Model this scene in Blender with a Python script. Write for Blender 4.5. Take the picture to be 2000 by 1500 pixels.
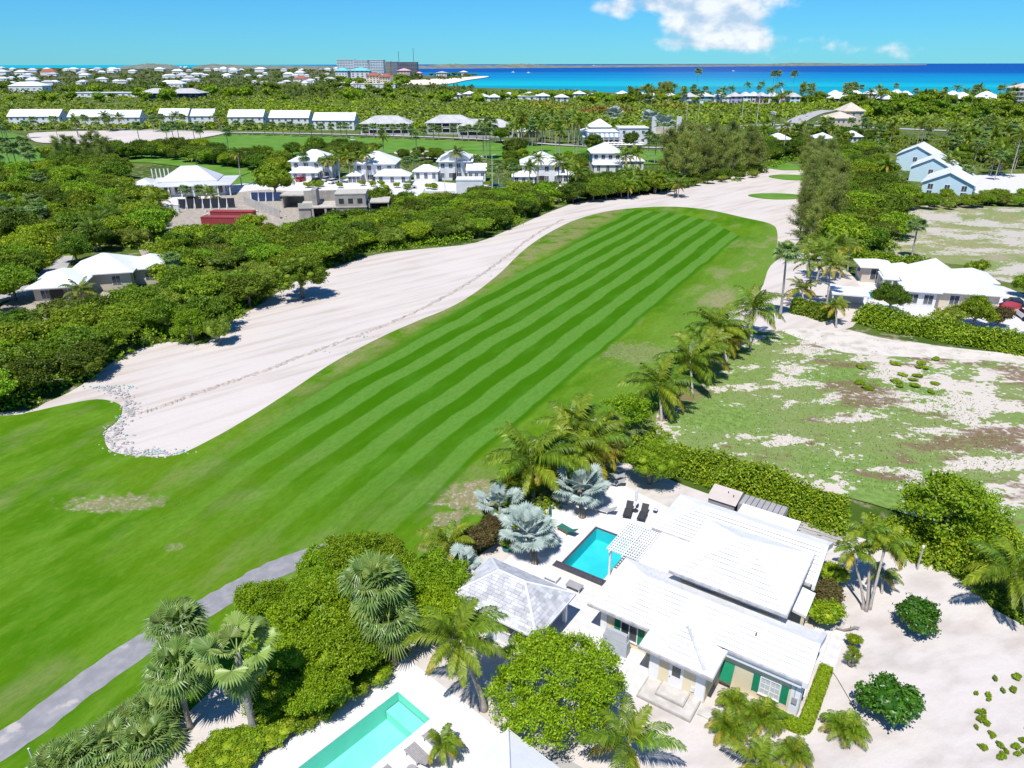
import bpy, bmesh, math, random
import numpy as np
from mathutils import Vector, Matrix
for o in list(bpy.data.objects): bpy.data.objects.remove(o)
SC = bpy.context.scene
COL = SC.collection
R_ = math.radians
# ---------------------------------------------------------------- camera
H = 36.0; FPX = 1389.0; PITCH = R_(24.23); ROLL = R_(0.1)
cd = bpy.data.cameras.new('camera'); cam = bpy.data.objects.new('camera', cd); COL.objects.link(cam)
cd.sensor_fit = 'HORIZONTAL'; cd.sensor_width = 36.0; cd.lens = 36.0*FPX/2000.0
cd.clip_start = 0.5; cd.clip_end = 120000.0
cam.matrix_world = Matrix.Translation((0,0,H)) @ Matrix.Rotation(R_(90)-PITCH,4,'X') @ Matrix.Rotation(-ROLL,4,'Z')
SC.camera = cam
# ---------------------------------------------------------------- light
SUN_DIR = Vector((0.193, 0.473, -1.0)).normalized()         # the way the light travels
sl = bpy.data.lights.new('sun','SUN'); sl.energy = 4.9; sl.angle = R_(0.53); sl.color = (1.0,0.965,0.91)
so = bpy.data.objects.new('sun', sl); COL.objects.link(so)
so.rotation_euler = SUN_DIR.to_track_quat('-Z','Y').to_euler(); so.location = (-20,-5,60)
W = bpy.data.worlds.new('World'); SC.world = W; W.use_nodes = True
def world_nodes():
    nt = W.node_tree; N = nt.nodes; Lk = nt.links; N.clear()
    out = N.new('ShaderNodeOutputWorld'); bg = N.new('ShaderNodeBackground'); bg.inputs[1].default_value = 0.078
    sky = N.new('ShaderNodeTexSky'); sky.sky_type = 'NISHITA'; sky.sun_disc = False
    sky.sun_elevation = math.asin(-SUN_DIR.z); sky.sun_rotation = math.atan2(-SUN_DIR.x, -SUN_DIR.y)
    sky.altitude = 0; sky.air_density = 1.0; sky.dust_density = 0.0; sky.ozone_density = 1.5
    tint = N.new('ShaderNodeMix'); tint.data_type = 'RGBA'; tint.blend_type = 'MULTIPLY'; tint.inputs[0].default_value = 1.0
    tint.inputs[7].default_value = SKY_TINT
    Lk.new(sky.outputs[0], tint.inputs[6])
    def m(op, a, b=None, c=None):
        n = N.new('ShaderNodeMath'); n.operation = op
        for i, v in enumerate((a,b,c)):
            if v is None: continue
            if isinstance(v,(int,float)): n.inputs[i].default_value = v
            else: Lk.new(v, n.inputs[i])
        return n.outputs[0]
    tc = N.new('ShaderNodeTexCoord'); sp = N.new('ShaderNodeSeparateXYZ'); Lk.new(tc.outputs['Generated'], sp.inputs[0])
    y = m('MAXIMUM', sp.outputs[1], 0.05); a = m('DIVIDE', sp.outputs[0], y); b = m('DIVIDE', sp.outputs[2], y)
    cb = N.new('ShaderNodeCombineXYZ'); Lk.new(a, cb.inputs[0]); Lk.new(m('MULTIPLY', b, 1.5), cb.inputs[1])
    nz = N.new('ShaderNodeTexNoise'); nz.inputs['Scale'].default_value = 17; nz.inputs['Detail'].default_value = 8; nz.inputs['Roughness'].default_value = 0.52
    Lk.new(cb.outputs[0], nz.inputs['Vector'])
    nb = N.new('ShaderNodeTexNoise'); nb.inputs['Scale'].default_value = 34; nb.inputs['Detail'].default_value = 6
    Lk.new(cb.outputs[0], nb.inputs['Vector'])
    best = None
    for ax, bx, rx, ry, k in CLOUDS:
        u = m('DIVIDE', m('SUBTRACT', a, ax), rx); v = m('DIVIDE', m('SUBTRACT', b, bx), ry)
        e = m('MULTIPLY', m('SUBTRACT', 1.0, m('SQRT', m('ADD', m('MULTIPLY',u,u), m('MULTIPLY',v,v)))), k)
        best = e if best is None else m('MAXIMUM', best, e)
    best = m('MAXIMUM', best, -0.6)
    val = m('ADD', best, m('MULTIPLY', m('SUBTRACT', nz.outputs[0], 0.5), 1.9))
    mr = N.new('ShaderNodeMapRange'); mr.interpolation_type = 'SMOOTHSTEP'
    mr.inputs[1].default_value = 0.0; mr.inputs[2].default_value = 0.6; Lk.new(val, mr.inputs[0])
    cr = N.new('ShaderNodeValToRGB'); cr.color_ramp.elements[0].position = 0.36; cr.color_ramp.elements[0].color = (5.6,7.4,9.6,1)
    cr.color_ramp.elements[1].position = 0.62; cr.color_ramp.elements[1].color = (11.0,11.3,11.6,1); Lk.new(nb.outputs[0], cr.inputs[0])
    mx = N.new('ShaderNodeMix'); mx.data_type = 'RGBA'
    Lk.new(m('MULTIPLY', mr.outputs[0], 0.92), mx.inputs[0]); Lk.new(tint.outputs[2], mx.inputs[6]); Lk.new(cr.outputs[0], mx.inputs[7])
    Lk.new(mx.outputs[2], bg.inputs[0]); Lk.new(bg.outputs[0], out.inputs[0])
def sky_uv(px, py):
    u = (px-1000)/FPX; v = (750-py)/FPX
    Y = math.cos(PITCH)+v*math.sin(PITCH); return u/Y, (-math.sin(PITCH)+v*math.cos(PITCH))/Y
SKY_TINT = (0.25,0.84,1.46,1)
CLOUDS = []
for cx, cy, rx, ry, k in ((1395,28,95,52,1.5),(1290,8,110,22,0.75),(1430,-60,170,70,1.2),(1450,62,50,34,1.1),(1420,84,120,17,0.9),(1350,-20,60,40,1.0),(1640,96,170,8,0.15)):
    a, b = sky_uv(cx, cy); CLOUDS.append((a, b, rx/FPX*1.12, ry/FPX*1.12, k))
world_nodes()
VS = SC.view_settings; VS.view_transform = 'Standard'; VS.look = 'None'; VS.exposure = 0.2; VS.gamma = 1.0; VS.use_curve_mapping = False
SC.render.engine = 'CYCLES'
SC.cycles.max_bounces = 6; SC.cycles.diffuse_bounces = 3; SC.cycles.glossy_bounces = 2; SC.cycles.transmission_bounces = 3; SC.cycles.transparent_max_bounces = 4

# ---------------------------------------------------------------- helpers
def P(px, py, z=0.0):                  # photograph measurement -> point of the horizontal plane at height z
    u = (px-1000)/FPX; v = (750-py)/FPX; c, s = math.cos(ROLL), math.sin(ROLL); u, v = u*c+v*s, -u*s+v*c
    d = (u, math.cos(PITCH)+v*math.sin(PITCH), -math.sin(PITCH)+v*math.cos(PITCH)); t = (z-H)/d[2]
    return Vector((d[0]*t, d[1]*t, z))
def lin(r, g, b):
    f = lambda c: (c/255/12.92 if c <= 10 else ((c/255+0.055)/1.055)**2.4)
    return (f(r), f(g), f(b), 1)
def c4(c): return tuple(c)+(1,) if len(c) == 3 else tuple(c)
MT = {}
def nodes_of(name):
    m = bpy.data.materials.new(name); m.use_nodes = True; nt = m.node_tree
    return m, nt.nodes, nt.links, nt.nodes['Principled BSDF']
def mat(name, c1, c2=None, rough=0.8, scale=3.0, bump=0.0, bscale=None, spec=0.3, metal=0.0, rand=0.0, detail=5, lo=0.35, hi=0.65, stretch=None):
    m, N, L, b = nodes_of(name); c1 = c4(c1); c2 = c4(c2) if c2 else tuple(x*0.8 for x in c1[:3])+(1,)
    b.inputs['Roughness'].default_value = rough; b.inputs['Specular IOR Level'].default_value = spec; b.inputs['Metallic'].default_value = metal
    tc = N.new('ShaderNodeTexCoord'); vec = tc.outputs['Object']
    if stretch:
        mp = N.new('ShaderNodeMapping'); mp.inputs['Scale'].default_value = stretch; L.new(vec, mp.inputs[0]); vec = mp.outputs[0]
    nz = N.new('ShaderNodeTexNoise'); nz.inputs['Scale'].default_value = scale; nz.inputs['Detail'].default_value = detail; L.new(vec, nz.inputs['Vector'])
    cr = N.new('ShaderNodeValToRGB'); cr.color_ramp.elements[0].position = lo; cr.color_ramp.elements[1].position = hi
    cr.color_ramp.elements[0].color = c1; cr.color_ramp.elements[1].color = c2; L.new(nz.outputs[0], cr.inputs[0]); out = cr.outputs[0]
    if rand:
        oi = N.new('ShaderNodeObjectInfo'); hs = N.new('ShaderNodeHueSaturation'); mr = N.new('ShaderNodeMapRange')
        mr.inputs[3].default_value = 1-rand; mr.inputs[4].default_value = 1+rand*0.3; L.new(oi.outputs['Random'], mr.inputs[0]); L.new(mr.outputs[0], hs.inputs['Value']); L.new(out, hs.inputs['Color']); out = hs.outputs[0]
    L.new(out, b.inputs['Base Color'])
    if bump:
        n2 = N.new('ShaderNodeTexNoise'); n2.inputs['Scale'].default_value = bscale or scale*4; n2.inputs['Detail'].default_value = 4; L.new(vec, n2.inputs['Vector'])
        bp = N.new('ShaderNodeBump'); bp.inputs['Strength'].default_value = bump; bp.inputs['Distance'].default_value = 0.1; L.new(n2.outputs[0], bp.inputs['Height']); L.new(bp.outputs[0], b.inputs['Normal'])
    MT[name] = m; return m
def leafmat(name, cols, rough=0.55, trans=0.28, spread=0.35, spec=0.35):
    m, N, L, b = nodes_of(name)
    ge = N.new('ShaderNodeNewGeometry'); cr = N.new('ShaderNodeValToRGB'); cr.color_ramp.interpolation = 'LINEAR'
    for i, c in enumerate(cols):
        e = cr.color_ramp.elements[i] if i < 2 else cr.color_ramp.elements.new(0.5)
        e.position = i/(len(cols)-1); e.color = c4(c)
    els = sorted(range(len(cols)), key=lambda i: i)
    L.new(ge.outputs['Random Per Island'], cr.inputs[0])
    oi = N.new('ShaderNodeObjectInfo'); mr = N.new('ShaderNodeMapRange'); mr.inputs[3].default_value = 1-spread; mr.inputs[4].default_value = 1+spread
    L.new(oi.outputs['Random'], mr.inputs[0]); hs = N.new('ShaderNodeHueSaturation'); L.new(mr.outputs[0], hs.inputs['Value'])
    m2 = N.new('ShaderNodeMath'); m2.operation = 'MULTIPLY'; m2.inputs[1].default_value = 7.31; L.new(oi.outputs['Random'], m2.inputs[0])
    m3 = N.new('ShaderNodeMath'); m3.operation = 'FRACT'; L.new(m2.outputs[0], m3.inputs[0])
    m4 = N.new('ShaderNodeMapRange'); m4.inputs[3].default_value = 0.5-0.055*spread; m4.inputs[4].default_value = 0.5+0.05*spread; L.new(m3.outputs[0], m4.inputs[0]); L.new(m4.outputs[0], hs.inputs['Hue'])
    L.new(cr.outputs[0], hs.inputs['Color']); L.new(hs.outputs[0], b.inputs['Base Color'])
    b.inputs['Roughness'].default_value = rough; b.inputs['Specular IOR Level'].default_value = spec
    tr = N.new('ShaderNodeBsdfTranslucent'); L.new(hs.outputs[0], tr.inputs[0]); mx = N.new('ShaderNodeMixShader'); mx.inputs[0].default_value = trans
    L.new(b.outputs[0], mx.inputs[1]); L.new(tr.outputs[0], mx.inputs[2]); L.new(mx.outputs[0], N['Material Output'].inputs[0])
    MT[name] = m; return m

def mesh_from(name, V, F, mats=(), smooth=False, mi=None):
    me = bpy.data.meshes.new(name); me.from_pydata([tuple(v) for v in V], [], F)
    for m in ([mats] if isinstance(mats, (str, bpy.types.Material)) else mats): me.materials.append(MT[m] if isinstance(m, str) else m)
    if mi is not None: me.polygons.foreach_set('material_index', mi)
    if smooth: me.polygons.foreach_set('use_smooth', [True]*len(me.polygons))
    me.update(); return me
def mesh_np(name, V, Q, m, smooth=False):        # V (n,3) array, Q (k,c) array of corners
    me = bpy.data.meshes.new(name); V = np.asarray(V, dtype=np.float32); Q = np.asarray(Q, dtype=np.int32); k, c = Q.shape
    me.vertices.add(len(V)); me.vertices.foreach_set('co', V.ravel()); me.loops.add(k*c); me.loops.foreach_set('vertex_index', Q.ravel())
    me.polygons.add(k); me.polygons.foreach_set('loop_start', np.arange(0, k*c, c, dtype=np.int32)); me.polygons.foreach_set('loop_total', np.full(k, c, dtype=np.int32))
    if smooth: me.polygons.foreach_set('use_smooth', np.ones(k, dtype=bool))
    me.materials.append(MT[m]); me.update(calc_edges=True); me.validate(); return me
def link(name, me, parent=None, loc=None, rot=None, scale=None):
    o = bpy.data.objects.new(name, me); COL.objects.link(o)
    if parent: o.parent = parent
    if loc is not None: o.location = loc
    if rot is not None: o.rotation_euler = rot if hasattr(rot, '__len__') else (0,0,rot)
    if scale is not None: o.scale = scale if hasattr(scale, '__len__') else (scale,)*3
    return o
def tag(o, label=None, cat=None, group=None, kind=None):
    if label: o['label'] = label
    if cat: o['category'] = cat
    if group: o['group'] = group
    if kind: o['kind'] = kind
    return o
def thing(name, label, cat, loc=(0,0,0), rotz=0, group=None, scale=None):
    return tag(link(name, None, None, loc, rotz, scale), label, cat, group)
def struct(name, me, loc=None): return tag(link(name, me, None, loc), kind='structure')
class MB:
    def __init__(s): s.V = []; s.F = []; s.I = []; s.m = 0
    def add(s, vs, fs):
        b = len(s.V); s.V += [tuple(v) for v in vs]; s.F += [tuple(b+i for i in f) for f in fs]; s.I += [s.m]*len(fs); return s
    def box(s, x0, x1, y0, y1, z0, z1):
        return s.add([(x0,y0,z0),(x1,y0,z0),(x1,y1,z0),(x0,y1,z0),(x0,y0,z1),(x1,y0,z1),(x1,y1,z1),(x0,y1,z1)],
                     [(0,3,2,1),(4,5,6,7),(0,1,5,4),(1,2,6,5),(2,3,7,6),(3,0,4,7)])
    def prism(s, pts, z0, z1):
        n = len(pts); a = sum(pts[i][0]*pts[(i+1)%n][1]-pts[(i+1)%n][0]*pts[i][1] for i in range(n))
        if a < 0: pts = pts[::-1]
        return s.add([(x,y,z0) for x, y in pts]+[(x,y,z1) for x, y in pts], [tuple(range(n-1,-1,-1)), tuple(range(n,2*n))]+[(i,(i+1)%n,n+(i+1)%n,n+i) for i in range(n)])
    def tube(s, pts, rad, n=6, cap=True):
        pts = [Vector(p) for p in pts]; rad = rad if hasattr(rad,'__len__') else [rad]*len(pts); vs = []; fs = []
        for i, p in enumerate(pts):
            t = (pts[min(i+1,len(pts)-1)]-pts[max(i-1,0)]).normalized(); u = t.orthogonal().normalized() if abs(t.z) < 0.95 else Vector((1,0,0)); v = t.cross(u).normalized(); u = v.cross(t)
            for k in range(n):
                a = 2*math.pi*k/n; vs.append(p+(u*math.cos(a)+v*math.sin(a))*rad[i])
        for i in range(len(pts)-1):
            for k in range(n): fs.append((i*n+k, i*n+(k+1)%n, (i+1)*n+(k+1)%n, (i+1)*n+k))
        if cap: fs.append(tuple(range(n-1,-1,-1))); fs.append(tuple(range((len(pts)-1)*n, len(pts)*n)))
        return s.add(vs, fs)
    def bar(s, p, q, w, h):                     # a rectangular bar from p to q
        p, q = Vector(p), Vector(q); t = (q-p).normalized(); u = t.cross(Vector((0,0,1)));
        u = u.normalized() if u.length > 1e-4 else Vector((1,0,0)); v = u.cross(t); vs = []
        for c in (p, q):
            for a, b in ((-1,-1),(1,-1),(1,1),(-1,1)): vs.append(c+u*a*w/2+v*b*h/2)
        return s.add(vs, [(0,1,2,3),(7,6,5,4),(0,4,5,1),(1,5,6,2),(2,6,7,3),(3,7,4,0)])
    def lathe(s, prof, n=12, c=(0,0,0)):
        vs = []; fs = []
        for r, z in prof:
            for k in range(n): a = 2*math.pi*k/n; vs.append((c[0]+r*math.cos(a), c[1]+r*math.sin(a), c[2]+z))
        for i in range(len(prof)-1):
            for k in range(n): fs.append((i*n+k, i*n+(k+1)%n, (i+1)*n+(k+1)%n, (i+1)*n+k))
        fs.append(tuple(range(n-1,-1,-1))); fs.append(tuple(range((len(prof)-1)*n, len(prof)*n))); return s.add(vs, fs)
    def mesh(s, name, mats, smooth=False): return mesh_from(name, s.V, s.F, mats, smooth, s.I)
    def build(s, name, mats, parent=None, loc=None, rot=None, scale=None, smooth=False): return link(name, s.mesh(name, mats, smooth), parent, loc, rot, scale)
def spline(pts, k=6, closed=False):             # Catmull-Rom through 2-D points
    out = []; n = len(pts)
    for i in range(n if closed else n-1):
        g = (lambda j: pts[j % n]) if closed else (lambda j: pts[min(max(j,0),n-1)])
        a, b, c, d = [Vector(g(i+j)) for j in (-1,0,1,2)]
        for q in range(k):
            t = q/k; out.append(0.5*((2*b)+(c-a)*t+(2*a-5*b+4*c-d)*t*t+(3*b-a-3*c+d)*t**3))
    if not closed: out.append(Vector(pts[-1]))
    return out
def ground_poly(pix, z=0.0): return [P(x,y,z).xy for x, y in pix]
def sheet(name, pts, z, m, depth=0.0, holes=()):  # flat sheet, with a rim going down when depth is given, pools cut out
    from mathutils.geometry import tessellate_polygon
    mb = MB(); loops = [[Vector((p[0],p[1],0)) for p in L] for L in [pts]+list(holes)]; flat = [p for L in loops for p in L]
    fs = []
    for a, b, c in tessellate_polygon(loops):
        A, B, C_ = flat[a], flat[b], flat[c]; fs.append((a,b,c) if (B-A).cross(C_-A).z > 0 else (a,c,b))
    mb.add([(p.x,p.y,z) for p in flat], fs)
    if depth:
        n = len(pts); pts = [tuple(p) for p in pts]
        if sum(pts[i][0]*pts[(i+1)%n][1]-pts[(i+1)%n][0]*pts[i][1] for i in range(n)) < 0: pts = pts[::-1]
        mb.add([(x,y,z) for x, y in pts]+[(x,y,z-depth) for x, y in pts], [(n+i, n+(i+1)%n, (i+1)%n, i) for i in range(n)])
    return struct(name, mb.mesh(name, m))
def inside(p, poly):
    x, y = p[0], p[1]; r = False; j = len(poly)-1
    for i in range(len(poly)):
        xi, yi = poly[i]; xj, yj = poly[j]
        if (yi > y) != (yj > y) and x < (xj-xi)*(y-yi)/(yj-yi)+xi: r = not r
        j = i
    return r
def scatter(poly, dmin, rng, n=4000, avoid=()):
    xs = [p[0] for p in poly]; ys = [p[1] for p in poly]; out = []
    for _ in range(n):
        p = (rng.uniform(min(xs),max(xs)), rng.uniform(min(ys),max(ys)))
        if inside(p, poly) and not any(inside(p, a) for a in avoid) and all((p[0]-q[0])**2+(p[1]-q[1])**2 > dmin*dmin for q in out): out.append(p)
    return out
# ---------------------------------------------------------------- the setting: ground, sea, turf, sand, paths
class NT:                                          # tiny node-graph helper
    def __init__(s, name):
        s.m, s.N, s.L, s.b = nodes_of(name); MT[name] = s.m; s.b.inputs['Roughness'].default_value = 0.85; s.b.inputs['Specular IOR Level'].default_value = 0.03
        s.pos = s.N.new('ShaderNodeNewGeometry').outputs['Position']; sp = s.N.new('ShaderNodeSeparateXYZ'); s.L.new(s.pos, sp.inputs[0]); s.x, s.y, s.z = sp.outputs[:3]
    def set(s, sock, v):
        if isinstance(v, (int,float,tuple)): sock.default_value = v
        else: s.L.new(v, sock)
    def mth(s, op, a, b=None):
        n = s.N.new('ShaderNodeMath'); n.operation = op; s.set(n.inputs[0], a)
        if b is not None: s.set(n.inputs[1], b)
        return n.outputs[0]
    def ss(s, v, a, b):                            # smoothstep
        n = s.N.new('ShaderNodeMapRange'); n.interpolation_type = 'SMOOTHSTEP'; s.set(n.inputs[0], v); s.set(n.inputs[1], a); s.set(n.inputs[2], b); return n.outputs[0]
    def noise(s, scale, detail=4, stretch=None, rot=0, rough=0.55, dist=0):
        v = s.pos
        if stretch or rot:
            mp = s.N.new('ShaderNodeMapping'); mp.vector_type = 'TEXTURE'; mp.inputs['Rotation'].default_value = (0,0,rot); mp.inputs['Scale'].default_value = stretch or (1,1,1); s.L.new(v, mp.inputs[0]); v = mp.outputs[0]
        n = s.N.new('ShaderNodeTexNoise'); n.inputs['Scale'].default_value = scale; n.inputs['Detail'].default_value = detail; n.inputs['Roughness'].default_value = rough; n.inputs['Distortion'].default_value = dist; s.L.new(v, n.inputs['Vector']); return n.outputs[0]
    def mix(s, f, a, b, mode='MIX'):
        n = s.N.new('ShaderNodeMix'); n.data_type = 'RGBA'; n.blend_type = mode; s.set(n.inputs[0], f); s.set(n.inputs[6], a); s.set(n.inputs[7], b); return n.outputs[2]
    def bump(s, h, strength=0.3, dist=0.05):
        n = s.N.new('ShaderNodeBump'); n.inputs['Strength'].default_value = strength; n.inputs['Distance'].default_value = dist; s.L.new(h, n.inputs['Height']); s.L.new(n.outputs[0], s.b.inputs['Normal'])
    def done(s, col): s.set(s.b.inputs['Base Color'], col); return s.m
HO = P(1151,1179,2.9); HA = R_(-34); ca, sa = math.cos(HA), math.sin(HA)          # frame of the main house
def hw(x, y, z=0.0): return Vector((HO.x+x*ca-y*sa, HO.y+x*sa+y*ca, z))
DO = P(790,1285); DA = R_(-42.3); da, db = math.cos(DA), math.sin(DA)              # frame of the second pool deck
def dw(x, y, z=0.0): return Vector((DO.x+x*da-y*db, DO.y+x*db+y*da, z))
GZ = 0.13
POOL1 = [hw(x,y).xy for x, y in ((-5.25,5.75),(-1.75,5.75),(-1.75,11.3),(-5.25,11.3))]
POOL2 = [dw(x,y).xy for x, y in ((1.95,-13.0),(4.98,-13.0),(4.98,-2.15),(1.95,-2.15))]
RPC = P(1700,576); POOL3 = [RPC.xy+Vector(p) for p in ((-2.8,-1.6),(2.8,-2.2),(3.0,1.4),(-2.4,1.9))]
def mat_turf():
    t = NT('turf')
    c = t.mth('ADD', t.mth('MULTIPLY', t.x, -0.875), t.mth('MULTIPLY', t.y, 0.485)); a = t.mth('ADD', t.mth('MULTIPLY', t.x, 0.485), t.mth('MULTIPLY', t.y, 0.875))
    lowa = t.mth('MAXIMUM', t.mth('SUBTRACT', 62.0, a), 0.0); c = t.mth('ADD', c, t.mth('MULTIPLY', t.mth('MULTIPLY', lowa, lowa), 0.0022))
    c = t.mth('ADD', c, t.mth('MULTIPLY', t.mth('SUBTRACT', t.noise(0.09,2), 0.5), 1.6))
    st = t.mth('SINE', t.mth('MULTIPLY', t.mth('SUBTRACT', c, 33.75), 2*math.pi/4.42)); stripe = t.ss(st, -0.28, 0.28)
    q = t.mth('SUBTRACT', 58.0, c); top = t.mth('SUBTRACT', 186.5, t.mth('MULTIPLY', t.mth('MULTIPLY', q, q), 0.032))
    m_top = t.ss(t.mth('SUBTRACT', top, a), -0.4, 0.5); m_r = t.ss(c, 32.6, 33.4); m_l = t.ss(t.mth('SUBTRACT', t.mth('ADD', 54.5, t.mth('MULTIPLY', a, 0.062)), c), -2.0, 1.5); m_b = t.ss(a, 20.0, 62.0)
    mask = t.mth('MULTIPLY', t.mth('MULTIPLY', m_top, m_r), t.mth('MULTIPLY', m_l, m_b))
    big = t.noise(0.055,4); mid = t.noise(0.35,5,(3.0,1,1),R_(61)); fine = t.noise(3.2,5,(2.2,1,1),R_(61),0.7)
    rough = t.mix(t.ss(big,0.36,0.64), (0.054,0.158,0.002,1), (0.104,0.195,0.007,1))
    rough = t.mix(t.ss(mid,0.40,0.75), rough, (0.125,0.245,0.020,1))
    # right-hand rough is paler and drier
    dry = t.mth('MULTIPLY', t.ss(t.mth('SUBTRACT', 33.5, c), 0.0, 8.0), t.ss(a, 50, 85)); rough = t.mix(t.mth('MULTIPLY', dry, 0.7), rough, (0.150,0.245,0.040,1))
    drn = t.mth('MULTIPLY', t.ss(t.noise(0.13,6,(1.8,1,1),R_(61)), 0.51, 0.68), t.mth('ADD', 0.42, t.mth('MULTIPLY', dry, 0.6)))
    rough = t.mix(drn, rough, (0.27,0.25,0.12,1))
    edge = t.mth('MULTIPLY', t.ss(t.mth('SUBTRACT', c, t.mth('ADD', 55.5, t.mth('MULTIPLY', a, 0.062))), -2.0, 1.8), t.mth('MULTIPLY', t.ss(a, 48, 66), t.ss(t.noise(0.22,6), 0.36, 0.56)))
    rough = t.mix(t.mth('MULTIPLY', edge, 0.8), rough, (0.25,0.225,0.10,1))
    pn = t.mth("MULTIPLY", t.mth("SUBTRACT", t.noise(0.9,5), 0.5), 2.2); pc = t.mix(t.ss(t.noise(3.5,4),0.5,0.7), (0.27,0.22,0.13,1), (0.46,0.42,0.33,1))
    for (px, py), rx, ry, s in (((225,985),5.5,1.6,0.8),((935,975),4.6,3.6,1.0),((870,1020),1.6,2.2,0.8),((1240,690),6,5,0.45),((340,1070),1.0,0.6,0.4),((850,1070),1.5,1.3,0.7)):
        g = P(px,py); u = t.mth('DIVIDE', t.mth('SUBTRACT', t.x, g.x), rx); v = t.mth('DIVIDE', t.mth('SUBTRACT', t.y, g.y), ry)
        r = t.mth('SQRT', t.mth('ADD', t.mth('MULTIPLY',u,u), t.mth('MULTIPLY',v,v))); w = t.mth("MULTIPLY", t.ss(t.mth("ADD", t.mth("SUBTRACT", 1.0, r), pn), 0.0, 0.5), s)
        rough = t.mix(w, rough, pc)
    fair = t.mix(stripe, (0.041,0.141,0.001,1), (0.104,0.228,0.032,1)); fair = t.mix(t.mth('MULTIPLY', t.ss(mid,0.45,0.75), 0.3), fair, (0.10,0.26,0.03,1))
    mot = t.noise(0.9,6,(1.6,1,1),R_(61),0.65); rough = t.mix(t.mth('MULTIPLY', t.ss(mot,0.48,0.72),0.55), rough, (0.135,0.235,0.020,1)); rough = t.mix(t.mth('MULTIPLY', t.ss(t.noise(0.25,5),0.56,0.74),0.30), rough, (0.185,0.195,0.045,1)); col = t.mix(mask, rough, fair); col = t.mix(t.mth('MULTIPLY', t.ss(fine,0.35,0.75), 0.42), col, (0.035,0.125,0.001,1))
    t.bump(t.noise(9.0,3), 0.5, 0.04); return t.done(col)
def mat_patchy(name, grass, brown, sand, gx0, gx1, cover, scale=0.16):
    t = NT(name); n1 = t.noise(scale,8,(1.6,1,1),R_(8),0.62); n2 = t.noise(scale*0.8,7,(2.0,1,1),R_(-10),0.6); n3 = t.noise(1.6,6)
    grad = t.ss(t.x, gx0, gx1)
    v = t.mth('ADD', n1, t.mth('MULTIPLY', grad, -0.12)); v = t.mth('ADD', v, t.mth('MULTIPLY', t.mth('SUBTRACT', n3, 0.5), 0.34))
    g = t.mix(t.ss(n3,0.35,0.7), grass, tuple(x*1.45 for x in grass[:3])+(1,)); g = t.mix(t.ss(t.noise(0.07,4),0.4,0.62), g, (0.20,0.25,0.085,1))
    col = t.mix(t.ss(v, cover, cover+0.035), sand, g)
    b = t.mth('MULTIPLY', t.ss(t.mth('ADD', n2, t.mth('MULTIPLY', grad, 0.07)), 0.57, 0.63), t.ss(n3,0.3,0.5)); col = t.mix(t.mth('MULTIPLY', b, 0.9), col, brown)
    col = t.mix(t.mth('MULTIPLY', t.ss(t.noise(6,4),0.5,0.75), 0.3), col, t.mix(0.5, brown, grass)); t.bump(t.noise(4,5), 0.6, 0.12); return t.done(col)
def mat_sand(name, base, dark, streak=R_(40), stretch=(5,1,1), green=0.0):
    t = NT(name); n = t.noise(0.5,7,stretch,streak); f = t.noise(0.05,5); k = t.noise(7,4)
    col = t.mix(t.ss(n,0.42,0.72), base, dark); col = t.mix(t.mth('MULTIPLY', t.ss(f,0.45,0.65),0.45), col, tuple(x*1.08 for x in base[:3])+(1,)); col = t.mix(t.mth('MULTIPLY', t.ss(k,0.5,0.8),0.35), col, dark)
    if green: col = t.mix(t.mth('MULTIPLY', t.ss(t.noise(0.35,6),0.60,0.70),green), col, (0.10,0.17,0.03,1))
    t.bump(t.noise(2.2,6,(2,1,1),streak), 0.5, 0.10); return t.done(col)
def mat_land():
    t = NT('land'); n1 = t.noise(0.035,6); n2 = t.noise(0.004,5); n3 = t.noise(0.5,5)
    col = t.mix(t.ss(n1,0.40,0.62), (0.055,0.10,0.014,1), (0.11,0.15,0.03,1)); col = t.mix(t.ss(n3,0.52,0.70), col, (0.30,0.26,0.18,1))
    far = t.ss(t.y, 900, 2600); col = t.mix(far, col, t.mix(t.ss(n2,0.4,0.6), (0.05,0.085,0.02,1), (0.15,0.14,0.085,1)))
    t.bump(n3,0.5,0.2); return t.done(col)
def mat_sea():
    t = NT('sea'); d = t.mth('LOGARITHM', t.mth('MAXIMUM', t.mth('SQRT', t.mth('ADD', t.mth('MULTIPLY',t.x,t.x), t.mth('MULTIPLY',t.y,t.y))), 10.0), 10.0)
    band = t.noise(0.0016,5,(5.0,1.0,1),R_(-6)); wob = t.mth('MULTIPLY', t.mth('SUBTRACT', band, 0.5), 0.55)
    v = t.mth('ADD', d, wob)
    cr = t.N.new('ShaderNodeValToRGB'); e = cr.color_ramp.elements
    st = ((3.00,(0.02,0.33,0.40,1)),(3.09,(0.0,0.25,0.34,1)),(3.18,(0.004,0.40,0.46,1)),(3.30,(0.0,0.27,0.42,1)),(3.42,(0.0,0.19,0.40,1)),(3.55,(0.0,0.135,0.36,1)),(3.66,(0.0,0.060,0.29,1)),(4.3,(0.0,0.050,0.27,1)))
    mr = t.N.new('ShaderNodeMapRange'); t.L.new(v, mr.inputs[0]); mr.inputs[1].default_value = 2.9; mr.inputs[2].default_value = 4.5; t.L.new(mr.outputs[0], cr.inputs[0])
    for i, (p, c) in enumerate(st):
        q = e[i] if i < 2 else e.new((p-2.9)/1.6)
        q.position = (p-2.9)/1.6; q.color = c
    left = t.ss(t.mth('DIVIDE', t.x, t.y), -0.35, -0.15); col = t.mix(left, (0.0,0.36,0.46,1), cr.outputs[0])
    t.b.inputs['Roughness'].default_value = 0.4; t.b.inputs['Specular IOR Level'].default_value = 0.06; t.bump(t.noise(0.4,4), 0.3, 0.4); return t.done(col)
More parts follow.
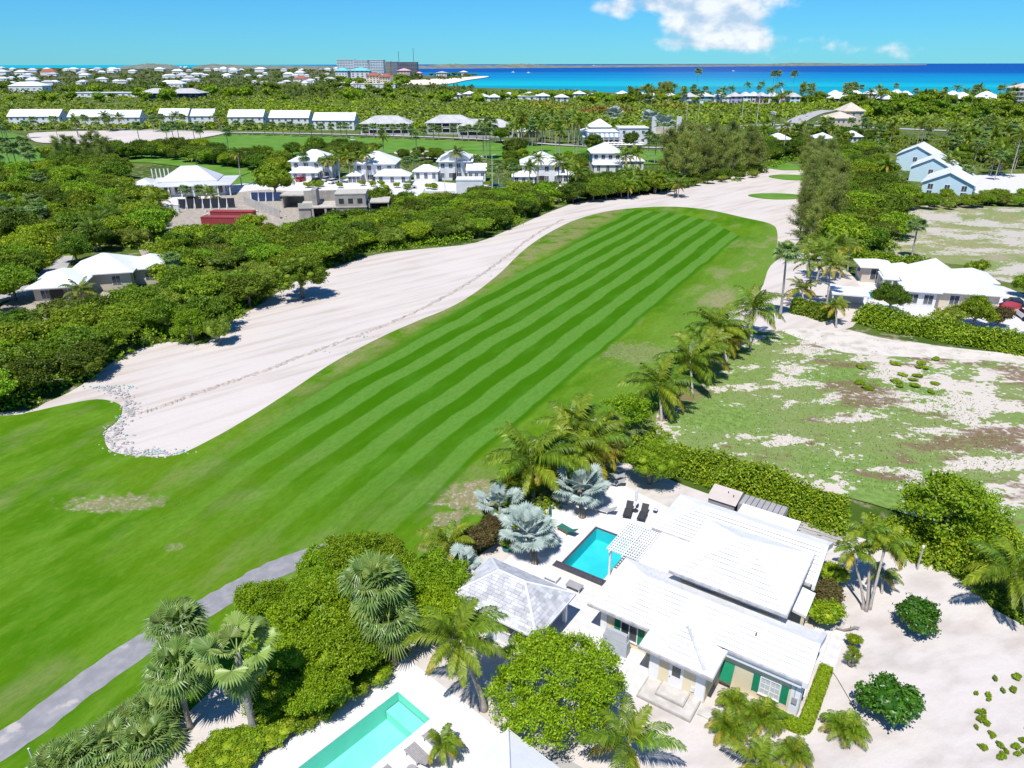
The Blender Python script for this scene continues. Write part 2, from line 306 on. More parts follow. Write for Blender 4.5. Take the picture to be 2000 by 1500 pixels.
def mat_asphalt():
    t = NT('asphalt'); n = t.noise(1.2,7); e = t.noise(0.45,6)
    col = t.mix(t.ss(n,0.35,0.7), (0.24,0.235,0.25,1), (0.31,0.30,0.31,1)); col = t.mix(t.mth('MULTIPLY', t.ss(e,0.60,0.68),0.85), col, (0.46,0.42,0.39,1)); t.bump(t.noise(12,3),0.3,0.03); return t.done(col)
mat_turf(); mat_land(); mat_sea(); mat_asphalt()
mat_patchy('lot_ground', (0.135,0.215,0.050,1), (0.19,0.125,0.082,1), (0.57,0.51,0.44,1), 22, 62, 0.395, 0.22)
mat_patchy('dry_lot', (0.22,0.22,0.10,1), (0.33,0.28,0.20,1), (0.47,0.43,0.37,1), 300, 400, 0.47, 0.10)
mat_sand('sand', (0.565,0.51,0.465,1), (0.455,0.39,0.335,1), R_(42), (11,1,1)); mat_sand('yard_sand', (0.58,0.53,0.49,1), (0.46,0.41,0.37,1), 0.4, (2,1,1))
mat_sand('rubble_sand', (0.60,0.55,0.48,1), (0.36,0.32,0.26,1), 0, (1,1,1), 0.7); mat_sand('beach_sand', (0.75,0.66,0.54,1), (0.68,0.58,0.46,1))
mat('paver', (0.66,0.64,0.625), (0.56,0.54,0.52), scale=1.3, rough=0.8, bump=0.15); mat('white_deck', (0.70,0.68,0.665), (0.62,0.60,0.585), scale=0.8, rough=0.7, bump=0.1)
mat('green_turf', (0.075,0.195,0.006), (0.125,0.245,0.030), scale=0.15, rough=0.9, bump=0.3); mat('road_grey', (0.36,0.35,0.34), (0.44,0.42,0.40), scale=0.5); mat('soil', (0.42,0.37,0.31), (0.30,0.26,0.20), scale=1.0, bump=0.4)
# land up to the shoreline, sea beyond to the horizon
COAST = [(2700,181),(2300,184),(2000,186),(1800,188),(1500,186),(1300,183),(1200,181),(1100,176),(1000,173),(930,171),(870,167),(800,164.5),(780,161.5),(840,157),(900,154),(950,150.5),(952,148.6),(900,148),(840,148),(818,143),(812,139),(770,136),(600,133.6),(300,132.4),(100,132.6),(-300,132.8),(-1200,132.8)]
land = [P(x,y).xy for x, y in COAST]; land = spline(land[:-3],4)+land[-3:]
sheet('ground', land+[Vector((-9000,-400)),Vector((2500,-400))], 0.0, 'land', holes=[POOL1,POOL2,POOL3])
mb = MB(); mb.add([(-90000,200,-1.2),(90000,200,-1.2),(90000,95000,-1.2),(-90000,95000,-1.2)], [(0,1,2,3)]); struct('sea', mb.mesh('sea','sea'))
FW = [(-700,830),(-300,818),(0,813),(60,806),(120,793),(190,781),(232,790),(238,806),(226,826),(207,842),(206,868),(228,886),(290,893),(345,890),(400,866),(480,821),(560,770),(640,716),(700,682),(760,652),(820,626),(880,601),(930,571),(980,531),(1010,501),(1040,476),(1080,451),(1130,428),(1200,411),(1300,404),(1380,410),(1450,425),(1505,438),(1518,455),(1516,490),(1510,530),(1485,560),(1440,592),(1430,625),(1450,668),(1400,720),(1330,780),(1290,830),(1200,870),(1120,930),(1010,985),(960,1040),(880,1090),(800,1130),(640,1180),(500,1330),(330,1430),(200,1480),(40,1530),(-200,1620),(-900,1750)]
FWP = spline(ground_poly(FW), 4, True)
fairway = sheet('fairway', FWP, 0.10, 'turf', 0.15)
SANDP = [(-500,808),(0,806),(90,786),(160,752),(245,692),(330,668),(400,672),(430,640),(500,600),(560,560),(600,540),(660,520),(740,496),(850,484),(930,474),(1000,446),(1060,420),(1125,396),(1180,388),(1300,374),(1400,350),(1490,330),(1560,322),(1580,400),(1560,470),(1500,490),(1300,470),(1000,570),(700,760),(400,920),(180,900),(150,800),(0,835),(-500,850)]
sheet('sand_strip', spline(ground_poly(SANDP),3,True), 0.02, 'sand')
sheet('sand_bunker', spline(ground_poly([(1505,520),(1545,498),(1610,500),(1680,560),(1665,640),(1560,642),(1500,650),(1440,640),(1421,612),(1440,600),(1485,568)]),4,True), 0.125, 'sand')
sheet('vacant_lot', spline(ground_poly([(1285,860),(1290,790),(1340,745),(1400,715),(1445,668),(1500,628),(1560,622),(1700,655),(2000,700),(2400,745),(2500,1250),(2000,1080),(1700,985),(1500,935),(1350,890)]),3,True), 0.112, 'lot_ground')
sheet('dry_lot', spline(ground_poly([(1752,420),(1810,402),(2000,405),(2500,415),(2500,600),(2000,560),(1900,520),(1750,500)]),3,True), 0.06, 'dry_lot')
sheet('sandy_verge', spline(ground_poly([(1500,632),(1545,622),(1650,645),(1760,668),(2000,695),(2400,735),(2400,775),(2000,712),(1800,700),(1650,690),(1560,662)]),3,True), 0.118, 'rubble_sand')
sheet('sandy_yard', spline(ground_poly([(1165,915),(1230,905),(1330,948),(1500,1005),(1640,1040),(1800,1095),(1900,1150),(2000,1225),(2700,1500),(2900,2300),(300,2300),(250,1700),(300,1500),(345,1420),(410,1355),(480,1290),(560,1235),(700,1185),(820,1140),(880,1115),(930,1090),(1040,1015),(1130,950)]),3,True), 0.125, 'yard_sand', holes=[POOL1,POOL2])
for nm, (cx, cy), rx, ry in (('tee_green',(1524,325),7.8,11.5),('tee_green',(1545,347),7,6.5),('tee_green',(1515,384),7.6,5.2)):
    g = P(cx,cy); sheet(nm, [(g.x+rx*math.cos(a)*(1+0.08*math.sin(3*a)), g.y+ry*math.sin(a)) for a in np.linspace(0,2*math.pi,40,endpoint=False)], 0.20, 'green_turf', 0.2)
# the cart path
PATHC = [(-260,1640),(-60,1500),(60,1422),(160,1345),(270,1268),(340,1225),(400,1190),(470,1150),(520,1122),(600,1090),(700,1060)]
c = spline(ground_poly(PATHC),5); rngp = random.Random(4); mb = MB(); lv = []; rv = []
for i, p in enumerate(c):
    t = (c[min(i+1,len(c)-1)]-c[max(i-1,0)]).normalized(); nrm = Vector((-t.y,t.x)); lv.append(p+nrm*(1.12+rngp.uniform(-.1,.1))); rv.append(p-nrm*(1.12+rngp.uniform(-.07,.07)))
sheet('cart_path', lv+rv[::-1], 0.114, 'asphalt')
# the far fairway, its bunker and lanes
sheet('far_fairway', spline(ground_poly([(-300,262),(30,262),(55,286),(215,290),(380,276),(450,264),(600,266),(800,272),(1000,282),(1200,292),(1330,300),(1330,318),(1250,322),(1000,316),(850,304),(700,300),(560,306),(470,345),(380,330),(250,318),(100,350),(-300,365)]),3,True), 0.25, 'green_turf')
sheet('far_bunker', spline(ground_poly([(55,262),(120,258),(220,256),(330,256),(440,258),(395,270),(300,280),(215,284),(120,281),(70,278)]),3,True), 0.32, 'sand')
sheet('far_green_bunker', spline(ground_poly([(770,298),(850,296),(930,303),(938,310),(880,313),(800,308)]),3,True), 0.32, 'sand')
for nm, (cx, cy), rx, ry in (('putting_green',(940,290),20,12),('putting_green',(1180,293),18,10)):
    g = P(cx,cy); sheet(nm, [(g.x+rx*math.cos(a), g.y+ry*math.sin(a)) for a in np.linspace(0,2*math.pi,32,endpoint=False)], 0.33, 'green_turf')
def lane(name, pix, w, z, m):
    c = spline(ground_poly(pix),5); a = []; b = []
    for i, p in enumerate(c):
        t = (c[min(i+1,len(c)-1)]-c[max(i-1,0)]).normalized(); n = Vector((-t.y,t.x))*w/2; a.append(p+n); b.append(p-n)
    return sheet(name, a+b[::-1], z, m)
lane('far_lane', [(-100,252),(150,252),(300,255),(430,259),(600,262),(760,266),(900,271),(1000,277),(1130,286),(1300,290)], 5, 0.36, 'road_grey')
lane('coast_road', [(1260,262),(1400,254),(1480,245),(1600,246),(1750,252),(2000,262),(2400,280)], 9, 0.30, 'road_grey')
lane('side_road', [(1520,262),(1560,235),(1590,222),(1620,216)], 12, 0.33, 'road_grey')
lane('village_road', [(-60,600),(60,560),(110,515),(120,480),(150,455),(210,440)], 5, 0.05, 'road_grey')
sheet('building_plot', spline(ground_poly([(322,425),(345,400),(450,372),(600,362),(740,362),(770,400),(700,440),(640,470),(560,452),(400,452),(330,450)]),3,True), 0.07, 'soil')
sheet('villa_court', spline(ground_poly([(530,372),(560,350),(700,350),(800,352),(960,362),(1080,360),(1120,372),(1120,392),(950,395),(800,385),(700,372)]),3,True), 0.075, 'white_deck')
sheet('villa_drive', spline(ground_poly([(300,385),(450,362),(560,352),(570,366),(450,378),(340,412)]),3,True), 0.08, 'paver')
sheet('villa_lawn', ground_poly([(440,330),(560,335),(560,352),(440,362)]), 0.05, 'green_turf')
sheet('white_court', spline(ground_poly([(1880,348),(1960,340),(2100,345),(2100,390),(1960,385),(1900,375)]),3,True), 0.07, 'paver')
sheet('dirt_yard', spline(ground_poly([(-100,620),(0,600),(60,560),(140,560),(250,585),(180,630),(60,660),(-100,700)]),3,True), 0.03, 'soil')
sheet('dirt_clearing', spline(ground_poly([(270,470),(350,465),(350,500),(290,510)]),3,True), 0.03, 'soil')
sheet('house_court', spline(ground_poly([(1560,560),(1680,540),(1800,545),(1960,560),(2060,620),(2060,680),(1900,660),(1720,630),(1580,615)]),3,True), 0.07, 'paver', holes=[POOL3])
sheet('beach', spline(ground_poly([(640,163),(700,166),(790,166),(870,164.5),(910,157),(953,150.5),(945,148.8),(880,152),(800,157),(700,159)]),3,True), 0.3, 'beach_sand')
# trench ridge through the sand, rocks along the sand's rim
mat('clod', (0.52,0.46,0.39), (0.36,0.30,0.25), scale=2.5, bump=0.6, rough=0.95); mat('rock', (0.58,0.55,0.52), (0.44,0.42,0.40), scale=1.2, bump=0.3, rand=0.3); mat('rock_dyed', (0.10,0.42,0.42), (0.45,0.50,0.48), scale=1.5, rand=0.2)
rng = random.Random(11)
rid = spline(ground_poly([(247,812),(300,800),(345,783),(420,756),(500,730),(600,692),(700,655),(760,632),(850,590),(930,543),(990,500),(1040,462),(1100,428)]), 16); V = []; F = []; K = 5
for i, p in enumerate(rid):
    t = (rid[min(i+1,len(rid)-1)]-rid[max(i-1,0)]).normalized(); n = Vector((-t.y,t.x)); w = 0.30*rng.uniform(.5,1.35); hh = 0.22*rng.uniform(0.15,1.15)*min(1,i/3,(len(rid)-1-i)/3)
    o = n*rng.uniform(-.2,.2)
    for k, (a, b) in enumerate(((-1.4,0.0),(-.5,.75),(.1,1.0),(.6,.5),(1.3,0.0))): q = p+o+n*a*w*rng.uniform(.85,1.15); V.append((q.x,q.y,0.024+hh*b*rng.uniform(.7,1.2)))
for i in range(len(rid)-1):
    for k in range(K-1): F.append((i*K+k, i*K+k+1, (i+1)*K+k+1, (i+1)*K+k))
struct('earth_ridge', mesh_from('earth_ridge', V, F, 'clod'))
def rock_mesh(name, m, seed, n=1):
    r = random.Random(seed); mb = MB(); bm = bmesh.new(); bmesh.ops.create_icosphere(bm, subdivisions=1, radius=1.0)
    for v in bm.verts: v.co *= r.uniform(0.7,1.2)
    mb.add([v.co.copy() for v in bm.verts], [tuple(q.index for q in f.verts) for f in bm.faces]); bm.free(); return mb
def rock_field(name, pts, m, seed, s0, s1):
    r = random.Random(seed); base = rock_mesh('r', m, seed); mb = MB()
    for p in pts:
        s = r.uniform(s0,s1); a = r.uniform(0,6.28); ca, sa = math.cos(a)*s, math.sin(a)*s; fl = r.uniform(.5,.8)*s
        mb.add([(p[0]+x*ca-y*sa*0.7, p[1]+x*sa+y*ca*0.7, 0.02+fl*(z+0.5)) for x, y, z in base.V], base.F)
    return tag(mb.build(name, m), kind='stuff')
rim = spline(ground_poly([(196,762),(222,768),(240,785),(247,802),(238,818),(216,838),(210,852),(214,872),(240,886),(290,891),(330,890)]), 14); pts = []
for p in rim:
    for _ in range(3): pts.append((p.x+rng.gauss(0.4,0.55), p.y+rng.gauss(0.3,0.5)))
tag(rock_field('rim_rocks', pts, 'rock', 5, 0.06, 0.22), 'grey limestone rubble along the rim of the sand strip', 'rocks')
dy = []
for (px, py), n, s in (((212,760),40,1.1),((305,887),28,0.8),((345,889),12,0.5),((240,815),8,.4),((712,660),10,.9),((655,690),8,.8),((940,540),10,1.2),((255,852),6,.4)):
    g = P(px,py); dy += [(g.x+rng.gauss(0,s*1.5), g.y+abs(rng.gauss(0,s*0.5))) for _ in range(n)]
tag(rock_field('dyed_rubble', dy, 'rock_dyed', 6, 0.05, 0.2), 'turquoise dyed rubble scattered on the pale sand', 'rubble')
# ---------------------------------------------------------------- vegetation
leafmat('leaf_bright', [(0.1265, 0.2321, 0.0022), (0.2266, 0.3718, 0.0043), (0.3597, 0.4851, 0.013)], trans=0.30, spread=0.2)
leafmat('leaf_mid', [(0.1012, 0.1881, 0.0032), (0.1892, 0.3124, 0.0065), (0.3278, 0.4312, 0.0194)], trans=0.33, spread=0.36)
leafmat('leaf_dark', [(0.055, 0.118, 0.0029), (0.109, 0.191, 0.0049), (0.189, 0.274, 0.0118)], trans=0.3, spread=0.3)
leafmat('leaf_olive', [(0.130,0.195,0.012),(0.195,0.275,0.020),(0.270,0.345,0.040)], trans=0.3, spread=0.3)
leafmat('leaf_hedge', [(0.0929, 0.1847, 0.0031), (0.1922, 0.3175, 0.0053), (0.3834, 0.4547, 0.0148)], trans=0.25, spread=0.15)
leafmat('leaf_glossy', [(0.022,0.095,0.003),(0.045,0.150,0.004),(0.085,0.21,0.010)], trans=0.12, spread=0.1, rough=0.4, spec=0.5)
leafmat('leaf_needle', [(0.20,0.25,0.040),(0.27,0.33,0.055),(0.36,0.41,0.095)], trans=0.35, spread=0.25)
leafmat('leaf_rust', [(0.075,0.06,0.02),(0.14,0.085,0.03),(0.10,0.12,0.02)], trans=0.2, spread=0.2)
leafmat('leaf_scrub', [(0.095,0.165,0.010),(0.165,0.245,0.016),(0.235,0.275,0.036)], trans=0.15, spread=0.1)
leafmat('leaf_yellow', [(0.26,0.24,0.02),(0.34,0.30,0.03),(0.20,0.22,0.02)], trans=0.2, spread=0.1)
leafmat('leaf_orange', [(0.26,0.10,0.02),(0.30,0.13,0.03),(0.16,0.12,0.02)], trans=0.2, spread=0.1)
leafmat('frond_green', [(0.065,0.135,0.004),(0.125,0.215,0.007),(0.215,0.310,0.018)], trans=0.25, spread=0.2, rough=0.45)
leafmat('frond_lime', [(0.13, 0.194, 0.0086), (0.221, 0.297, 0.0151), (0.313, 0.367, 0.0324)], trans=0.3, spread=0.18, rough=0.45)
leafmat('frond_yellow', [(0.24,0.22,0.012),(0.38,0.32,0.022),(0.50,0.41,0.045)], trans=0.3, spread=0.15, rough=0.5)
leafmat('fan_green', [(0.085, 0.163, 0.0286), (0.15, 0.24, 0.0468), (0.247, 0.358, 0.091)], trans=0.22, spread=0.2, rough=0.4, spec=0.45)
leafmat('fan_lime', [(0.184, 0.287, 0.0403), (0.287, 0.402, 0.0805), (0.391, 0.494, 0.1495)], trans=0.3, spread=0.15, rough=0.4, spec=0.45)
leafmat('fan_silver', [(0.24,0.31,0.265),(0.335,0.415,0.365),(0.45,0.53,0.48)], trans=0.12, spread=0.1, rough=0.5)
leafmat('fan_dead', [(0.20,0.14,0.07),(0.27,0.20,0.10)], trans=0.1, spread=0.2)
mat('bark', (0.30,0.26,0.21), (0.18,0.15,0.12), scale=3, bump=0.5, rand=0.2); mat('bark_pale', (0.48,0.43,0.38), (0.33,0.29,0.25), scale=2, bump=0.4, stretch=(1,1,8), rand=0.15); mat('crownshaft', (0.22,0.27,0.09), (0.30,0.32,0.14), scale=2)
NR = np.random.default_rng(7)
def unit(v): return v/np.maximum(np.linalg.norm(v,axis=1,keepdims=True),1e-6)
def leaves(C, Nrm, size, aspect=0.55, rnd=0.8, rs=None, bend=0.15):     # rhombic leaves at points C facing roughly Nrm
    rs = rs or NR; n = len(C); nv = unit(Nrm+rs.normal(0,rnd,(n,3))); t = unit(np.cross(nv, rs.normal(0,1,(n,3)))); b = np.cross(nv,t)
    s = (size*rs.uniform(0.65,1.35,(n,1))); V = np.empty((n,4,3)); V[:,0] = C-t*s; V[:,1] = C+b*s*aspect+nv*s*bend; V[:,2] = C+t*s; V[:,3] = C-b*s*aspect+nv*s*bend
    return V.reshape(-1,3), np.arange(4*n).reshape(-1,4)
def crown(lobes, n, size, twig=0.35, per=22, rs=None, aspect=0.55, rnd=0.7, low=-0.35, fill=0.72):
    rs = rs or NR; areas = np.array([ (r[0]*r[1]+r[0]*r[2]+r[1]*r[2]) for c, r in lobes]); pr = areas/areas.sum(); k = n//per
    idx = rs.choice(len(lobes), k, p=pr); C = np.array([lobes[i][0] for i in idx]); Rr = np.array([lobes[i][1] for i in idx]); d = unit(rs.normal(0,1,(k,3))); d[:,2] = np.where(d[:,2] < low, -d[:,2], d[:,2])
    tw = C+d*Rr*rs.uniform(fill,1.06,(k,1))
    keep = np.ones(k, bool)                                                # drop twigs buried inside another lobe
    for c, r in lobes: keep &= (((tw-np.array(c))/np.array(r))**2).sum(1) > 0.42
    tw = tw[keep]; d = d[keep]; k = len(tw)
    P_ = np.repeat(tw,per,0)+rs.normal(0,twig,(k*per,3))*np.array([1,1,0.7]); D = np.repeat(unit(d+np.array([0,0,0.45])),per,0)
    return leaves(P_, D, size, aspect, rnd, rs)
_ico = {}
def ico(sub):
    if sub not in _ico:
        bm = bmesh.new(); bmesh.ops.create_icosphere(bm, subdivisions=sub, radius=1.0); _ico[sub] = (np.array([v.co[:] for v in bm.verts]), np.array([[v.index for v in f.verts] for f in bm.faces])); bm.free()
    return _ico[sub]
def hull(lobes, k, rs, sub=2):  # unseen bodies added inside the crown to block light through the leaves
    Vs = []; Qs = []; o = 0; v0, f0 = ico(sub)
    for c, r in lobes:
        v = v0*(1+rs.normal(0,0.07,(len(v0),1)))*np.array(r)*(k if o or len(lobes) < 18 else k*.72)+np.array(c); Vs.append(v); q = np.concatenate([f0,f0[:,2:]],1); Qs.append(f0+o); o += len(v)
    return np.concatenate(Vs), np.concatenate(Qs)
def tri_of(Q): return np.concatenate([Q[:,[0,1,2]],Q[:,[0,2,3]]])
def merge(*vq):
    Vs = []; Qs = []; o = 0
    for V, Q in vq:
        Q = tri_of(Q) if Q.shape[1] == 4 else Q
        Vs.append(V); Qs.append(Q+o); o += len(V)
    return np.concatenate(Vs), np.concatenate(Qs)
def rlobes(rs, R, h, n, spread=0.6, rmin=0.35, rmax=0.6, flat=0.8):
    L = [((0,0,h*0.56),(R*0.70,R*0.70,h*0.34))]
    if n > 14:
        for i in range(n//2): a = i*2.4; q = R*.62*math.sqrt((i+.5)/(n//2)); r = R*rs.uniform(rmin,rmax); L.append(((q*math.cos(a),q*math.sin(a),h*.60+h*.30*math.sqrt(max(0,1-(q/R/.85)**2))),(r,r,r*flat)))
    for i in range(n):
        a = 2*math.pi*i/n+rs.uniform(-.4,.4); q = R*spread*rs.uniform(.75,1.1); r = R*rs.uniform(rmin,rmax); L.append(((q*math.cos(a),q*math.sin(a),h*rs.uniform(.38,.78)),(r,r,r*flat*rs.uniform(.8,1.1))))
    return L
PROTO = {}
def tree_proto(key, m, R, h, n, size, seed, lobes=8, trunk=True, hullk=0.80, bark='bark', **kw):
    rs = np.random.default_rng(seed); lb = rlobes(rs, R, h, lobes, **{k:v for k,v in kw.items() if k in ('spread','rmin','rmax','flat')})
    kc = {k:v for k,v in kw.items() if k in ('twig','per','aspect','rnd','low','fill')}
    vq = [crown(lb, n, size, rs=rs, **kc)]
    if hullk: vq.append(hull(lb, hullk, rs))
    V, Q = merge(*vq); me = mesh_np(key+'_crown', V, Q, m); tb = None
    if trunk:
        mb = MB(); rr = random.Random(seed); mb.tube([(0,0,-0.2),(rr.uniform(-.1,.1)*h*.2,0.02,h*.22),(rr.uniform(-.05,.15),rr.uniform(-.1,.1),h*.48)], [R*.075,R*.055,R*.04], 7)
        for c, r in lb[1:6]: mb.tube([(0,0,h*.25),(c[0]*.45,c[1]*.45,h*.25+(c[2]-h*.25)*.55),(c[0]*.95,c[1]*.95,c[2])], [R*.035,R*.022,R*.008], 5)
        tb = mb.mesh(key+'_trunk', bark, True)
    PROTO[key] = (me, tb)
def plant(key, name, label, cat, p, s=1.0, rz=0.0, group=None, crown_name='crown', z=0.0, sq=(1,1,1)):
    me, tb = PROTO[key]; s = s if hasattr(s,'__len__') else (s*sq[0],s*sq[1],s*sq[2])
    t = thing(name, label, cat, (p[0],p[1],z), rz, group, s); link(crown_name, me, t)
    if tb: link('trunk', tb, t)
    return t
tree_proto('round', 'leaf_bright', 3.6, 4.6, 60000, 0.075, 3, lobes=24, twig=0.17, per=60, rmin=.19, rmax=.32, spread=.76, hullk=0, low=-0.5, rnd=1.1, fill=.9)
for i in range(4): tree_proto('belt%d'%i, 'leaf_mid', 3.1, 5.0, 11000, 0.145, 20+i, lobes=11+i, twig=0.26, per=40, rmin=.22, rmax=.42, spread=.74, hullk=.74, rnd=1.0, fill=.85)
for i in range(2): tree_proto('dark%d'%i, 'leaf_dark', 3.1, 5.2, 10000, 0.145, 30+i, lobes=12, twig=0.26, per=40, rmin=.22, rmax=.42, spread=.72, hullk=.74, rnd=1.0, fill=.85)
for i in range(3): tree_proto('garden%d'%i, 'leaf_bright', 2.6, 4.2, 18000, 0.085, 40+i, lobes=13, twig=0.17, per=50, rmin=.20, rmax=.38, spread=.80, hullk=.68, rnd=1.0, fill=.85)
tree_proto('open', 'leaf_bright', 3.0, 5.2, 8000, 0.11, 51, lobes=16, twig=0.27, per=40, rmin=.16, rmax=.28, spread=.82, hullk=0.4, low=-0.8, rnd=1.0)
tree_proto('umbrella', 'leaf_dark', 4.2, 7.2, 16000, 0.13, 55, lobes=18, twig=0.24, per=45, rmin=.18, rmax=.30, spread=.76, flat=.62, hullk=0.70, low=-0.6, rnd=1.0)
tree_proto('fineleaf', 'leaf_bright', 2.6, 4.4, 20000, 0.07, 56, lobes=14, twig=0.18, per=50, rmin=.22, rmax=.38, spread=.70, hullk=0.74, low=-0.6, rnd=1.0)
tree_proto('ball', 'leaf_glossy', 1.5, 2.3, 6000, 0.105, 60, lobes=8, trunk=True, twig=0.12, per=24, rmin=.40, rmax=.55, spread=.5, hullk=0.80, low=-0.9, rnd=.9)
tree_proto('rustbush', 'leaf_rust', 1.4, 2.4, 5000, 0.08, 61, lobes=9, twig=0.14, per=24, rmin=.28, rmax=.45, spread=.6, hullk=.7, rnd=1.0)
for i in range(2): tree_proto('bush%d'%i, 'leaf_hedge', 1.5, 1.9, 5500, 0.08, 70+i, lobes=10, trunk=True, twig=0.12, per=26, rmin=.32, rmax=.5, spread=.6, hullk=.80, low=-0.2, rnd=1.0)
for i in range(2): tree_proto('olive%d'%i, 'leaf_olive', 2.4, 3.6, 6500, 0.12, 74+i, lobes=11, twig=0.22, per=34, rmin=.25, rmax=.45, spread=.7, hullk=.72, rnd=1.0)
# far trees: coarse leaves, seen from several hundred metres
for i in range(3): tree_proto('far%d'%i, 'leaf_mid', 3.4, 4.6, 1500, 0.36, 80+i, lobes=8, twig=0.34, per=20, rmin=.3, rmax=.5, spread=.66, hullk=.8, rnd=1.0)
# casuarina: wispy drooping needles along rising branches
def casuarina_proto(key, seed, h=11.0, R=3.4, nb=46, per=190):
    rs = np.random.default_rng(seed); rr = random.Random(seed); mb = MB(); mb.tube([(0,0,-.2),(0.1,0,h*.4),(0,0.1,h*.78),(0.15,0,h*.99)], [.24,.17,.08,.02], 7); Cs = []
    for i in range(nb):
        z0 = h*rr.uniform(.10,.93); a = rr.uniform(0,6.28); q = R*(1.0-(z0/h)**1.6*0.72)*rr.uniform(.55,1.1); dz = q*rr.uniform(.25,.75)
        a1 = (q*math.cos(a), q*math.sin(a), z0+dz); mb.tube([(0,0,z0),(a1[0]*.5,a1[1]*.5,z0+dz*.6),a1], [.05,.03,.01], 4, False)
        t = rs.uniform(.22,1.05,(per,1)); Cs.append(np.array([[0,0,z0]])*(1-t)+np.array([a1])*t+rs.normal(0,0.20,(per,3))*(0.6+t))
    C = np.concatenate(Cs); n = len(C); t = unit(np.array([0,0,-0.8])+rs.normal(0,.65,(n,3))); b = unit(np.cross(t, rs.normal(0,1,(n,3)))); L = rs.uniform(.22,.5,(n,1)); w = 0.045
    V = np.stack([C-b*w, C+t*L, C+b*w],1).reshape(-1,3); me = mesh_np(key+'_crown', V, np.arange(3*n).reshape(-1,3), 'leaf_needle'); PROTO[key] = (me, mb.mesh(key+'_trunk','bark',True))
for i in range(2): casuarina_proto('casuarina%d'%i, 90+i)
# ---- palms
def frond_mesh(key, m, L, elev, droop, n=34, leaf=0.66, w=0.085, fold=0.55, seed=0, hang=0.45, twist=0.25):
    rs = random.Random(seed); pts = []; p = Vector((0,0,0)); a = elev; K = 12
    for i in range(K+1):
        pts.append(p.copy()); p = p+Vector((math.cos(a),0,math.sin(a)))*(L/K); a -= droop/K*(0.5+1.1*i/K)
    V = []; F = []
    for i, q in enumerate(pts):                                          # rachis
        r = 0.035*(1-i/K*0.85); V += [q+Vector((0,r,0)), q+Vector((0,-r,0)), q+Vector((0,0,-r*1.3))]
    for i in range(K):
        for k in range(3): F.append((i*3+k, i*3+(k+1)%3, i*3+3+(k+1)%3, i*3+3+k))
    def at(t):
        f = t*K; i = min(int(f),K-1); return pts[i].lerp(pts[i+1], f-i), (pts[i+1]-pts[i]).normalized()
    for j in range(n):
        t = 0.14+0.86*j/(n-1); c, d = at(min(t,0.999)); up = Vector((0,1,0)).cross(d)*-1; ll = leaf*(0.35+0.95*math.sin(math.pi*min(1,(t*0.86+0.12))))*rs.uniform(.85,1.1)
        for s in (-1,1):
            lat = Vector((0,s,0)); dirv = (lat*(0.86)+d*(0.45+0.5*t)+up*(fold*rs.uniform(.2,.8)-0.25)).normalized(); mid = c+dirv*ll*.5; tip = c+(dirv*0.9+Vector((0,0,-hang*rs.uniform(.6,1.4)))).normalized()*ll
            e = d*w*0.5+Vector((rs.uniform(-.01,.01),0,0)); b = len(V); V += [c-e*.6, c+e*.6, mid+e*1.1, mid-e*1.1, tip]; F += [(b,b+1,b+2,b+3),(b+3,b+2,b+4)]
    return mesh_from(key, V, F, m)
def fan_mesh(key, m, pet, rad, spread=4.2, n=22, droop=0.35, elev=0.3, seed=0, cup=0.2, split=0.55):
    rs = random.Random(seed); V = []; F = []; d = Vector((math.cos(elev),0,math.sin(elev))); u = Vector((0,1,0)); up = u.cross(d)*-1
    e = d*pet; e.z -= pet*0.06
    for q, r in ((Vector((0,0,0)),.04),(e,.022)): V += [q+u*r, q-u*r, q-up*r]
    for k in range(3): F.append((k,(k+1)%3,3+(k+1)%3,3+k))
    for j in range(n):                                                   # each segment a pleat: joined inner half, free drooping tip
        a0 = -spread/2+spread*j/n; a1 = -spread/2+spread*(j+1)/n; am = (a0+a1)/2; R = rad*(0.78+0.22*math.cos(am*0.6))*rs.uniform(.92,1.06)
        f = lambda a, r, z: e+(d*math.cos(a)+u*math.sin(a))*r+up*z
        zi = cup*R*0.25*abs(math.sin(am)); b = len(V); rin = R*split
        V += [f(a0,0.02,0), f(a0,rin,zi), f(a1,rin,zi), f(am,rin,zi+0.05*R)]
        tip = f(am+rs.uniform(-.03,.03),R,zi)+Vector((0,0,-droop*R*rs.uniform(.4,1.2))); V.append(tip)
        F += [(b,b+1,b+3),(b,b+3,b+2),(b+1,b+4,b+3),(b+3,b+4,b+2)]
    return mesh_from(key, V, F, m)
FR = {}
def fr_set(key, fn, specs): FR[key] = [(fn('%s_%d'%(key,i), **sp), ring) for i, (ring, sp) in enumerate(specs)]
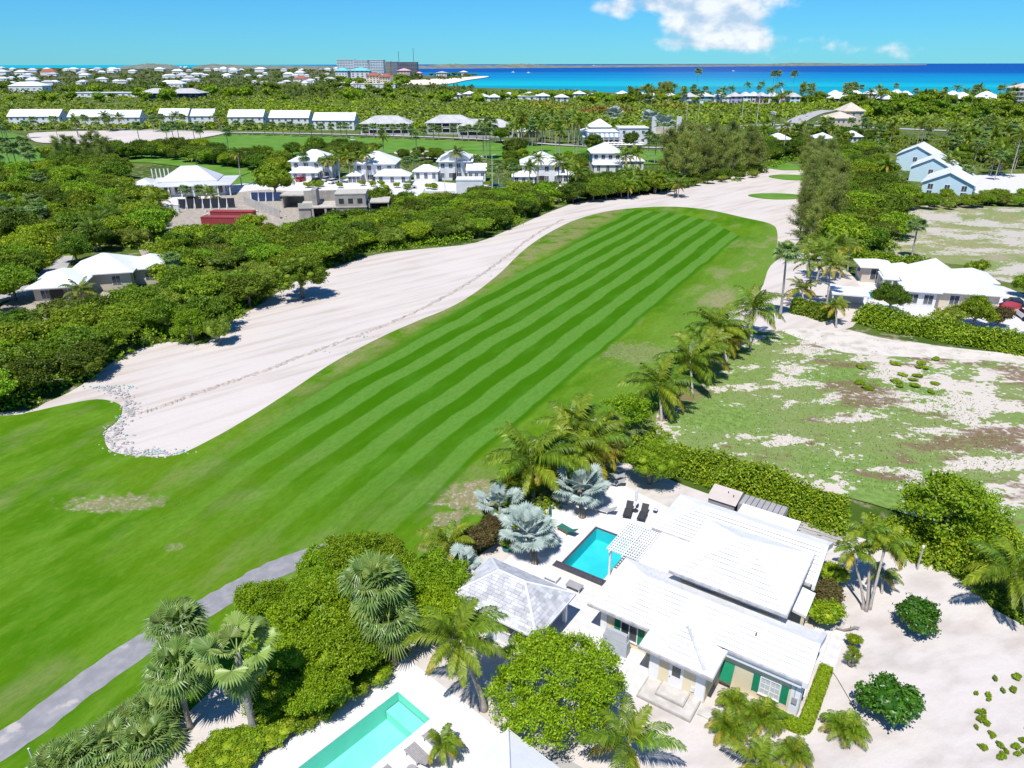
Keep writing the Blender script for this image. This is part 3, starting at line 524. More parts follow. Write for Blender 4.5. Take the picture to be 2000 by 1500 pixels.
# rings: 0 = spear leaves, 1 = upper, 2 = middle, 3 = hanging
fr_set('coconut', frond_mesh, [(0,dict(m='frond_lime',L=2.7,elev=1.25,droop=0.75,seed=1)),(1,dict(m='frond_green',L=3.2,elev=0.95,droop=1.35,seed=2)),(1,dict(m='frond_green',L=3.3,elev=0.75,droop=1.4,seed=3)),(2,dict(m='frond_green',L=3.3,elev=0.45,droop=1.35,seed=4)),(2,dict(m='frond_lime',L=3.2,elev=0.30,droop=1.25,seed=5)),(3,dict(m='frond_lime',L=3.0,elev=-0.05,droop=1.15,seed=6,hang=.7)),(3,dict(m='frond_yellow',L=2.9,elev=-0.3,droop=1.0,seed=7,hang=.7))])
fr_set('golden', frond_mesh, [(0,dict(m='frond_lime',L=2.6,elev=1.25,droop=0.8,seed=11)),(1,dict(m='frond_lime',L=3.1,elev=0.95,droop=1.4,seed=12)),(1,dict(m='frond_green',L=3.1,elev=0.75,droop=1.45,seed=13)),(2,dict(m='frond_lime',L=3.1,elev=0.5,droop=1.5,seed=14)),(2,dict(m='frond_yellow',L=3.0,elev=0.3,droop=1.5,seed=15)),(3,dict(m='frond_yellow',L=2.8,elev=0.0,droop=1.3,seed=16,hang=.7))])
fr_set('areca', frond_mesh, [(0,dict(m='frond_lime',L=1.5,elev=1.3,droop=0.8,seed=21,leaf=.42,n=24,w=.055)),(1,dict(m='frond_green',L=1.8,elev=1.0,droop=1.7,seed=22,leaf=.45,n=26,w=.055)),(1,dict(m='frond_green',L=1.9,elev=0.8,droop=1.8,seed=23,leaf=.45,n=26,w=.055)),(2,dict(m='frond_lime',L=1.9,elev=0.55,droop=1.7,seed=24,leaf=.45,n=26,w=.055)),(3,dict(m='frond_yellow',L=1.8,elev=0.3,droop=1.7,seed=25,leaf=.45,n=26,w=.055))])
fr_set('royal', frond_mesh, [(0,dict(m='frond_lime',L=1.7,elev=1.35,droop=1.0,seed=31,leaf=.5,n=26)),(1,dict(m='frond_green',L=2.2,elev=0.85,droop=1.9,seed=32,leaf=.52,n=28)),(2,dict(m='frond_lime',L=2.3,elev=0.45,droop=1.9,seed=33,leaf=.52,n=28)),(3,dict(m='frond_yellow',L=2.0,elev=0.15,droop=1.7,seed=34,leaf=.5,n=26))])
fr_set('fan', fan_mesh, [(0,dict(m='fan_lime',pet=.7,rad=.85,elev=1.25,droop=.1,seed=1)),(1,dict(m='fan_green',pet=1.0,rad=1.05,elev=.85,droop=.3,seed=2)),(1,dict(m='fan_green',pet=1.05,rad=1.05,elev=.6,droop=.4,seed=3)),(2,dict(m='fan_green',pet=1.05,rad=1.05,elev=.25,droop=.5,seed=4)),(3,dict(m='fan_green',pet=1.0,rad=1.0,elev=-.25,droop=.55,seed=5)),(3,dict(m='fan_lime',pet=.95,rad=1.0,elev=-.6,droop=.5,seed=6))])
fr_set('bigfan', fan_mesh, [(0,dict(m='fan_lime',pet=1.0,rad=1.0,elev=1.2,droop=.1,seed=11,split=.75,n=26)),(1,dict(m='fan_lime',pet=1.4,rad=1.15,elev=.8,droop=.25,seed=12,split=.75,n=26)),(1,dict(m='fan_green',pet=1.4,rad=1.15,elev=.55,droop=.3,seed=13,split=.75,n=26)),(2,dict(m='fan_lime',pet=1.5,rad=1.15,elev=.15,droop=.45,seed=14,split=.75,n=26)),(3,dict(m='fan_lime',pet=1.4,rad=1.1,elev=-.35,droop=.6,seed=15,split=.75,n=26)),(3,dict(m='fan_green',pet=1.3,rad=1.0,elev=-.7,droop=.6,seed=16,split=.75,n=26))])
fr_set('silver', fan_mesh, [(0,dict(m='fan_silver',pet=1.1,rad=1.0,elev=1.3,droop=0.02,seed=21,split=.7,n=24,spread=4.6)),(1,dict(m='fan_silver',pet=1.5,rad=1.15,elev=.95,droop=.08,seed=22,split=.7,n=24,spread=4.8)),(1,dict(m='fan_silver',pet=1.6,rad=1.15,elev=.65,droop=.12,seed=23,split=.7,n=24,spread=4.8)),(2,dict(m='fan_silver',pet=1.6,rad=1.15,elev=.3,droop=.2,seed=24,split=.7,n=24,spread=4.8)),(3,dict(m='fan_silver',pet=1.5,rad=1.05,elev=-.1,droop=.25,seed=25,split=.7,n=24,spread=4.6))])
fr_set('palmetto', fan_mesh, [(0,dict(m='fan_lime',pet=.5,rad=.75,elev=1.25,droop=.1,seed=31)),(1,dict(m='fan_green',pet=.75,rad=.85,elev=.9,droop=.35,seed=32)),(2,dict(m='fan_green',pet=.8,rad=.85,elev=.55,droop=.5,seed=33)),(3,dict(m='fan_lime',pet=.8,rad=.85,elev=.2,droop=.5,seed=34))])
fr_set('date', frond_mesh, [(0,dict(m='frond_green',L=2.4,elev=1.2,droop=0.7,seed=41,leaf=.4,n=34)),(1,dict(m='frond_green',L=3.0,elev=0.9,droop=1.2,seed=42,leaf=.42,n=36,w=.05)),(2,dict(m='frond_green',L=3.0,elev=0.5,droop=1.4,seed=43,leaf=.42,n=36,w=.05)),(3,dict(m='frond_lime',L=2.8,elev=0.05,droop=1.3,seed=44,leaf=.42,n=34))])
RINGS = {0:0.10,1:0.36,2:0.32,3:0.22}
def trunk_mesh(top, r0, r1, m='bark_pale', seed=0, bulge=1.5, rings=11):
    rs = random.Random(seed); mb = MB(); top = Vector(top); pts = []; rad = []
    for i in range(rings):
        t = i/(rings-1); sag = math.sin(t*math.pi)*0.10; pts.append(Vector((top.x*(t**1.5),top.y*(t**1.5),-0.15+(top.z+0.15)*t))+Vector((rs.uniform(-.015,.015),rs.uniform(-.015,.015),0))); rad.append((r0*(1-t)+r1*t)*(1+(bulge-1)*max(0,1-t*7))*(1.0+0.05*(i%2)))
    mb.tube(pts, rad, 8); return mb.mesh('palm_trunk', m, True)
def frond_list(kind, n, seed, wind=None):
    rs = random.Random(seed); out = []; byr = {}
    for me, ring in FR[kind]: byr.setdefault(ring,[]).append(me)
    a = rs.uniform(0,6.28)
    for ring, fr in RINGS.items():
        if ring not in byr: continue
        k = max(1,round(n*fr))
        for i in range(k):
            az = a+2*math.pi*(i+0.37*ring)/k+rs.uniform(-.25,.25); me = rs.choice(byr[ring]); tilt = rs.uniform(-.16,.16)
            if wind is not None: az += 0.35*math.sin(wind-az)
            out.append((me, az, tilt, rs.uniform(.85,1.08)))
    return out
def palm(name, label, kind, base, top, n=20, s=1.0, group=None, r0=0.16, r1=0.11, seed=0, bark='bark_pale', wind=0.2, z=0.1, part='frond', coconuts=False, shaft=False):
    b = Vector((base[0],base[1],z)); t = thing(name, label, 'palm', b, 0, group); tp = Vector((top[0],top[1],top[2]))-b
    link('trunk', trunk_mesh(tp, r0, r1, bark, seed), t)
    for me, az, tilt, q in frond_list(kind, n, seed, wind): link(part, me, t, tp, (0,-tilt,az), s*q)
    if coconuts:
        mb = MB(); rs = random.Random(seed)
        for i in range(7):
            a = rs.uniform(0,6.28); mb.lathe([(.02,-.11),(.10,-.05),(.11,.03),(.05,.11)], 6, (tp.x+.22*math.cos(a), tp.y+.22*math.sin(a), tp.z-.18-rs.uniform(0,.12)))
        mb.build('coconuts', 'coconut', t)
    if shaft:
        mb = MB(); mb.tube([tp-Vector((0,0,.75)), tp-Vector((0,0,.3)), tp+Vector((0,0,.1))], [.10,.12,.05], 8); mb.build('crownshaft', 'crownshaft', t, smooth=True)
    return t
mat('coconut', (0.22,0.22,0.05), (0.16,0.12,0.04), scale=6)
def joined_crown(key, kind, n, seed, s=1.0, dead=False):             # one mesh for palms too far off to show single fronds
    Vs = []; Fs = []; Is = []; mats = []; o = 0
    for me, az, tilt, q in frond_list(kind, n, seed, 0.2):
        M_ = Matrix.Rotation(az,4,'Z') @ Matrix.Rotation(-tilt,4,'Y') @ Matrix.Scale(s*q,4); Vs += [M_ @ v.co for v in me.vertices]; mm = me.materials[0]
        if mm not in mats: mats.append(mm)
        for p in me.polygons: Fs.append(tuple(o+i for i in p.vertices)); Is.append(mats.index(mm))
        o += len(me.vertices)
    return mesh_from(key, Vs, Fs, mats, False, Is)
FARP = {k: [joined_crown('%s_crown_%d'%(k,i), kd, n, 500+7*i+len(k)) for i in range(3)] for k, kd, n in (('coconut','coconut',20),('fan','fan',30),('date','date',24),('silver','silver',22))}
_tk = {}
def far_palm(kind, p, h, s, label, group, seed=0, z=0.1, name=None):
    rs = random.Random(seed*31+7); t = thing(name or {'coconut':'coconut_palm','fan':'fan_palm','date':'date_palm','silver':'silver_palm'}[kind], label, 'palm', (p[0],p[1],z), rs.uniform(0,6.28), group)
    k = seed % 4
    if k not in _tk: _tk[k] = trunk_mesh((0.12*(k-1.5),0.06*k,1.0), 0.13, 0.095, 'bark_pale', k, bulge=1.3, rings=7)
    link('trunk', _tk[k], t, None, None, (1.4,1.4,h)); link('crown', FARP[kind][seed%3], t, (0.12*(k-1.5)*1.4,0.06*k*1.4,h), None, s); return t
# ---------------------------------------------------------------- the white-roofed house and its terrace
mat('roof_white', (0.80,0.795,0.78), (0.70,0.695,0.68), scale=0.7, rough=0.8, bump=0.15, bscale=9, rand=0.12, detail=8, spec=0.1); mat('roof_cap', (0.75,0.75,0.75), (0.68,0.68,0.68), scale=1.2, rough=0.8, spec=0.1)
mat('roof_grey', (0.62,0.62,0.63), (0.44,0.44,0.46), scale=1.4, rough=0.85, bump=0.3, rand=0.25, detail=8); mat('wall_cream', (0.74,0.64,0.44), (0.70,0.61,0.43), scale=0.8, rough=0.85, bump=0.06)
mat('trim_white', (0.80,0.80,0.80), (0.75,0.75,0.76), scale=1.5, rough=0.6); mat('gutter', (0.34,0.33,0.34), (0.52,0.51,0.51), scale=2.0, rough=0.6); mat('shutter_green', (0.012,0.22,0.105), (0.014,0.25,0.12), scale=3, rough=0.45)
mat('glass', (0.045,0.055,0.065), (0.09,0.10,0.11), scale=0.6, rough=0.06, spec=0.8); mat('blind', (0.62,0.62,0.60), (0.50,0.50,0.49), scale=3, stretch=(0.2,0.2,9)); mat('shade', (0.045,0.04,0.04), scale=2)  # shade: near-black that paints shaded openings onto walls, also used on doors
mat('step_stone', (0.58,0.54,0.50), (0.44,0.41,0.38), scale=1.3, rough=0.9, bump=0.3); mat('step_edge', (0.33,0.31,0.28), (0.42,0.40,0.37), scale=3, rough=0.9); mat('grey_cloth', (0.42,0.44,0.47), (0.36,0.38,0.41), scale=1.5, rough=0.9, bump=0.3)
mat('grey_panel', (0.30,0.29,0.29), (0.36,0.35,0.34), scale=1.2, rough=0.7); mat('beige_panel', (0.55,0.48,0.43), (0.50,0.44,0.39), scale=1.2, rough=0.7); mat('old_wood', (0.48,0.45,0.43), (0.34,0.32,0.30), scale=2.5, stretch=(0.3,3,1), rough=0.9, bump=0.3)
mat('pool_tile', (0.055,0.05,0.06), (0.09,0.085,0.10), scale=8, rough=0.35); mat('coping', (0.72,0.62,0.54), (0.66,0.56,0.48), scale=2, rough=0.8)
mat('metal_white', (0.78,0.78,0.78), scale=4, rough=0.4); mat('metal_dark', (0.03,0.03,0.033), (0.05,0.05,0.055), scale=6, rough=0.5); mat('sling_black', (0.035,0.035,0.04), (0.055,0.055,0.062), scale=14, rough=0.8); mat('sling_grey', (0.40,0.41,0.42), (0.33,0.34,0.35), scale=9, rough=0.85)
mat('wood_brown', (0.30,0.15,0.08), (0.20,0.10,0.055), scale=5, rough=0.6); mat('canvas_white', (0.80,0.80,0.79), scale=3, rough=0.9); mat('canvas_green', (0.02,0.13,0.10), (0.03,0.16,0.12), scale=5, rough=0.85); mat('terracotta', (0.25,0.13,0.08), (0.18,0.10,0.06), scale=4); mat('pot_grey', (0.22,0.20,0.18), (0.15,0.14,0.13), scale=4); mat('teal_glaze', (0.03,0.22,0.22), scale=3, rough=0.3)
def water_mat(name):
    t = NT(name); t.N.remove(t.b); bp = t.N.new('ShaderNodeBump'); bp.inputs['Strength'].default_value = 0.18; bp.inputs['Distance'].default_value = 0.06; t.L.new(t.noise(2.6,4,dist=0.4), bp.inputs['Height'])
    tr = t.N.new('ShaderNodeBsdfTransparent'); tr.inputs[0].default_value = (0.80,0.97,0.96,1); gl = t.N.new('ShaderNodeBsdfGlossy'); gl.inputs['Roughness'].default_value = 0.05; t.L.new(bp.outputs[0], gl.inputs['Normal'])
    fr = t.N.new('ShaderNodeFresnel'); fr.inputs[0].default_value = 1.33; t.L.new(bp.outputs[0], fr.inputs['Normal']); mx = t.N.new('ShaderNodeMixShader'); t.L.new(fr.outputs[0], mx.inputs[0]); t.L.new(tr.outputs[0], mx.inputs[1]); t.L.new(gl.outputs[0], mx.inputs[2]); t.L.new(mx.outputs[0], t.N['Material Output'].inputs[0])
water_mat('water')
mat('pool_blue', (0.03,0.50,0.56), (0.05,0.58,0.63), scale=0.5, rough=0.8); mat('pool_aqua', (0.26,0.66,0.56), (0.33,0.72,0.62), scale=0.5, rough=0.8)
def root(name, label, cat, x=0.0, y=0.0, z=0.0, rz=0.0, group=None):
    p = hw(x,y,z); return thing(name, label, cat, p, HA+rz, group)
def clip(poly, a, b, c):                             # keep a*s+b*t <= c
    out = []
    for i in range(len(poly)):
        p, q = poly[i], poly[(i+1)%len(poly)]; dp, dq = a*p[0]+b*p[1]-c, a*q[0]+b*q[1]-c
        if dp <= 0: out.append(p)
        if (dp < 0 < dq) or (dq < 0 < dp): k = dp/(dp-dq); out.append((p[0]+k*(q[0]-p[0]), p[1]+k*(q[1]-p[1])))
    return out
def slabs(face, row, length, seed=0, lift=0.045, thick=0.05, gap=0.018):
    """face: 3-D corners, the first two are the eave; returns one (verts, faces) per slab, laid in stepped courses"""
    rs = random.Random(seed); o = Vector(face[0]); ex = (Vector(face[1])-o).normalized(); nn = ex.cross(Vector(face[2])-o).normalized(); ey = nn.cross(ex)
    if nn.z < 0: nn = -nn
    if ey.z < 0: ey = -ey
    q = [((Vector(p)-o).dot(ex),(Vector(p)-o).dot(ey)) for p in face]; tmax = max(p[1] for p in q); s0 = min(p[0] for p in q); s1 = max(p[0] for p in q); out = []; t = 0.0; r = 0
    nrow = max(1,round(tmax/row)); row = tmax/nrow
    for r in range(nrow):
        t0, t1 = r*row, (r+1)*row; s = s0-rs.uniform(0,length)
        while s < s1:
            ln = length*rs.uniform(.8,1.25); c = clip(clip(clip(clip(q,1,0,s+ln-gap),-1,0,-s),0,1,t1-.022),0,-1,-t0); s += ln
            if len(c) < 3 or abs(sum(c[i][0]*c[(i+1)%len(c)][1]-c[(i+1)%len(c)][0]*c[i][1] for i in range(len(c)))) < 0.012: continue
            j = rs.uniform(-.006,.006); n = len(c); up = [o+ex*a+ey*b+nn*(thick+j+lift*(1-(b-t0)/row)) for a, b in c]; dn = [o+ex*a+ey*b+nn*0.004 for a, b in c]
            if (up[1]-up[0]).cross(up[2]-up[0]).dot(nn) < 0: up.reverse(); dn.reverse()
            out.append((up+dn, [tuple(range(n))]+[(n+i,n+(i+1)%n,(i+1)%n,i) for i in range(n)]))
    return out
def lay(parent, slab_list, m, single=True, name='roof_slab'):
    if single:
        for v, f in slab_list: link(name, mesh_from(name, v, f, m), parent)
    else:
        mb = MB()
        for v, f in slab_list: mb.add(v, f)
        tag(mb.build(name+'s', m, parent), kind='stuff')
def caps(parent, lines, m='roof_cap', r=0.09, name='ridge_cap'):
    for a, b in lines: mb = MB(); mb.tube([Vector(a)+Vector((0,0,.06)),Vector(b)+Vector((0,0,.06))], r, 6); mb.build(name, m, parent)
def roof_body(name, faces, zb, m, parent):          # closed body: sloping faces with a level soffit under them
    V = []; F = []; bot = []
    for f in faces: b = len(V); V += [Vector(p) for p in f]; F.append(tuple(range(b,b+len(f))))
    return link(name, mesh_from(name, V, F, m), parent)
house = root('house', 'cream-walled house with white slab roofs and green shutters beside the small pool', 'house', 0, 0, 0)
E1, ZR = 2.9, 4.38; SL = (ZR-E1)/2.87
# walls: every wing a closed body
def wall(x0, x1, y0, y1, z1, parent=house, m='wall_cream', gable=None, name='wall'):
    mb = MB(); mb.box(x0,x1,y0,y1,0,z1)
    if gable:
        ym, zm = gable; mb.add([(x1-.2,y0,z1),(x1-.2,y1,z1),(x1-.2,ym,zm),(x1,y0,z1),(x1,y1,z1),(x1,ym,zm)], [(0,2,1),(3,4,5),(0,3,5,2),(1,2,5,4)])
    return mb.build(name, m, parent)
wall(0.62,13.6,1.1,5.2,2.86,gable=(2.95,4.05)); wall(0.62,8.9,0.6,1.098,2.84); wall(4.95,8.65,-1.1,0.598,2.80); wall(4.3,11.05,5.202,10.8,4.30); wall(0.6,11.8,10.802,15.5,2.86,gable=(13.15,4.05)); wall(1.4,4.298,5.21,10.79,2.70)
# soffits and fascia/gutters as thin slabs below the roof faces
def eave_ring(x0, x1, y0, y1, z, h=0.16, w=0.10, sides='lfrb'):
    mb = MB()
    if 'f' in sides: mb.box(x0,x1,y0-w,y0,z-h,z+.02)
    if 'b' in sides: mb.box(x0,x1,y1,y1+w,z-h,z+.02)
    if 'l' in sides: mb.box(x0-w,x0,y0-w,y1+w,z-h,z+.02)
    if 'r' in sides: mb.box(x1,x1+w,y0-w,y1+w,z-h,z+.02)
    mb.build('gutter','gutter',house); mb = MB(); mb.box(x0,x1,y0,y1,z-h,z-h+.03); mb.build('soffit','trim_white',house)
N_IND = [0]
def add_roof(faces, single, caplines, row=0.33, length=0.95, m='roof_white', seed=0, capr=0.07, parent=house):
    r = roof_body('roof', faces, 0, m, parent)
    for i, f in enumerate(faces):
        sl = slabs(f, row, length, seed+i); one = i in single; lay(r, sl, m, one); N_IND[0] += len(sl) if one else 0
    caps(r, caplines, r=capr); return r
yf = 0.72; zf = E1+SL*yf
fw_faces = [[(0,0,E1),(6.0,0,E1),(6.0,2.87,ZR),(2.87,2.87,ZR)], [(6.0,yf,zf),(13.62,yf,zf),(13.62,2.87,ZR),(6.0,2.87,ZR)], [(0,5.74,E1),(0,0,E1),(2.87,2.87,ZR)], [(13.62,5.74,E1),(0,5.74,E1),(2.87,2.87,ZR),(13.62,2.87,ZR)]]
fr = add_roof(fw_faces, (0,1), [((0,0,E1),(2.87,2.87,ZR)),((0,5.74,E1),(2.87,2.87,ZR)),((2.87,2.87,ZR),(13.6,2.87,ZR))], seed=10)
mb = MB(); mb.add([(13.6,yf-.1,zf-.35),(13.6,2.87,ZR-.3),(13.6,5.84,E1-.35),(13.6,5.84,E1+.12),(13.6,2.87,ZR+.17),(13.6,yf-.1,zf+.1)]+[(13.9,yf-.1,zf-.35),(13.9,2.87,ZR-.3),(13.9,5.84,E1-.35),(13.9,5.84,E1+.12),(13.9,2.87,ZR+.17),(13.9,yf-.1,zf+.1)],
    [(0,1,4,5),(1,2,3,4),(11,10,7,6),(10,9,8,7),(5,4,10,11),(4,3,9,10),(0,6,7,1),(1,7,8,2),(0,5,11,6),(2,8,9,3)]); mb.build('verge','roof_cap',house)
mb = MB(); mb.box(0,6.0,-.10,0,E1-.16,E1+.02); mb.box(-.10,0,-.10,5.84,E1-.16,E1+.02); mb.build('gutter','gutter',house)
mb = MB(); mb.box(9.2,13.6,yf-.13,yf-.002,zf-.13,zf+.03); mb.build('gutter','gutter',house); mb = MB(); mb.box(8.9,13.598,yf,1.098,zf-.55,zf-.12); mb.build('fascia','trim_white',house)
mb = MB(); mb.box(0,6.0,0,0.6,E1-.16,E1-.12); mb.box(-.0,.62,.6,5.74,E1-.16,E1-.121); mb.build('soffit','trim_white',house)
# porch roof
px0, px1, py0, pz = 4.44, 9.05, -1.63, 2.9; pm = (px0+px1)/2; ph = pz+SL*(px1-px0)/2
pa = (pm, py0+(px1-px0)/2, ph); pb = (pm, 3.2, ph)
pf = [[(px0,py0,pz),(px1,py0,pz),pa], [(px1,py0,pz),(px1,2.9,pz),pb,pa], [(px0,2.9,pz),(px0,py0,pz),pa,pb]]
pr = add_roof(pf, (0,), [((px0,py0,pz),pa),((px1,py0,pz),pa),(pa,(pm,2.6,ph))], seed=20, capr=0.05)
mb = MB(); v = Vector(pa); w = Vector((px1,py0,pz)); mb.bar(v.lerp(w,.06)+Vector((-.25,-.08,.05)), v.lerp(w,.90)+Vector((-.3,-.05,.10)), .20, .05); mb.build('flashing','roof_grey',pr)
eave_ring(px0,px1,py0,0.55,pz,sides='lfr')
# the higher middle roof
cx0, cx1, cy0, cy1, cz = 3.82, 11.52, 4.38, 11.58, 4.42; am, bm_ = (7.42,7.98,6.32), (7.92,7.98,6.32)
cf = [[(cx0,cy0,cz),(cx1,cy0,cz),bm_,am], [(cx1,cy0,cz),(cx1,cy1,cz),bm_], [(cx0,cy1,cz),(cx0,cy0,cz),am], [(cx1,cy1,cz),(cx0,cy1,cz),am,bm_]]
add_roof(cf, (0,1), [((cx0,cy0,cz),am),((cx1,cy0,cz),bm_),((cx1,cy1,cz),bm_),((cx0,cy1,cz),am),(am,bm_)], seed=30, row=.36, length=1.0, capr=.06); eave_ring(cx0,cx1,cy0,cy1,cz)
# rear wing
ry0, ry1 = 10.3, 16.0; rm = 13.15; rf = [[(0.1,ry0,E1),(12.0,ry0,E1),(12.0,rm,ZR),(2.95,rm,ZR)], [(0.1,ry1,E1),(0.1,ry0,E1),(2.95,rm,ZR)], [(12.0,ry1,E1),(0.1,ry1,E1),(2.95,rm,ZR),(12.0,rm,ZR)]]
add_roof(rf, (), [((0.1,ry0,E1),(2.95,rm,ZR)),((0.1,ry1,E1),(2.95,rm,ZR)),((2.95,rm,ZR),(12.0,rm,ZR))], seed=40)
mb = MB(); mb.box(0.1,11.9,ry0-.1,ry0,E1-.16,E1+.02); mb.box(0,.1,ry0-.1,ry1+.1,E1-.16,E1+.02); mb.build('gutter','gutter',house)
mb = MB(); mb.box(.1,.6,ry0,ry1,E1-.16,E1-.12); mb.box(.6,11.8,ry0,10.80,E1-.16,E1-.121); mb.build('soffit','trim_white',house)
mb = MB(); mb.add([(x,y,z) for x in (11.98,12.2) for y, z in ((ry0-.1,E1-.35),(rm,ZR-.3),(ry1+.1,E1-.35),(ry1+.1,E1+.12),(rm,ZR+.16),(ry0-.1,E1+.1))], [(0,1,4,5),(1,2,3,4),(11,10,7,6),(10,9,8,7),(5,4,10,11),(4,3,9,10),(0,6,7,1),(1,7,8,2),(0,5,11,6),(2,8,9,3)]); mb.build('verge','roof_cap',house)
# flat connector roof, entry canopy on the far side, white back room
mb = MB(); mb.box(.86,4.29,5.76,10.19,2.72,2.90); mb.build('flat_roof','roof_cap',house)
mb = MB(); mb.add([(11.1,7.3,2.75),(12.35,7.3,2.55),(12.35,10.0,2.55),(11.1,10.0,2.75),(11.1,7.3,2.55),(12.35,7.3,2.35),(12.35,10.0,2.35),(11.1,10.0,2.55)], [(0,1,2,3),(7,6,5,4),(0,4,5,1),(1,5,6,2),(2,6,7,3),(3,7,4,0)]); mb.build('entry_canopy','roof_white',house)
for y in (7.45,9.85): mb = MB(); mb.box(12.05,12.25,y-.1,y+.1,0,2.4); mb.build('column','wall_cream',house)
mb = MB(); mb.box(4.85,9.3,15.98,18.0,0,2.45); mb.build('back_room','trim_white',house); mb = MB(); mb.box(4.75,9.4,16.12,18.1,2.45,2.62); mb.build('back_room_roof','roof_cap',house)
mb = MB(); mb.tube([(10.4,2.0,3.5),(10.4,2.0,4.25)], .045, 6); mb.build('vent_pipe','metal_dark',house)
# openings
def window(x0, x1, z0, z1, y, parent=house, side='f', cols=2, rows=3, pane='glass', sash=True):
    """frame > pane, muntin; side f faces -y, r faces +x (x0,x1 then run along y and y is the wall's x)"""
    T = (lambda a, d, z: (a, y-d, z)) if side == 'f' else (lambda a, d, z: (y+d, a, z))
    def bx(mb, a0, a1, d0, d1, za, zb):
        p = [T(a0,d0,za), T(a1,d1,zb)]; q = [sorted((p[0][i],p[1][i])) for i in range(3)]; mb.box(*q[0],*q[1],*q[2])
    mb = MB(); t = .07
    bx(mb,x0-t,x1+t,0,.07,z1,z1+t); bx(mb,x0-t-.03,x1+t+.03,0,.11,z0-t,z0); bx(mb,x0-t,x0,0,.07,z0,z1); bx(mb,x1,x1+t,0,.07,z0,z1); xm = (x0+x1)/2; bx(mb,xm-.035,xm+.035,0,.065,z0,z1)
    w = mb.build('window','trim_white',parent)
    for a, b in ((x0,xm-.035),(xm+.035,x1)): mb = MB(); bx(mb,a,b,.004,.02,z0,z1); mb.build('pane',pane,w)
    if sash:
        for a, b in ((x0,xm-.035),(xm+.035,x1)):
            mb = MB()
            for i in range(1,rows): z = z0+(z1-z0)*i/rows; bx(mb,a,b,.02,.038,z-.012,z+.012)
            for i in range(1,cols): s = a+(b-a)*i/cols; bx(mb,s-.012,s+.012,.02,.04,z0,z1)
            mb.build('muntin','trim_white',w)
    return w
def shutter(x0, x1, z0, z1, y, side='f', parent=house):
    mb = MB(); n = 12
    def bx(a0,a1,d0,d1,za,zb):
        if side == 'f': mb.box(a0,a1,y-d1,y-d0,za,zb)
        else: mb.box(y+d0,y+d1,a0,a1,za,zb)
    bx(x0,x1,.012,.03,z0,z1); bx(x0,x0+.05,.03,.055,z0,z1); bx(x1-.05,x1,.03,.055,z0,z1)
    for i in range(n): z = z0+(z1-z0)*(i+.3)/n; bx(x0+.05,x1-.05,.03,.048,z,z+(z1-z0)/n*.55)
    return mb.build('shutter','shutter_green',parent)
window(2.2,3.32,.75,2.05,.6,sash=False); shutter(1.68,2.12,.7,2.1,.6); shutter(3.4,3.84,.7,2.1,.6)
window(11.33,12.42,.72,1.98,1.1,pane='blind'); shutter(10.84,11.24,.68,2.02,1.1); shutter(12.52,12.94,.68,2.02,1.1)
mb = MB(); mb.add([(8.95,1.06,2.0),(9.68,1.06,2.0),(9.68,.62,.86),(8.95,.62,.86),(8.95,1.02,2.03),(9.68,1.02,2.03),(9.68,.57,.88),(8.95,.57,.88)], [(0,1,2,3),(7,6,5,4),(0,4,5,1),(1,5,6,2),(2,6,7,3),(3,7,4,0)]); mb.build('awning_shutter','shutter_green',house)
window(2.3,3.4,.8,2.0,13.6,side='r'); shutter(1.75,2.22,.75,2.05,13.6,'r'); shutter(3.5,3.97,.75,2.05,13.6,'r'); window(12.2,13.9,.7,2.1,11.8,side='r'); shutter(11.5,12.1,.65,2.15,11.8,'r'); shutter(14.0,14.6,.65,2.15,11.8,'r')
window(5.5,6.6,3.55,4.0,5.2,sash=False); window(8.6,9.7,3.55,4.0,5.2,sash=False)
for x0, x1, y0, z1 in ((5.0,5.62,-1.1,2.78),(8.02,8.6,-1.1,2.78),(.66,1.12,.6,2.7)): mb = MB(); mb.box(x0,x1,y0-.05,y0-.002,0,z1); mb.build('pilaster','trim_white',house)
mb = MB(); mb.box(13.05,13.64,1.02,1.098,0,2.6); mb.box(13.602,13.66,1.02,1.6,0,2.6); mb.build('pilaster','trim_white',house)
dr = MB(); dr.box(6.3,7.22,-1.16,-1.102,.3,2.3); d = dr.build('door','trim_white',house); mb = MB(); mb.box(6.5,7.04,-1.18,-1.161,1.3,2.05); mb.build('pane','glass',d); mb = MB(); mb.lathe([(.02,-.02),(.035,.0),(.02,.02)],8,(6.38,-1.2,1.15)); mb.build('door_handle','metal_dark',d)
mb = MB(); mb.box(7.78,8.0,-1.2,-1.102,.75,1.1); mb.build('meter_box','metal_white',house); mb = MB(); mb.box(13.2,13.5,.93,1.018,1.15,1.6); mb.build('utility_box','grey_panel',house)
mb = MB(); mb.tube([(13.3,1.0,1.6),(13.3,1.0,2.5)],.03,6); mb.build('conduit','gutter',house)
mb = MB(); mb.box(5.02,8.47,-2.9,-1.104,GZ-.05,.30); st = mb.build('step','step_stone',house); mb = MB(); mb.box(5.95,7.75,-2.25,-1.106,.302,.46); st2 = mb.build('step','step_stone',house)
for p, s in ((st,(5.02,8.47,-2.9,.305)),(st2,(5.95,7.75,-2.25,.465))): mb = MB(); x0, x1, y0, z = s; mb.box(x0-.02,x1+.02,y0-.03,y0+.07,z-.16,z); mb.box(x0-.03,x0+.07,y0+.07,-1.11,z-.16,z); mb.box(x1-.07,x1+.03,y0+.07,-1.11,z-.16,z); mb.build('nosing','step_edge',p)
mb = MB(); mb.box(8.6,9.6,-2.1,-1.2,GZ-.05,.24); mb.build('step','step_stone',house)
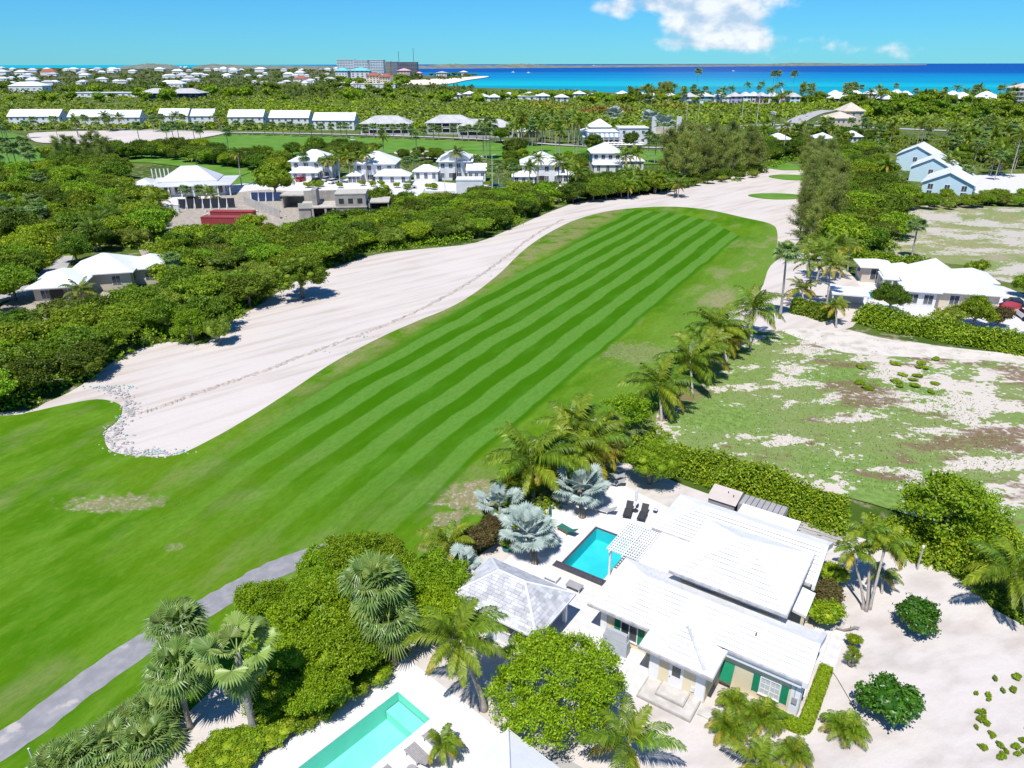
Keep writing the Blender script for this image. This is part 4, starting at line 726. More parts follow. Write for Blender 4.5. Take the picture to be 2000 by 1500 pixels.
# paved terrace: slabs laid one by one
ter = sheet('terrace', [hw(x,y).xy for x, y in ((-9.3,-4.2),(4.9,-4.2),(4.9,.6),(.6,.6),(.6,5.2),(1.38,5.2),(1.38,10.8),(.58,10.8),(.58,17.2),(-9.8,19.5),(-9.8,5),(-9.3,5))], GZ+.004, 'white_deck', holes=[POOL1])
rng = random.Random(3); pv = {}
for ix in range(-3,6):
    for iy in range(-5,6):
        x, y = ix*1.0-.45, iy*.98+.05; k = rng.randrange(4)
        if not (-2.8 <= x <= 4.6 and -4.2 <= y <= 4.6) or (x > -.2 and y > -.5) or (x > 3.6 and y > -3.2 and False): continue
        if k not in pv: m_ = MB(); m_.add([(-.49,-.48,0),(.49,-.48,0),(.49,.48,0),(-.49,.48,0),(-.475,-.465,.018),(.475,-.465,.018),(.475,.465,.018),(-.475,.465,.018)],[(4,5,6,7),(0,1,5,4),(1,2,6,5),(2,3,7,6),(3,0,4,7)]); pv[k] = m_.mesh('paver','paver')
        link('paver', pv[k], ter, hw(x,y,GZ+.006), HA)
wk = tag(link('walkway', mesh_from('walkway', [hw(x,y,GZ+.004) for x, y in ((13.68,6.1),(14.75,6.1),(14.75,10.2),(12.9,10.1),(12.5,5.9),(13.68,5.9))], [tuple(range(6))], 'paver')), kind='structure')
for x, y in [(13.5,6.6),(14.25,6.6),(13.5,7.6),(14.25,7.6),(13.5,8.6),(14.25,8.6),(13.5,9.55),(14.25,9.55)]: link('paver', pv[0], wk, hw(x,y,GZ+.008), HA, (.74,.98,1))
# pools
def pool(poly, depth, m, name, z=GZ, wl=0.05):
    n = len(poly); V = [(p.x,p.y,z-.002) for p in poly]+[(p.x,p.y,z-depth) for p in poly]
    struct(name+'_basin', mesh_from(name+'_basin', V, [tuple(range(n,2*n))]+[((i+1)%n,i,n+i,n+(i+1)%n) for i in range(n)], m))
    return struct(name+'_water', mesh_from(name+'_water', [(p.x,p.y,z-wl) for p in poly], [tuple(range(n))], 'water'))
pool(POOL1, 1.1, 'pool_blue', 'plunge_pool'); pool(POOL2, 1.5, 'pool_aqua', 'lap_pool'); pool(POOL3, 0.9, 'pool_blue', 'villa_pool', 0.08, 0.03)
mb = MB(); F_ = lambda x0,x1,y0,y1,z0,z1: mb.add([hw(x,y,z) for z in (z0,z1) for x, y in ((x0,y0),(x1,y0),(x1,y1),(x0,y1))], [(0,3,2,1),(4,5,6,7),(0,1,5,4),(1,2,6,5),(2,3,7,6),(3,0,4,7)])
F_(-5.45,-5.25,5.55,11.5,GZ,GZ+.035); F_(-5.25,-1.75,11.3,11.5,GZ,GZ+.035); struct('pool_rim', mb.mesh('pool_rim','pool_tile'))
mb = MB(); F_(-5.9,-1.45,5.02,5.74,GZ,GZ+.03); F_(-5.9,-1.45,5.60,5.75,GZ+.03,GZ+.06); struct('spill_trough', mb.mesh('spill_trough','pool_tile')); mb = MB(); F_(-5.9,-1.2,4.55,5.02,GZ+.004,GZ+.03); F_(-1.75,-1.35,5.74,11.5,GZ+.004,GZ+.03); struct('pool_coping', mb.mesh('pool_coping','coping'))
sheet('pool_deck', [dw(x,y).xy for x, y in ((0,0),(10.4,0.1),(10.4,-17),(0,-17))], GZ+.012, 'white_deck', 0.1, holes=[POOL2])
mb = MB(); mb.add([dw(x,y,z) for z in (GZ-1.5,GZ-.75) for x, y in ((2.0,-3.2),(4.9,-3.2),(4.9,-2.2),(2.0,-2.2))], [(4,5,6,7),(0,1,5,4)]); struct('pool_step', mb.mesh('pool_step','pool_aqua'))
# ---------------------------------------------------------------- gazebo, pergola, garden furniture
gz = root('gazebo', 'open gazebo with weathered grey-white shingle hip roof and white posts', 'gazebo')
gx0, gx1, gy0, gy1, ge, gr = -8.6, -1.45, -4.35, 0.62, 2.6, 4.15; ga, gb = (gx0+2.5,-1.87,gr), (gx1-2.5,-1.87,gr)
gf = [[(gx0,gy0,ge),(gx1,gy0,ge),gb,ga],[(gx1,gy0,ge),(gx1,gy1,ge),gb],[(gx0,gy1,ge),(gx0,gy0,ge),ga],[(gx1,gy1,ge),(gx0,gy1,ge),ga,gb]]
r = roof_body('roof', gf, 0, 'roof_grey', gz)
for i, f in enumerate(gf): lay(r, slabs(f,.25,.5,60+i,lift=.025,thick=.03), 'roof_grey', i == 0 or i == 1, 'shingle')
caps(r, [((gx0,gy0,ge),ga),((gx1,gy0,ge),gb),((gx1,gy1,ge),gb),((gx0,gy1,ge),ga),(ga,gb)], r=.085)
mb = MB(); mb.box(gx0,gx1,gy0-.08,gy0,ge-.14,ge+.02); mb.box(gx0,gx1,gy1,gy1+.08,ge-.14,ge+.02); mb.box(gx0-.08,gx0,gy0-.08,gy1+.08,ge-.14,ge+.02); mb.box(gx1,gx1+.08,gy0-.08,gy1+.08,ge-.14,ge+.02); mb.build('fascia','trim_white',gz)
for x in (gx0+.5,-5.0,gx1-.5):
    for y in (gy0+.4,gy1-.4): mb = MB(); mb.box(x-.12,x+.12,y-.12,y+.12,GZ,ge-.14); mb.build('post','trim_white',gz)
mb = MB(); mb.box(gx0+.4,gx1-.4,gy0+.3,gy1-.3,GZ+.002,GZ+.10); mb.build('floor','step_stone',gz); mb = MB(); mb.box(gx0+.4,-4.2,gy1-.6,gy1-.3,GZ+.1,2.3); mb.build('back_wall','trim_white',gz)
t = root('bar_counter', 'white bar counter standing inside the gazebo', 'counter', -5.2, -3.6, GZ+.1); mb = MB(); mb.box(-1.3,1.3,-.3,.3,0,.95); mb.build('body','trim_white',t); mb = MB(); mb.box(-1.4,1.4,-.36,.36,.95,1.0); mb.build('top','step_stone',t)
pg = root('pergola', 'white slatted pergola between the plunge pool and the house', 'pergola')
for x, y in ((-1.62,6.45),(-1.62,10.1),(.55,6.45),(.55,10.1)): mb = MB(); mb.box(x-.07,x+.07,y-.07,y+.07,GZ,2.48); mb.build('post','trim_white',pg)
for x in (-1.62,-.55,.55): mb = MB(); mb.box(x-.06,x+.06,6.15,10.4,2.48,2.62); mb.build('beam','trim_white',pg)
for i in range(13): y = 6.3+i*.325; mb = MB(); mb.box(-1.9,.8,y-.045,y+.045,2.622,2.74); mb.build('rafter','trim_white',pg)
for i in range(14): x = -1.84+i*.198; mb = MB(); mb.box(x-.03,x+.03,6.15,10.4,2.742,2.80); mb.build('slat','trim_white',pg)
def lounger_parts(t, frame, sling, L=1.95, w=.66, back=.75, ang=0.55, slats=False):
    mb = MB(); hgt = .30
    for s in (-1,1): mb.bar((-.05,s*w/2,hgt),(L-back,s*w/2,hgt),.05,.05)
    mb.bar((0,-w/2,hgt),(0,w/2,hgt),.05,.05); mb.build('frame',frame,t)
    for x in (.15,L-back-.1):
        for s in (-1,1): mb = MB(); mb.tube([(x,s*w/2,0),(x,s*w/2,hgt)],.03,6); mb.build('leg',frame,t)
    bx, bz = L-back, hgt+.03; ex, ez = bx+back*math.cos(ang), bz+back*math.sin(ang)
    if slats:
        for i in range(11): x = .06+i*(L-back-.06)/11; mb = MB(); mb.box(x,x+.085,-w/2+.03,w/2-.03,bz,bz+.03); mb.build('slat',sling,t)
    else: mb = MB(); mb.box(.02,bx,-w/2+.03,w/2-.03,bz,bz+.05); mb.build('seat',sling,t)
    mb = MB(); mb.bar((bx+.01,0,bz+.02),(ex,0,ez),w-.06,.05); mb.build('backrest',sling,t)
    mb = MB(); mb.bar((bx+back*.55,w*.36,bz+back*.55*math.tan(ang)*.8),(bx+back*.6,w*.36,.02),.03,.03); mb.build('prop',frame,t)
    return t
def lounger(x, y, a, label, frame, sling, group=None, frame_fn=hw, base=HA, **k):
    p = frame_fn(x,y,GZ+.006); return lounger_parts(thing('sun_lounger', label, 'lounger', p, base+a, group), frame, sling, **k)
lounger(-3.75,13.95,R_(106),'black sun lounger left of the closed white umbrella','metal_dark','sling_black'); lounger(-2.55,14.2,R_(101),'black sun lounger between the closed umbrella and the white roof','metal_dark','sling_black',ang=.7)
lounger(-7.9,18.0,R_(20),'pale grey sun lounger behind the silver palm, beside the round tree','metal_white','sling_grey'); lounger(-6.6,13.7,R_(8),'pale grey sun lounger beside the trunk of the silver palm','metal_white','sling_grey'); lounger(-8.4,19.0,R_(15),'pale grey sun lounger farthest from the pool','metal_white','sling_grey')
t = lounger(-7.9,9.6,R_(-12),'wooden sun lounger with dark green cushion beside the plunge pool','wood_brown','canvas_green')
lounger(-8.3,7.4,R_(-12),'wooden sun lounger with green cushion under the big silver palm','wood_brown','canvas_green')
t = root('patio_umbrella', 'closed white patio umbrella on a black base between black loungers', 'umbrella', -3.65, 15.5, GZ+.006); mb = MB(); mb.lathe([(.28,0),(.28,.07),(.06,.10),(.05,.32)],12); mb.build('base','metal_dark',t); mb = MB(); mb.tube([(0,0,.1),(0,0,2.5)],.025,6); mb.build('pole','metal_white',t); mb = MB(); mb.lathe([(.05,1.1),(.14,1.25),(.13,1.7),(.10,2.1),(.03,2.45),(.0,2.5)],9); mb.build('canopy','canvas_white',t)
t = root('patio_umbrella', 'closed dark green umbrella beside the silver palms', 'umbrella', -8.6, 9.2, GZ+.006); mb = MB(); mb.lathe([(.26,0),(.26,.06),(.05,.09)],10); mb.build('base','metal_dark',t); mb = MB(); mb.tube([(0,0,.08),(0,0,2.4)],.03,6); mb.build('pole','wood_brown',t); mb = MB(); mb.lathe([(.05,1.0),(.15,1.2),(.13,1.8),(.03,2.35)],9); mb.build('canopy','canvas_green',t)
def low_table(x, y, label, w, d, h, top, leg, fn=hw, base=HA, slat=0):
    t = thing('side_table', label, 'table', fn(x,y,GZ+.02), base)
    if slat:
        for i in range(slat): yy = -d/2+d*(i+.15)/slat; mb = MB(); mb.box(-w/2,w/2,yy,yy+d/slat*.7,h-.04,h); mb.build('slat',top,t)
    else: mb = MB(); mb.box(-w/2,w/2,-d/2,d/2,h-.05,h); mb.build('table_top',top,t)
    for a in (-1,1):
        for b in (-1,1): mb = MB(); mb.box(a*(w/2-.06)-.03,a*(w/2-.06)+.03,b*(d/2-.06)-.03,b*(d/2-.06)+.03,0,h-.05); mb.build('leg',leg,t)
    return t
low_table(-3.05,3.55,'low grey-topped white table between the gazebo and the pool',1.2,.7,.45,'grey_panel','metal_white'); low_table(-5.0,3.6,'low white slatted bench beside the gazebo roof',1.1,.85,.35,'metal_white','metal_white',slat=7)
t = root('side_cooler', 'small blue cooler box beside the black lounger', 'cooler', -2.1, 16.3, GZ+.006); mb = MB(); mb.box(-.16,.16,-.14,.14,0,.28); mb.m = 1; mb.box(-.17,.17,-.15,.15,.28,.34); mat('cooler_blue',(0.02,0.06,0.22),scale=3); mb.build('body',['cooler_blue','metal_white'],t); mb = MB(); mb.bar((-.15,0,.40),(.15,0,.40),.02,.02); mb.bar((-.15,0,.33),(-.15,0,.41),.02,.02); mb.bar((.15,0,.33),(.15,0,.41),.02,.02); mb.build('handle','metal_dark',t)
# covered ping-pong table beside the front wall
t = root('covered_table', 'folded games table under a grey cloth cover by the green-shuttered window', 'table', 2.2, -.12, GZ+.02); V = []; rs = random.Random(8)
for iz, z in enumerate((0,.5,1.05,1.12,1.62)):
    for ia, (x, y) in enumerate(((-.92,-.34),(-.3,-.36),(.3,-.36),(.92,-.34),(.92,.3),(.3,.33),(-.3,.33),(-.92,.3))): k = (1.0,.98,.95,.90,.82)[iz]; V.append((x*k+rs.uniform(-.02,.02), y*(1,.9,.75,.68,.35)[iz], z+(0 if iz in (0,4) else rs.uniform(-.015,.015))))
Fc = [(i*8+k,i*8+(k+1)%8,i*8+8+(k+1)%8,i*8+8+k) for i in range(4) for k in range(8)]+[tuple(range(32,40))]; link('cover', mesh_from('cover',V,Fc,'grey_cloth'), t)
mb = MB(); mb.bar((-.84,-.262,1.09),(.84,-.262,1.09),.012,.02); mb.build('seam','grey_panel',t)
# behind the house
t = root('storage_shed', 'beige-roofed storage shed behind the house by the hedge', 'shed', 2.9, 19.2, GZ); mb = MB(); mb.box(-1.1,1.15,-1.0,1.0,0,1.95); mb.build('wall','grey_panel',t); mb = MB(); mb.add([(-1.25,-1.12,1.95),(1.27,-1.12,1.95),(1.27,.85,2.32),(-1.25,.85,2.32),(-1.25,1.15,2.02),(1.27,1.15,2.02)],[(0,1,2,3),(3,2,5,4),(0,3,4),(1,5,2),(0,4,5,1)]); mb.build('roof','beige_panel',t)
for x, y in ((.2,.2),(.75,-.1)): mb = MB(); mb.tube([(x,y,2.1),(x,y,2.36)],.04,6); mb.build('vent_pipe','metal_dark',t)
t = root('water_tank', 'long dark grey metal tank housing behind the white back room', 'tank', 6.1, 19.35, GZ); mb = MB(); mb.box(-1.85,1.85,-.85,.85,0,2.1); mb.build('body','grey_panel',t)
for i in range(9): x = -1.8+i*.45; mb = MB(); mb.box(x-.02,x+.02,-.87,.87,2.1,2.14); mb.build('rib','metal_dark',t)
t = root('timber_stack', 'stack of weathered grey planks behind the house corner', 'planks', 10.6, 21.3, GZ); rs = random.Random(5)
for i in range(11):
    for k in range(2): mb = MB(); y = -1.15+i*.22; x0 = -1.6+k*1.7+rs.uniform(-.2,.2); mb.bar((x0,y,.08+rs.uniform(0,.06)),(x0+1.65,y+rs.uniform(-.1,.1),.10+rs.uniform(0,.08)),.2,.05); mb.build('plank','old_wood',t)
# second garden (bottom): roof corner, loungers, grey patio
b2 = thing('pool_pavilion', 'smooth white hip-roofed pavilion beside the lap pool', 'pavilion', dw(0,0,0), DA); fx0, fx1, fy0, fy1 = 10.55, 17.5, -8.5, -1.28
ap = ((fx0+fx1)/2,(fy0+fy1)/2,4.9); fcs = [[(fx0,fy1,3),(fx0,fy0,3),ap],[(fx1,fy1,3),(fx0,fy1,3),ap],[(fx1,fy0,3),(fx1,fy1,3),ap],[(fx0,fy0,3),(fx1,fy0,3),ap]]
r = roof_body('roof', fcs, 0, 'trim_white', b2); caps(r, [((fx0,fy1,3),ap),((fx1,fy1,3),ap),((fx0,fy0,3),ap)], 'trim_white', .05); mb = MB(); mb.box(fx0-.02,fx1+.02,fy0-.02,fy1+.02,2.86,2.99); mb.build('fascia','trim_white',b2); mb = MB(); mb.box(fx0+.6,fx1-.6,fy0+.6,fy1-.6,GZ-.1,2.86); mb.build('wall','wall_cream',b2)
sheet('grey_patio', [dw(x,y).xy for x, y in ((10.7,1.0),(18,1.9),(18,-1),(10.7,-1))], GZ+.02, 'road_grey')
mat('teak_grey', (0.40,0.37,0.37), (0.30,0.28,0.28), scale=4, rough=0.85, stretch=(1,5,1))
for x, y, l in ((5.7,-4.35,'weathered slatted lounger beside the small palm by the lap pool'),(5.75,-3.05,'weathered slatted lounger behind the small palm by the lap pool'),(5.7,-6.3,'weathered slatted lounger beside the round table by the lap pool')): lounger(x,y,R_(-2),l,'teak_grey','teak_grey',fn_=None) if False else lounger(x,y,R_(-2),l,'teak_grey','teak_grey',frame_fn=dw,base=DA,slats=True,w=.72)
t = thing('round_table', 'small round weathered table between the lap pool loungers', 'table', dw(7.0,-5.3,GZ+.02), DA); mb = MB(); mb.lathe([(.3,.42),(.3,.46)],14); mb.build('table_top','teak_grey',t); mb = MB(); mb.lathe([(.2,0),(.04,.05),(.04,.42)],8); mb.build('leg','teak_grey',t)
# pots, driftwood, lamp post, garden hose
def potted(x, y, label, h, key, s, m='pot_grey', r=.22):
    t = root('potted_plant', label, 'plant', x, y, GZ); mb = MB(); mb.lathe([(r*.7,0),(r,.15),(r*1.05,.3),(r*.9,.34)],10); mb.build('pot',m,t); me, tb = PROTO[key]; link('foliage', me, t, (0,0,.25), None, s); 
    if tb: link('stem', tb, t, (0,0,.25), None, s)
potted(15.55,7.15,'thin leafy plant in a dark pot beside the walkway and hedge',1.0,'open',(.17,.17,.24)); potted(15.3,9.0,'low leafy plant in a pot near the driftwood',.6,'bush0',(.38,.38,.4)); 
t = tag(link('glazed_planter', None, None, hw(-9.9,4.6,GZ), HA), 'teal glazed pot with a small plant behind the gazebo', 'planter'); mb = MB(); mb.lathe([(.25,0),(.36,.2),(.36,.42),(.3,.45)],12); mb.build('pot','teal_glaze',t); link('foliage', PROTO['bush1'][0], t, (0,0,.35), None, .35)
mb = MB(); mb.tube([(-.75,0,.05),(-.25,-.08,.10),(.2,.1,.16),(.5,.28,.26),(.75,.22,.3)],[.07,.08,.09,.07,.05],7); mb.tube([(.2,.1,.14),(.25,.4,.2)],[.05,.02],5); tag(mb.build('driftwood','bark',None,hw(14.75,10.35,GZ),HA+.3,smooth=True),'dark driftwood branch lying on the sand above the potted plants','driftwood')
t = thing('lamp_post', 'short grey wooden lamp post on the sand at the hedge end', 'lamp post', P(1791,1112,GZ)); mb = MB(); mb.tube([(0,0,-.1),(0,0,2.0)],[.075,.065],8); mb.build('post','old_wood',t); mb = MB(); mb.lathe([(.07,2.0),(.11,2.05),(.11,2.22),(.02,2.3)],8); mb.build('lamp','metal_white',t)
hp = spline([hw(*q).xy for q in ((14.75,5.9),(15.3,5.2),(16.1,4.1),(16.6,3.2),(16.7,2.0))],6); mb = MB(); mb.tube([(p.x,p.y,GZ+.02) for p in hp],.022,5); tag(mb.build('garden_hose','metal_dark'),'black garden hose lying on the sand beside the low hedge','hose')
mat('pvc', (0.7,0.7,0.68), scale=3)
t = thing('marker_post', 'short white marker post beside the cart path', 'post', P(63,1480,.1)); mb = MB(); mb.tube([(0,0,-.1),(0,0,.7)],.05,6); mb.build('post','pvc',t); mb = MB(); mb.lathe([(.06,.7),(.06,.76),(.01,.8)],6); mb.build('cap','trim_white',t)
# ---------------------------------------------------------------- planting round the houses
def g(px, py, z=0.1): return P(px,py,z)
def pal(kind, base, top, h, label, n=20, s=1.0, seed=0, name=None, group=None, **k):
    b = P(base[0],base[1],GZ); t = P(top[0],top[1],h); nm = name or {'coconut':'coconut_palm','golden':'coconut_palm','areca':'areca_palm','royal':'slender_palm','fan':'fan_palm','bigfan':'fan_palm','silver':'silver_palm','palmetto':'palmetto','date':'date_palm'}[kind]
    return palm(nm, label, kind, b, t, n, s, group, seed=seed, z=GZ-.03, **k)
# round the lap pool and the cart path
pal('coconut',(946,1386),(890,1248),5.3,'leaning coconut palm at the corner of the lap pool deck',22,1.0,1,r0=.2,r1=.13,coconuts=True)
pal('bigfan',(497,1432),(462,1272),6.6,'tall fan palm with broad lime fans and smooth grey trunk',18,1.0,2,r0=.24,r1=.17)
pal('fan',(372,1422),(345,1305),4.6,'fan palm with a bare dark trunk next to the tall lime fan palm',34,1.05,3,bark='bark')
pal('fan',(372,1335),(345,1222),4.6,'shaggy fan palm overhanging the cart path',40,1.1,4,bark='bark')
pal('fan',(748,1290),(730,1140),5.4,'tall fan palm rising from the trees behind the lap pool',44,1.25,5,bark='bark')
pal('fan',(772,1300),(758,1212),3.4,'lower fan palm in front of the taller one behind the lap pool',36,1.15,6,bark='bark')
for i, (x, y, s, l) in enumerate(((150,1480,1.25,'spreading palmetto clump beside the cart path verge'),(215,1455,1.3,'palmetto clump with arching fans among its neighbours by the path'),(290,1452,1.35,'palmetto clump next to the bare-trunked fan palm'),(300,1398,1.25,'palmetto clump on the sandy bed near the shaggy fan palm'),(255,1412,1.0,'small palmetto on the grass edge by the path'),(110,1500,1.1,'palmetto clump beside the white marker post'))):
    pal('palmetto',(x,y+22),(x,y),.7,l,30,s,20+i,r0=.14,r1=.12,bark='bark')
pal('royal',(868,1482),(862,1452),1.5,'small feathery palm beside the slatted loungers',13,.62,30,r0=.08,r1=.06)
pal('golden',(880,1095),(876,1060),1.4,'young coconut palm with golden fronds on the fairway edge',15,.92,31,r0=.15,r1=.12)
pal('golden',(905,1090),(918,1058),.9,'low yellowing palm between the brown shrub and the gazebo',10,.6,32,r0=.12,r1=.1)
# silver palms by the plunge pool
pal('silver',(1046,1100),(1030,1040),1.9,'large silver-blue palm between the gazebo and the pool',28,1.05,40,r0=.26,r1=.22,bark='bark')
pal('silver',(1137,1010),(1132,955),1.9,'silver-blue palm at the far end of the plunge pool',28,1.05,41,r0=.26,r1=.22,bark='bark')
pal('silver',(985,1030),(975,985),1.7,'silver-blue palm behind the brown shrub',14,.9,42,r0=.2,r1=.18,bark='bark')
pal('silver',(908,1146),(900,1105),1.5,'small silver palm against the gazebo roof',11,.72,43,r0=.16,r1=.14,bark='bark')
# coconut palms along the fairway
for i, (b, t, h, s, k, l) in enumerate((((1042,968),(1035,900),3.4,1.37,'coconut','dark green coconut palm by the bare patch of the fairway'),((1092,960),(1088,888),3.4,1.23,'golden','golden-fronded coconut palm behind the silver palms'),((1150,938),(1140,872),3.6,1.37,'golden','yellow-tipped coconut palm overhanging the terrace end'),((1135,905),(1120,838),3.6,1.30,'coconut','coconut palm beside the sea-grape, fairway side'),((1168,900),(1165,842),3.1,1.10,'golden','golden coconut palm touching the round tree'),
    ((1292,822),(1286,752),3.3,1.37,'coconut','coconut palm nearest the sea-grape in the row along the fairway'),((1352,772),(1348,706),3.4,1.30,'coconut','second coconut palm along the fairway, counted from the sea-grape'),((1386,748),(1374,684),3.4,1.30,'golden','golden coconut palm in the middle of the fairway row'),((1420,708),(1398,640),4.0,1.37,'coconut','coconut palm with a leaning trunk in the fairway row'),((1464,684),(1472,605),4.6,1.30,'coconut','dark coconut palm with hanging fronds at the row end by the bunker'),
    ((1412,700),(1425,660),2.2,1.04,'golden','low golden coconut palm between taller ones in the row'))):
    pal(k,b,t,h,l,21,s*1.12,50+i,coconuts=(i%2 == 0))
pal('fan',(1330,760),(1322,700),3.2,'fan palm hidden among the coconut palms of the row',26,.95,64,bark='bark')
# triple palm on the sand yard
for i, (t, h, s, l) in enumerate((((1664,1078),4.0,.88,'left leaning stem of the slender palm trio on the sand'),((1698,1040),4.9,.98,'tallest middle stem of the slender palm trio on the sand'),((1730,1062),4.6,1.02,'right leaning stem of the slender palm trio on the sand'))):
    pal('royal',(1686+i*6,1190+(i%2)*4),t,h,l,12,s,70+i,r0=.11,r1=.08,shaft=True,wind=-.2)
pal('golden',(1722,1160),(1724,1126),1.2,'young yellow palm at the foot of the slender trio',10,.5,75,r0=.09,r1=.07)
pal('coconut',(2005,1215),(1982,1118),3.6,'broad coconut palm over the ground cover by the sandy drive',20,1.15,76)
# areca palms in front of the house
for i, (x, y, s, l) in enumerate(((1422,1424,.80,'yellowing areca palm in front of the house'),(1487,1402,.86,'dark green areca palm under the blinds window'),(1432,1372,.62,'areca palm beside the entrance steps'),(1650,1424,.85,'areca palm on the sand beyond the low hedge'),(1549,1472,.68,'areca palm at the hedge corner'))):
    pal('areca',(x,y+12),(x,y-2),.6,l,30,s,80+i,r0=.12,r1=.1)
pal('golden',(1478,1535),(1478,1490),1.3,'golden coconut palm on the sand in front of the areca palms',13,.7,90); pal('coconut',(1240,1530),(1228,1452),2.6,'coconut palm in front of the entrance steps',14,.9,91,wind=2.6)
# trees and shrubs
def tr(key, name, px, py, s, label, cat='tree', rz=0.0, group=None, cn='crown', z=GZ): return plant(key, name, label, cat, P(px,py,z), s, rz, group, cn, z-.02)
tr('round','broadleaf_tree',1085,1408,1.04,'dense bright green round tree between the gazebo and the entrance',rz=.6); tr('ball','clipped_shrub',1786,1228,1.0,'round dark glossy shrub on the sand above its twin','shrub'); tr('ball','clipped_shrub',1730,1400,1.12,'larger round dark glossy shrub beside the areca palm','shrub',rz=2.0)
tr('fineleaf','broadleaf_tree',1268,945,(1.0,1.0,1.0),'fine-leaved rounded tree at the terrace end',rz=1.0); tr('open','sea_grape',1222,838,(.85,.85,.75),'open sea-grape tree beside the coconut palms',rz=.3); tr('open','broadleaf_tree',1830,1062,(1.25,1.25,1.15),'large spreading open tree at the edge of the vacant lot',rz=1.2); tr('open','broadleaf_tree',1890,1045,(.8,.8,.8),'smaller open tree leaning over the rubble beside the large one',rz=3.0)
tr('rustbush','rusty_shrub',938,1075,1.0,'reddish brown shrub behind the gazebo','shrub'); tr('rustbush','rusty_shrub',960,1048,.8,'brown shrub between the silver palms and the fairway','shrub',rz=2); tr('garden0','broadleaf_shrub',1000,1010,.5,'small bright green shrub beside the silver palms','shrub'); tr('bush1','broadleaf_shrub',1020,965,1.0,'low green shrub under the dark coconut palm','shrub')
tr('rustbush','rusty_shrub',1608,1180,(1.0,1.0,.75),'rust-tipped shrub at the green shuttered house end','shrub',rz=1); tr('bush0','broadleaf_shrub',1600,1215,(.95,.95,.9),'green shrub with orange tips under the entry canopy','shrub'); tr('bush1','broadleaf_shrub',1622,1140,(.8,.8,.9),'leafy shrub below the rear green shutters','shrub')
# grove behind the lap pool
GR = 'bright green trees in the grove behind the lap pool'; rs = random.Random(14)
for i, (x, y) in enumerate(((520,1195),(560,1250),(600,1185),(640,1130),(690,1105),(700,1180),(640,1230),(590,1330),(650,1320),(720,1240),(745,1095),(780,1130),(820,1150),(800,1200),(850,1165),(690,1290),(560,1300),(860,1215),(545,1362),(625,1370))):
    tr('garden%d'%(i%3),'broadleaf_tree',x,y+22,(lambda q:(q*rs.uniform(.9,1.1),q*rs.uniform(.9,1.1),q*rs.uniform(.8,1.2)))(rs.uniform(.66,1.02)),'bright green tree in the dense grove behind the lap pool',rz=rs.uniform(0,6),group=GR)
# creeping ground cover as one mass
def ground_cover(name, pix, label, m, n, seed, h=0.35, size=0.09, fn=None):
    rs = np.random.default_rng(seed); poly = pix if fn else ground_poly(pix,GZ); xs = [p[0] for p in poly]; ys = [p[1] for p in poly]; C = []
    while len(C) < n:
        q = (rs.uniform(min(xs),max(xs)), rs.uniform(min(ys),max(ys)))
        if inside(q, poly): C.append((q[0],q[1],GZ+h*(0.15+0.85*rs.random())*(0.6+0.4*math.sin(q[0]*1.7+seed)*math.cos(q[1]*1.3))))
    C = np.array(C); V, Q = leaves(C, np.tile([0,0,1.0],(len(C),1)), size, .6, .6, rs); o = link(name, mesh_np(name, V, Q, m)); return tag(o, label, 'ground cover', kind='stuff')
ground_cover('ground_cover', [(400,1500),(440,1440),(560,1380),(640,1370),(790,1285),(770,1300),(600,1410),(500,1480),(480,1520),(380,1560)], 'low yellow-green creeper along the lap pool deck', 'leaf_hedge', 9000, 3, .5, .085)
ground_cover('ground_cover', [(1840,1060),(1950,1030),(2080,1080),(2100,1250),(2000,1225),(1900,1160),(1840,1110)], 'leafy creeper spreading along the edge of the sandy drive', 'leaf_hedge', 9000, 4, .55, .10)
sd = random.Random(6)
for k in range(34): a = sd.uniform(0,6.28); q = sd.uniform(.55,1.0); plant(sd.choice(['bush0','bush1']),'seedling','small creeping seedling on the bare sand of the yard','seedling',P(1965+70*q*math.cos(a),1400+85*q*math.sin(a),GZ),(sd.uniform(.08,.2),sd.uniform(.08,.2),sd.uniform(.08,.16)),a,'seedlings on the bare sand of the yard','foliage',GZ)
ground_cover('grass_tufts', [(1310,850),(1420,700),(1510,640),(1600,670),(1900,780),(2000,900),(1900,960),(1700,960),(1500,920),(1380,880)], 'short rough grass tufts over the vacant lot', 'leaf_mid', 7000, 12, .22, .075)
lr = random.Random(13); tag(rock_field('lot_rubble', [tuple(P(lr.uniform(1480,2010),lr.uniform(645,960)).xy) for _ in range(500)], 'rock', 15, .03, .13), 'small pale stones strewn over the vacant lot', 'stones')
for o_ in bpy.data.objects:
    if o_.name.startswith('lot_rubble'): o_.location.z = .10
GB = 'creeper bushes along the lap pool deck'
for i, (x, y) in enumerate(((400,1490),(440,1462),(490,1470),(540,1440),(590,1412),(640,1388),(690,1350),(735,1325),(465,1505),(420,1520),(520,1385),(560,1392))): tr('bush%d'%(i%2),'creeper_bush',x,y,(.75,.75,.5),'low yellow-green bush along the lap pool deck','shrub',rz=i,group=GB)
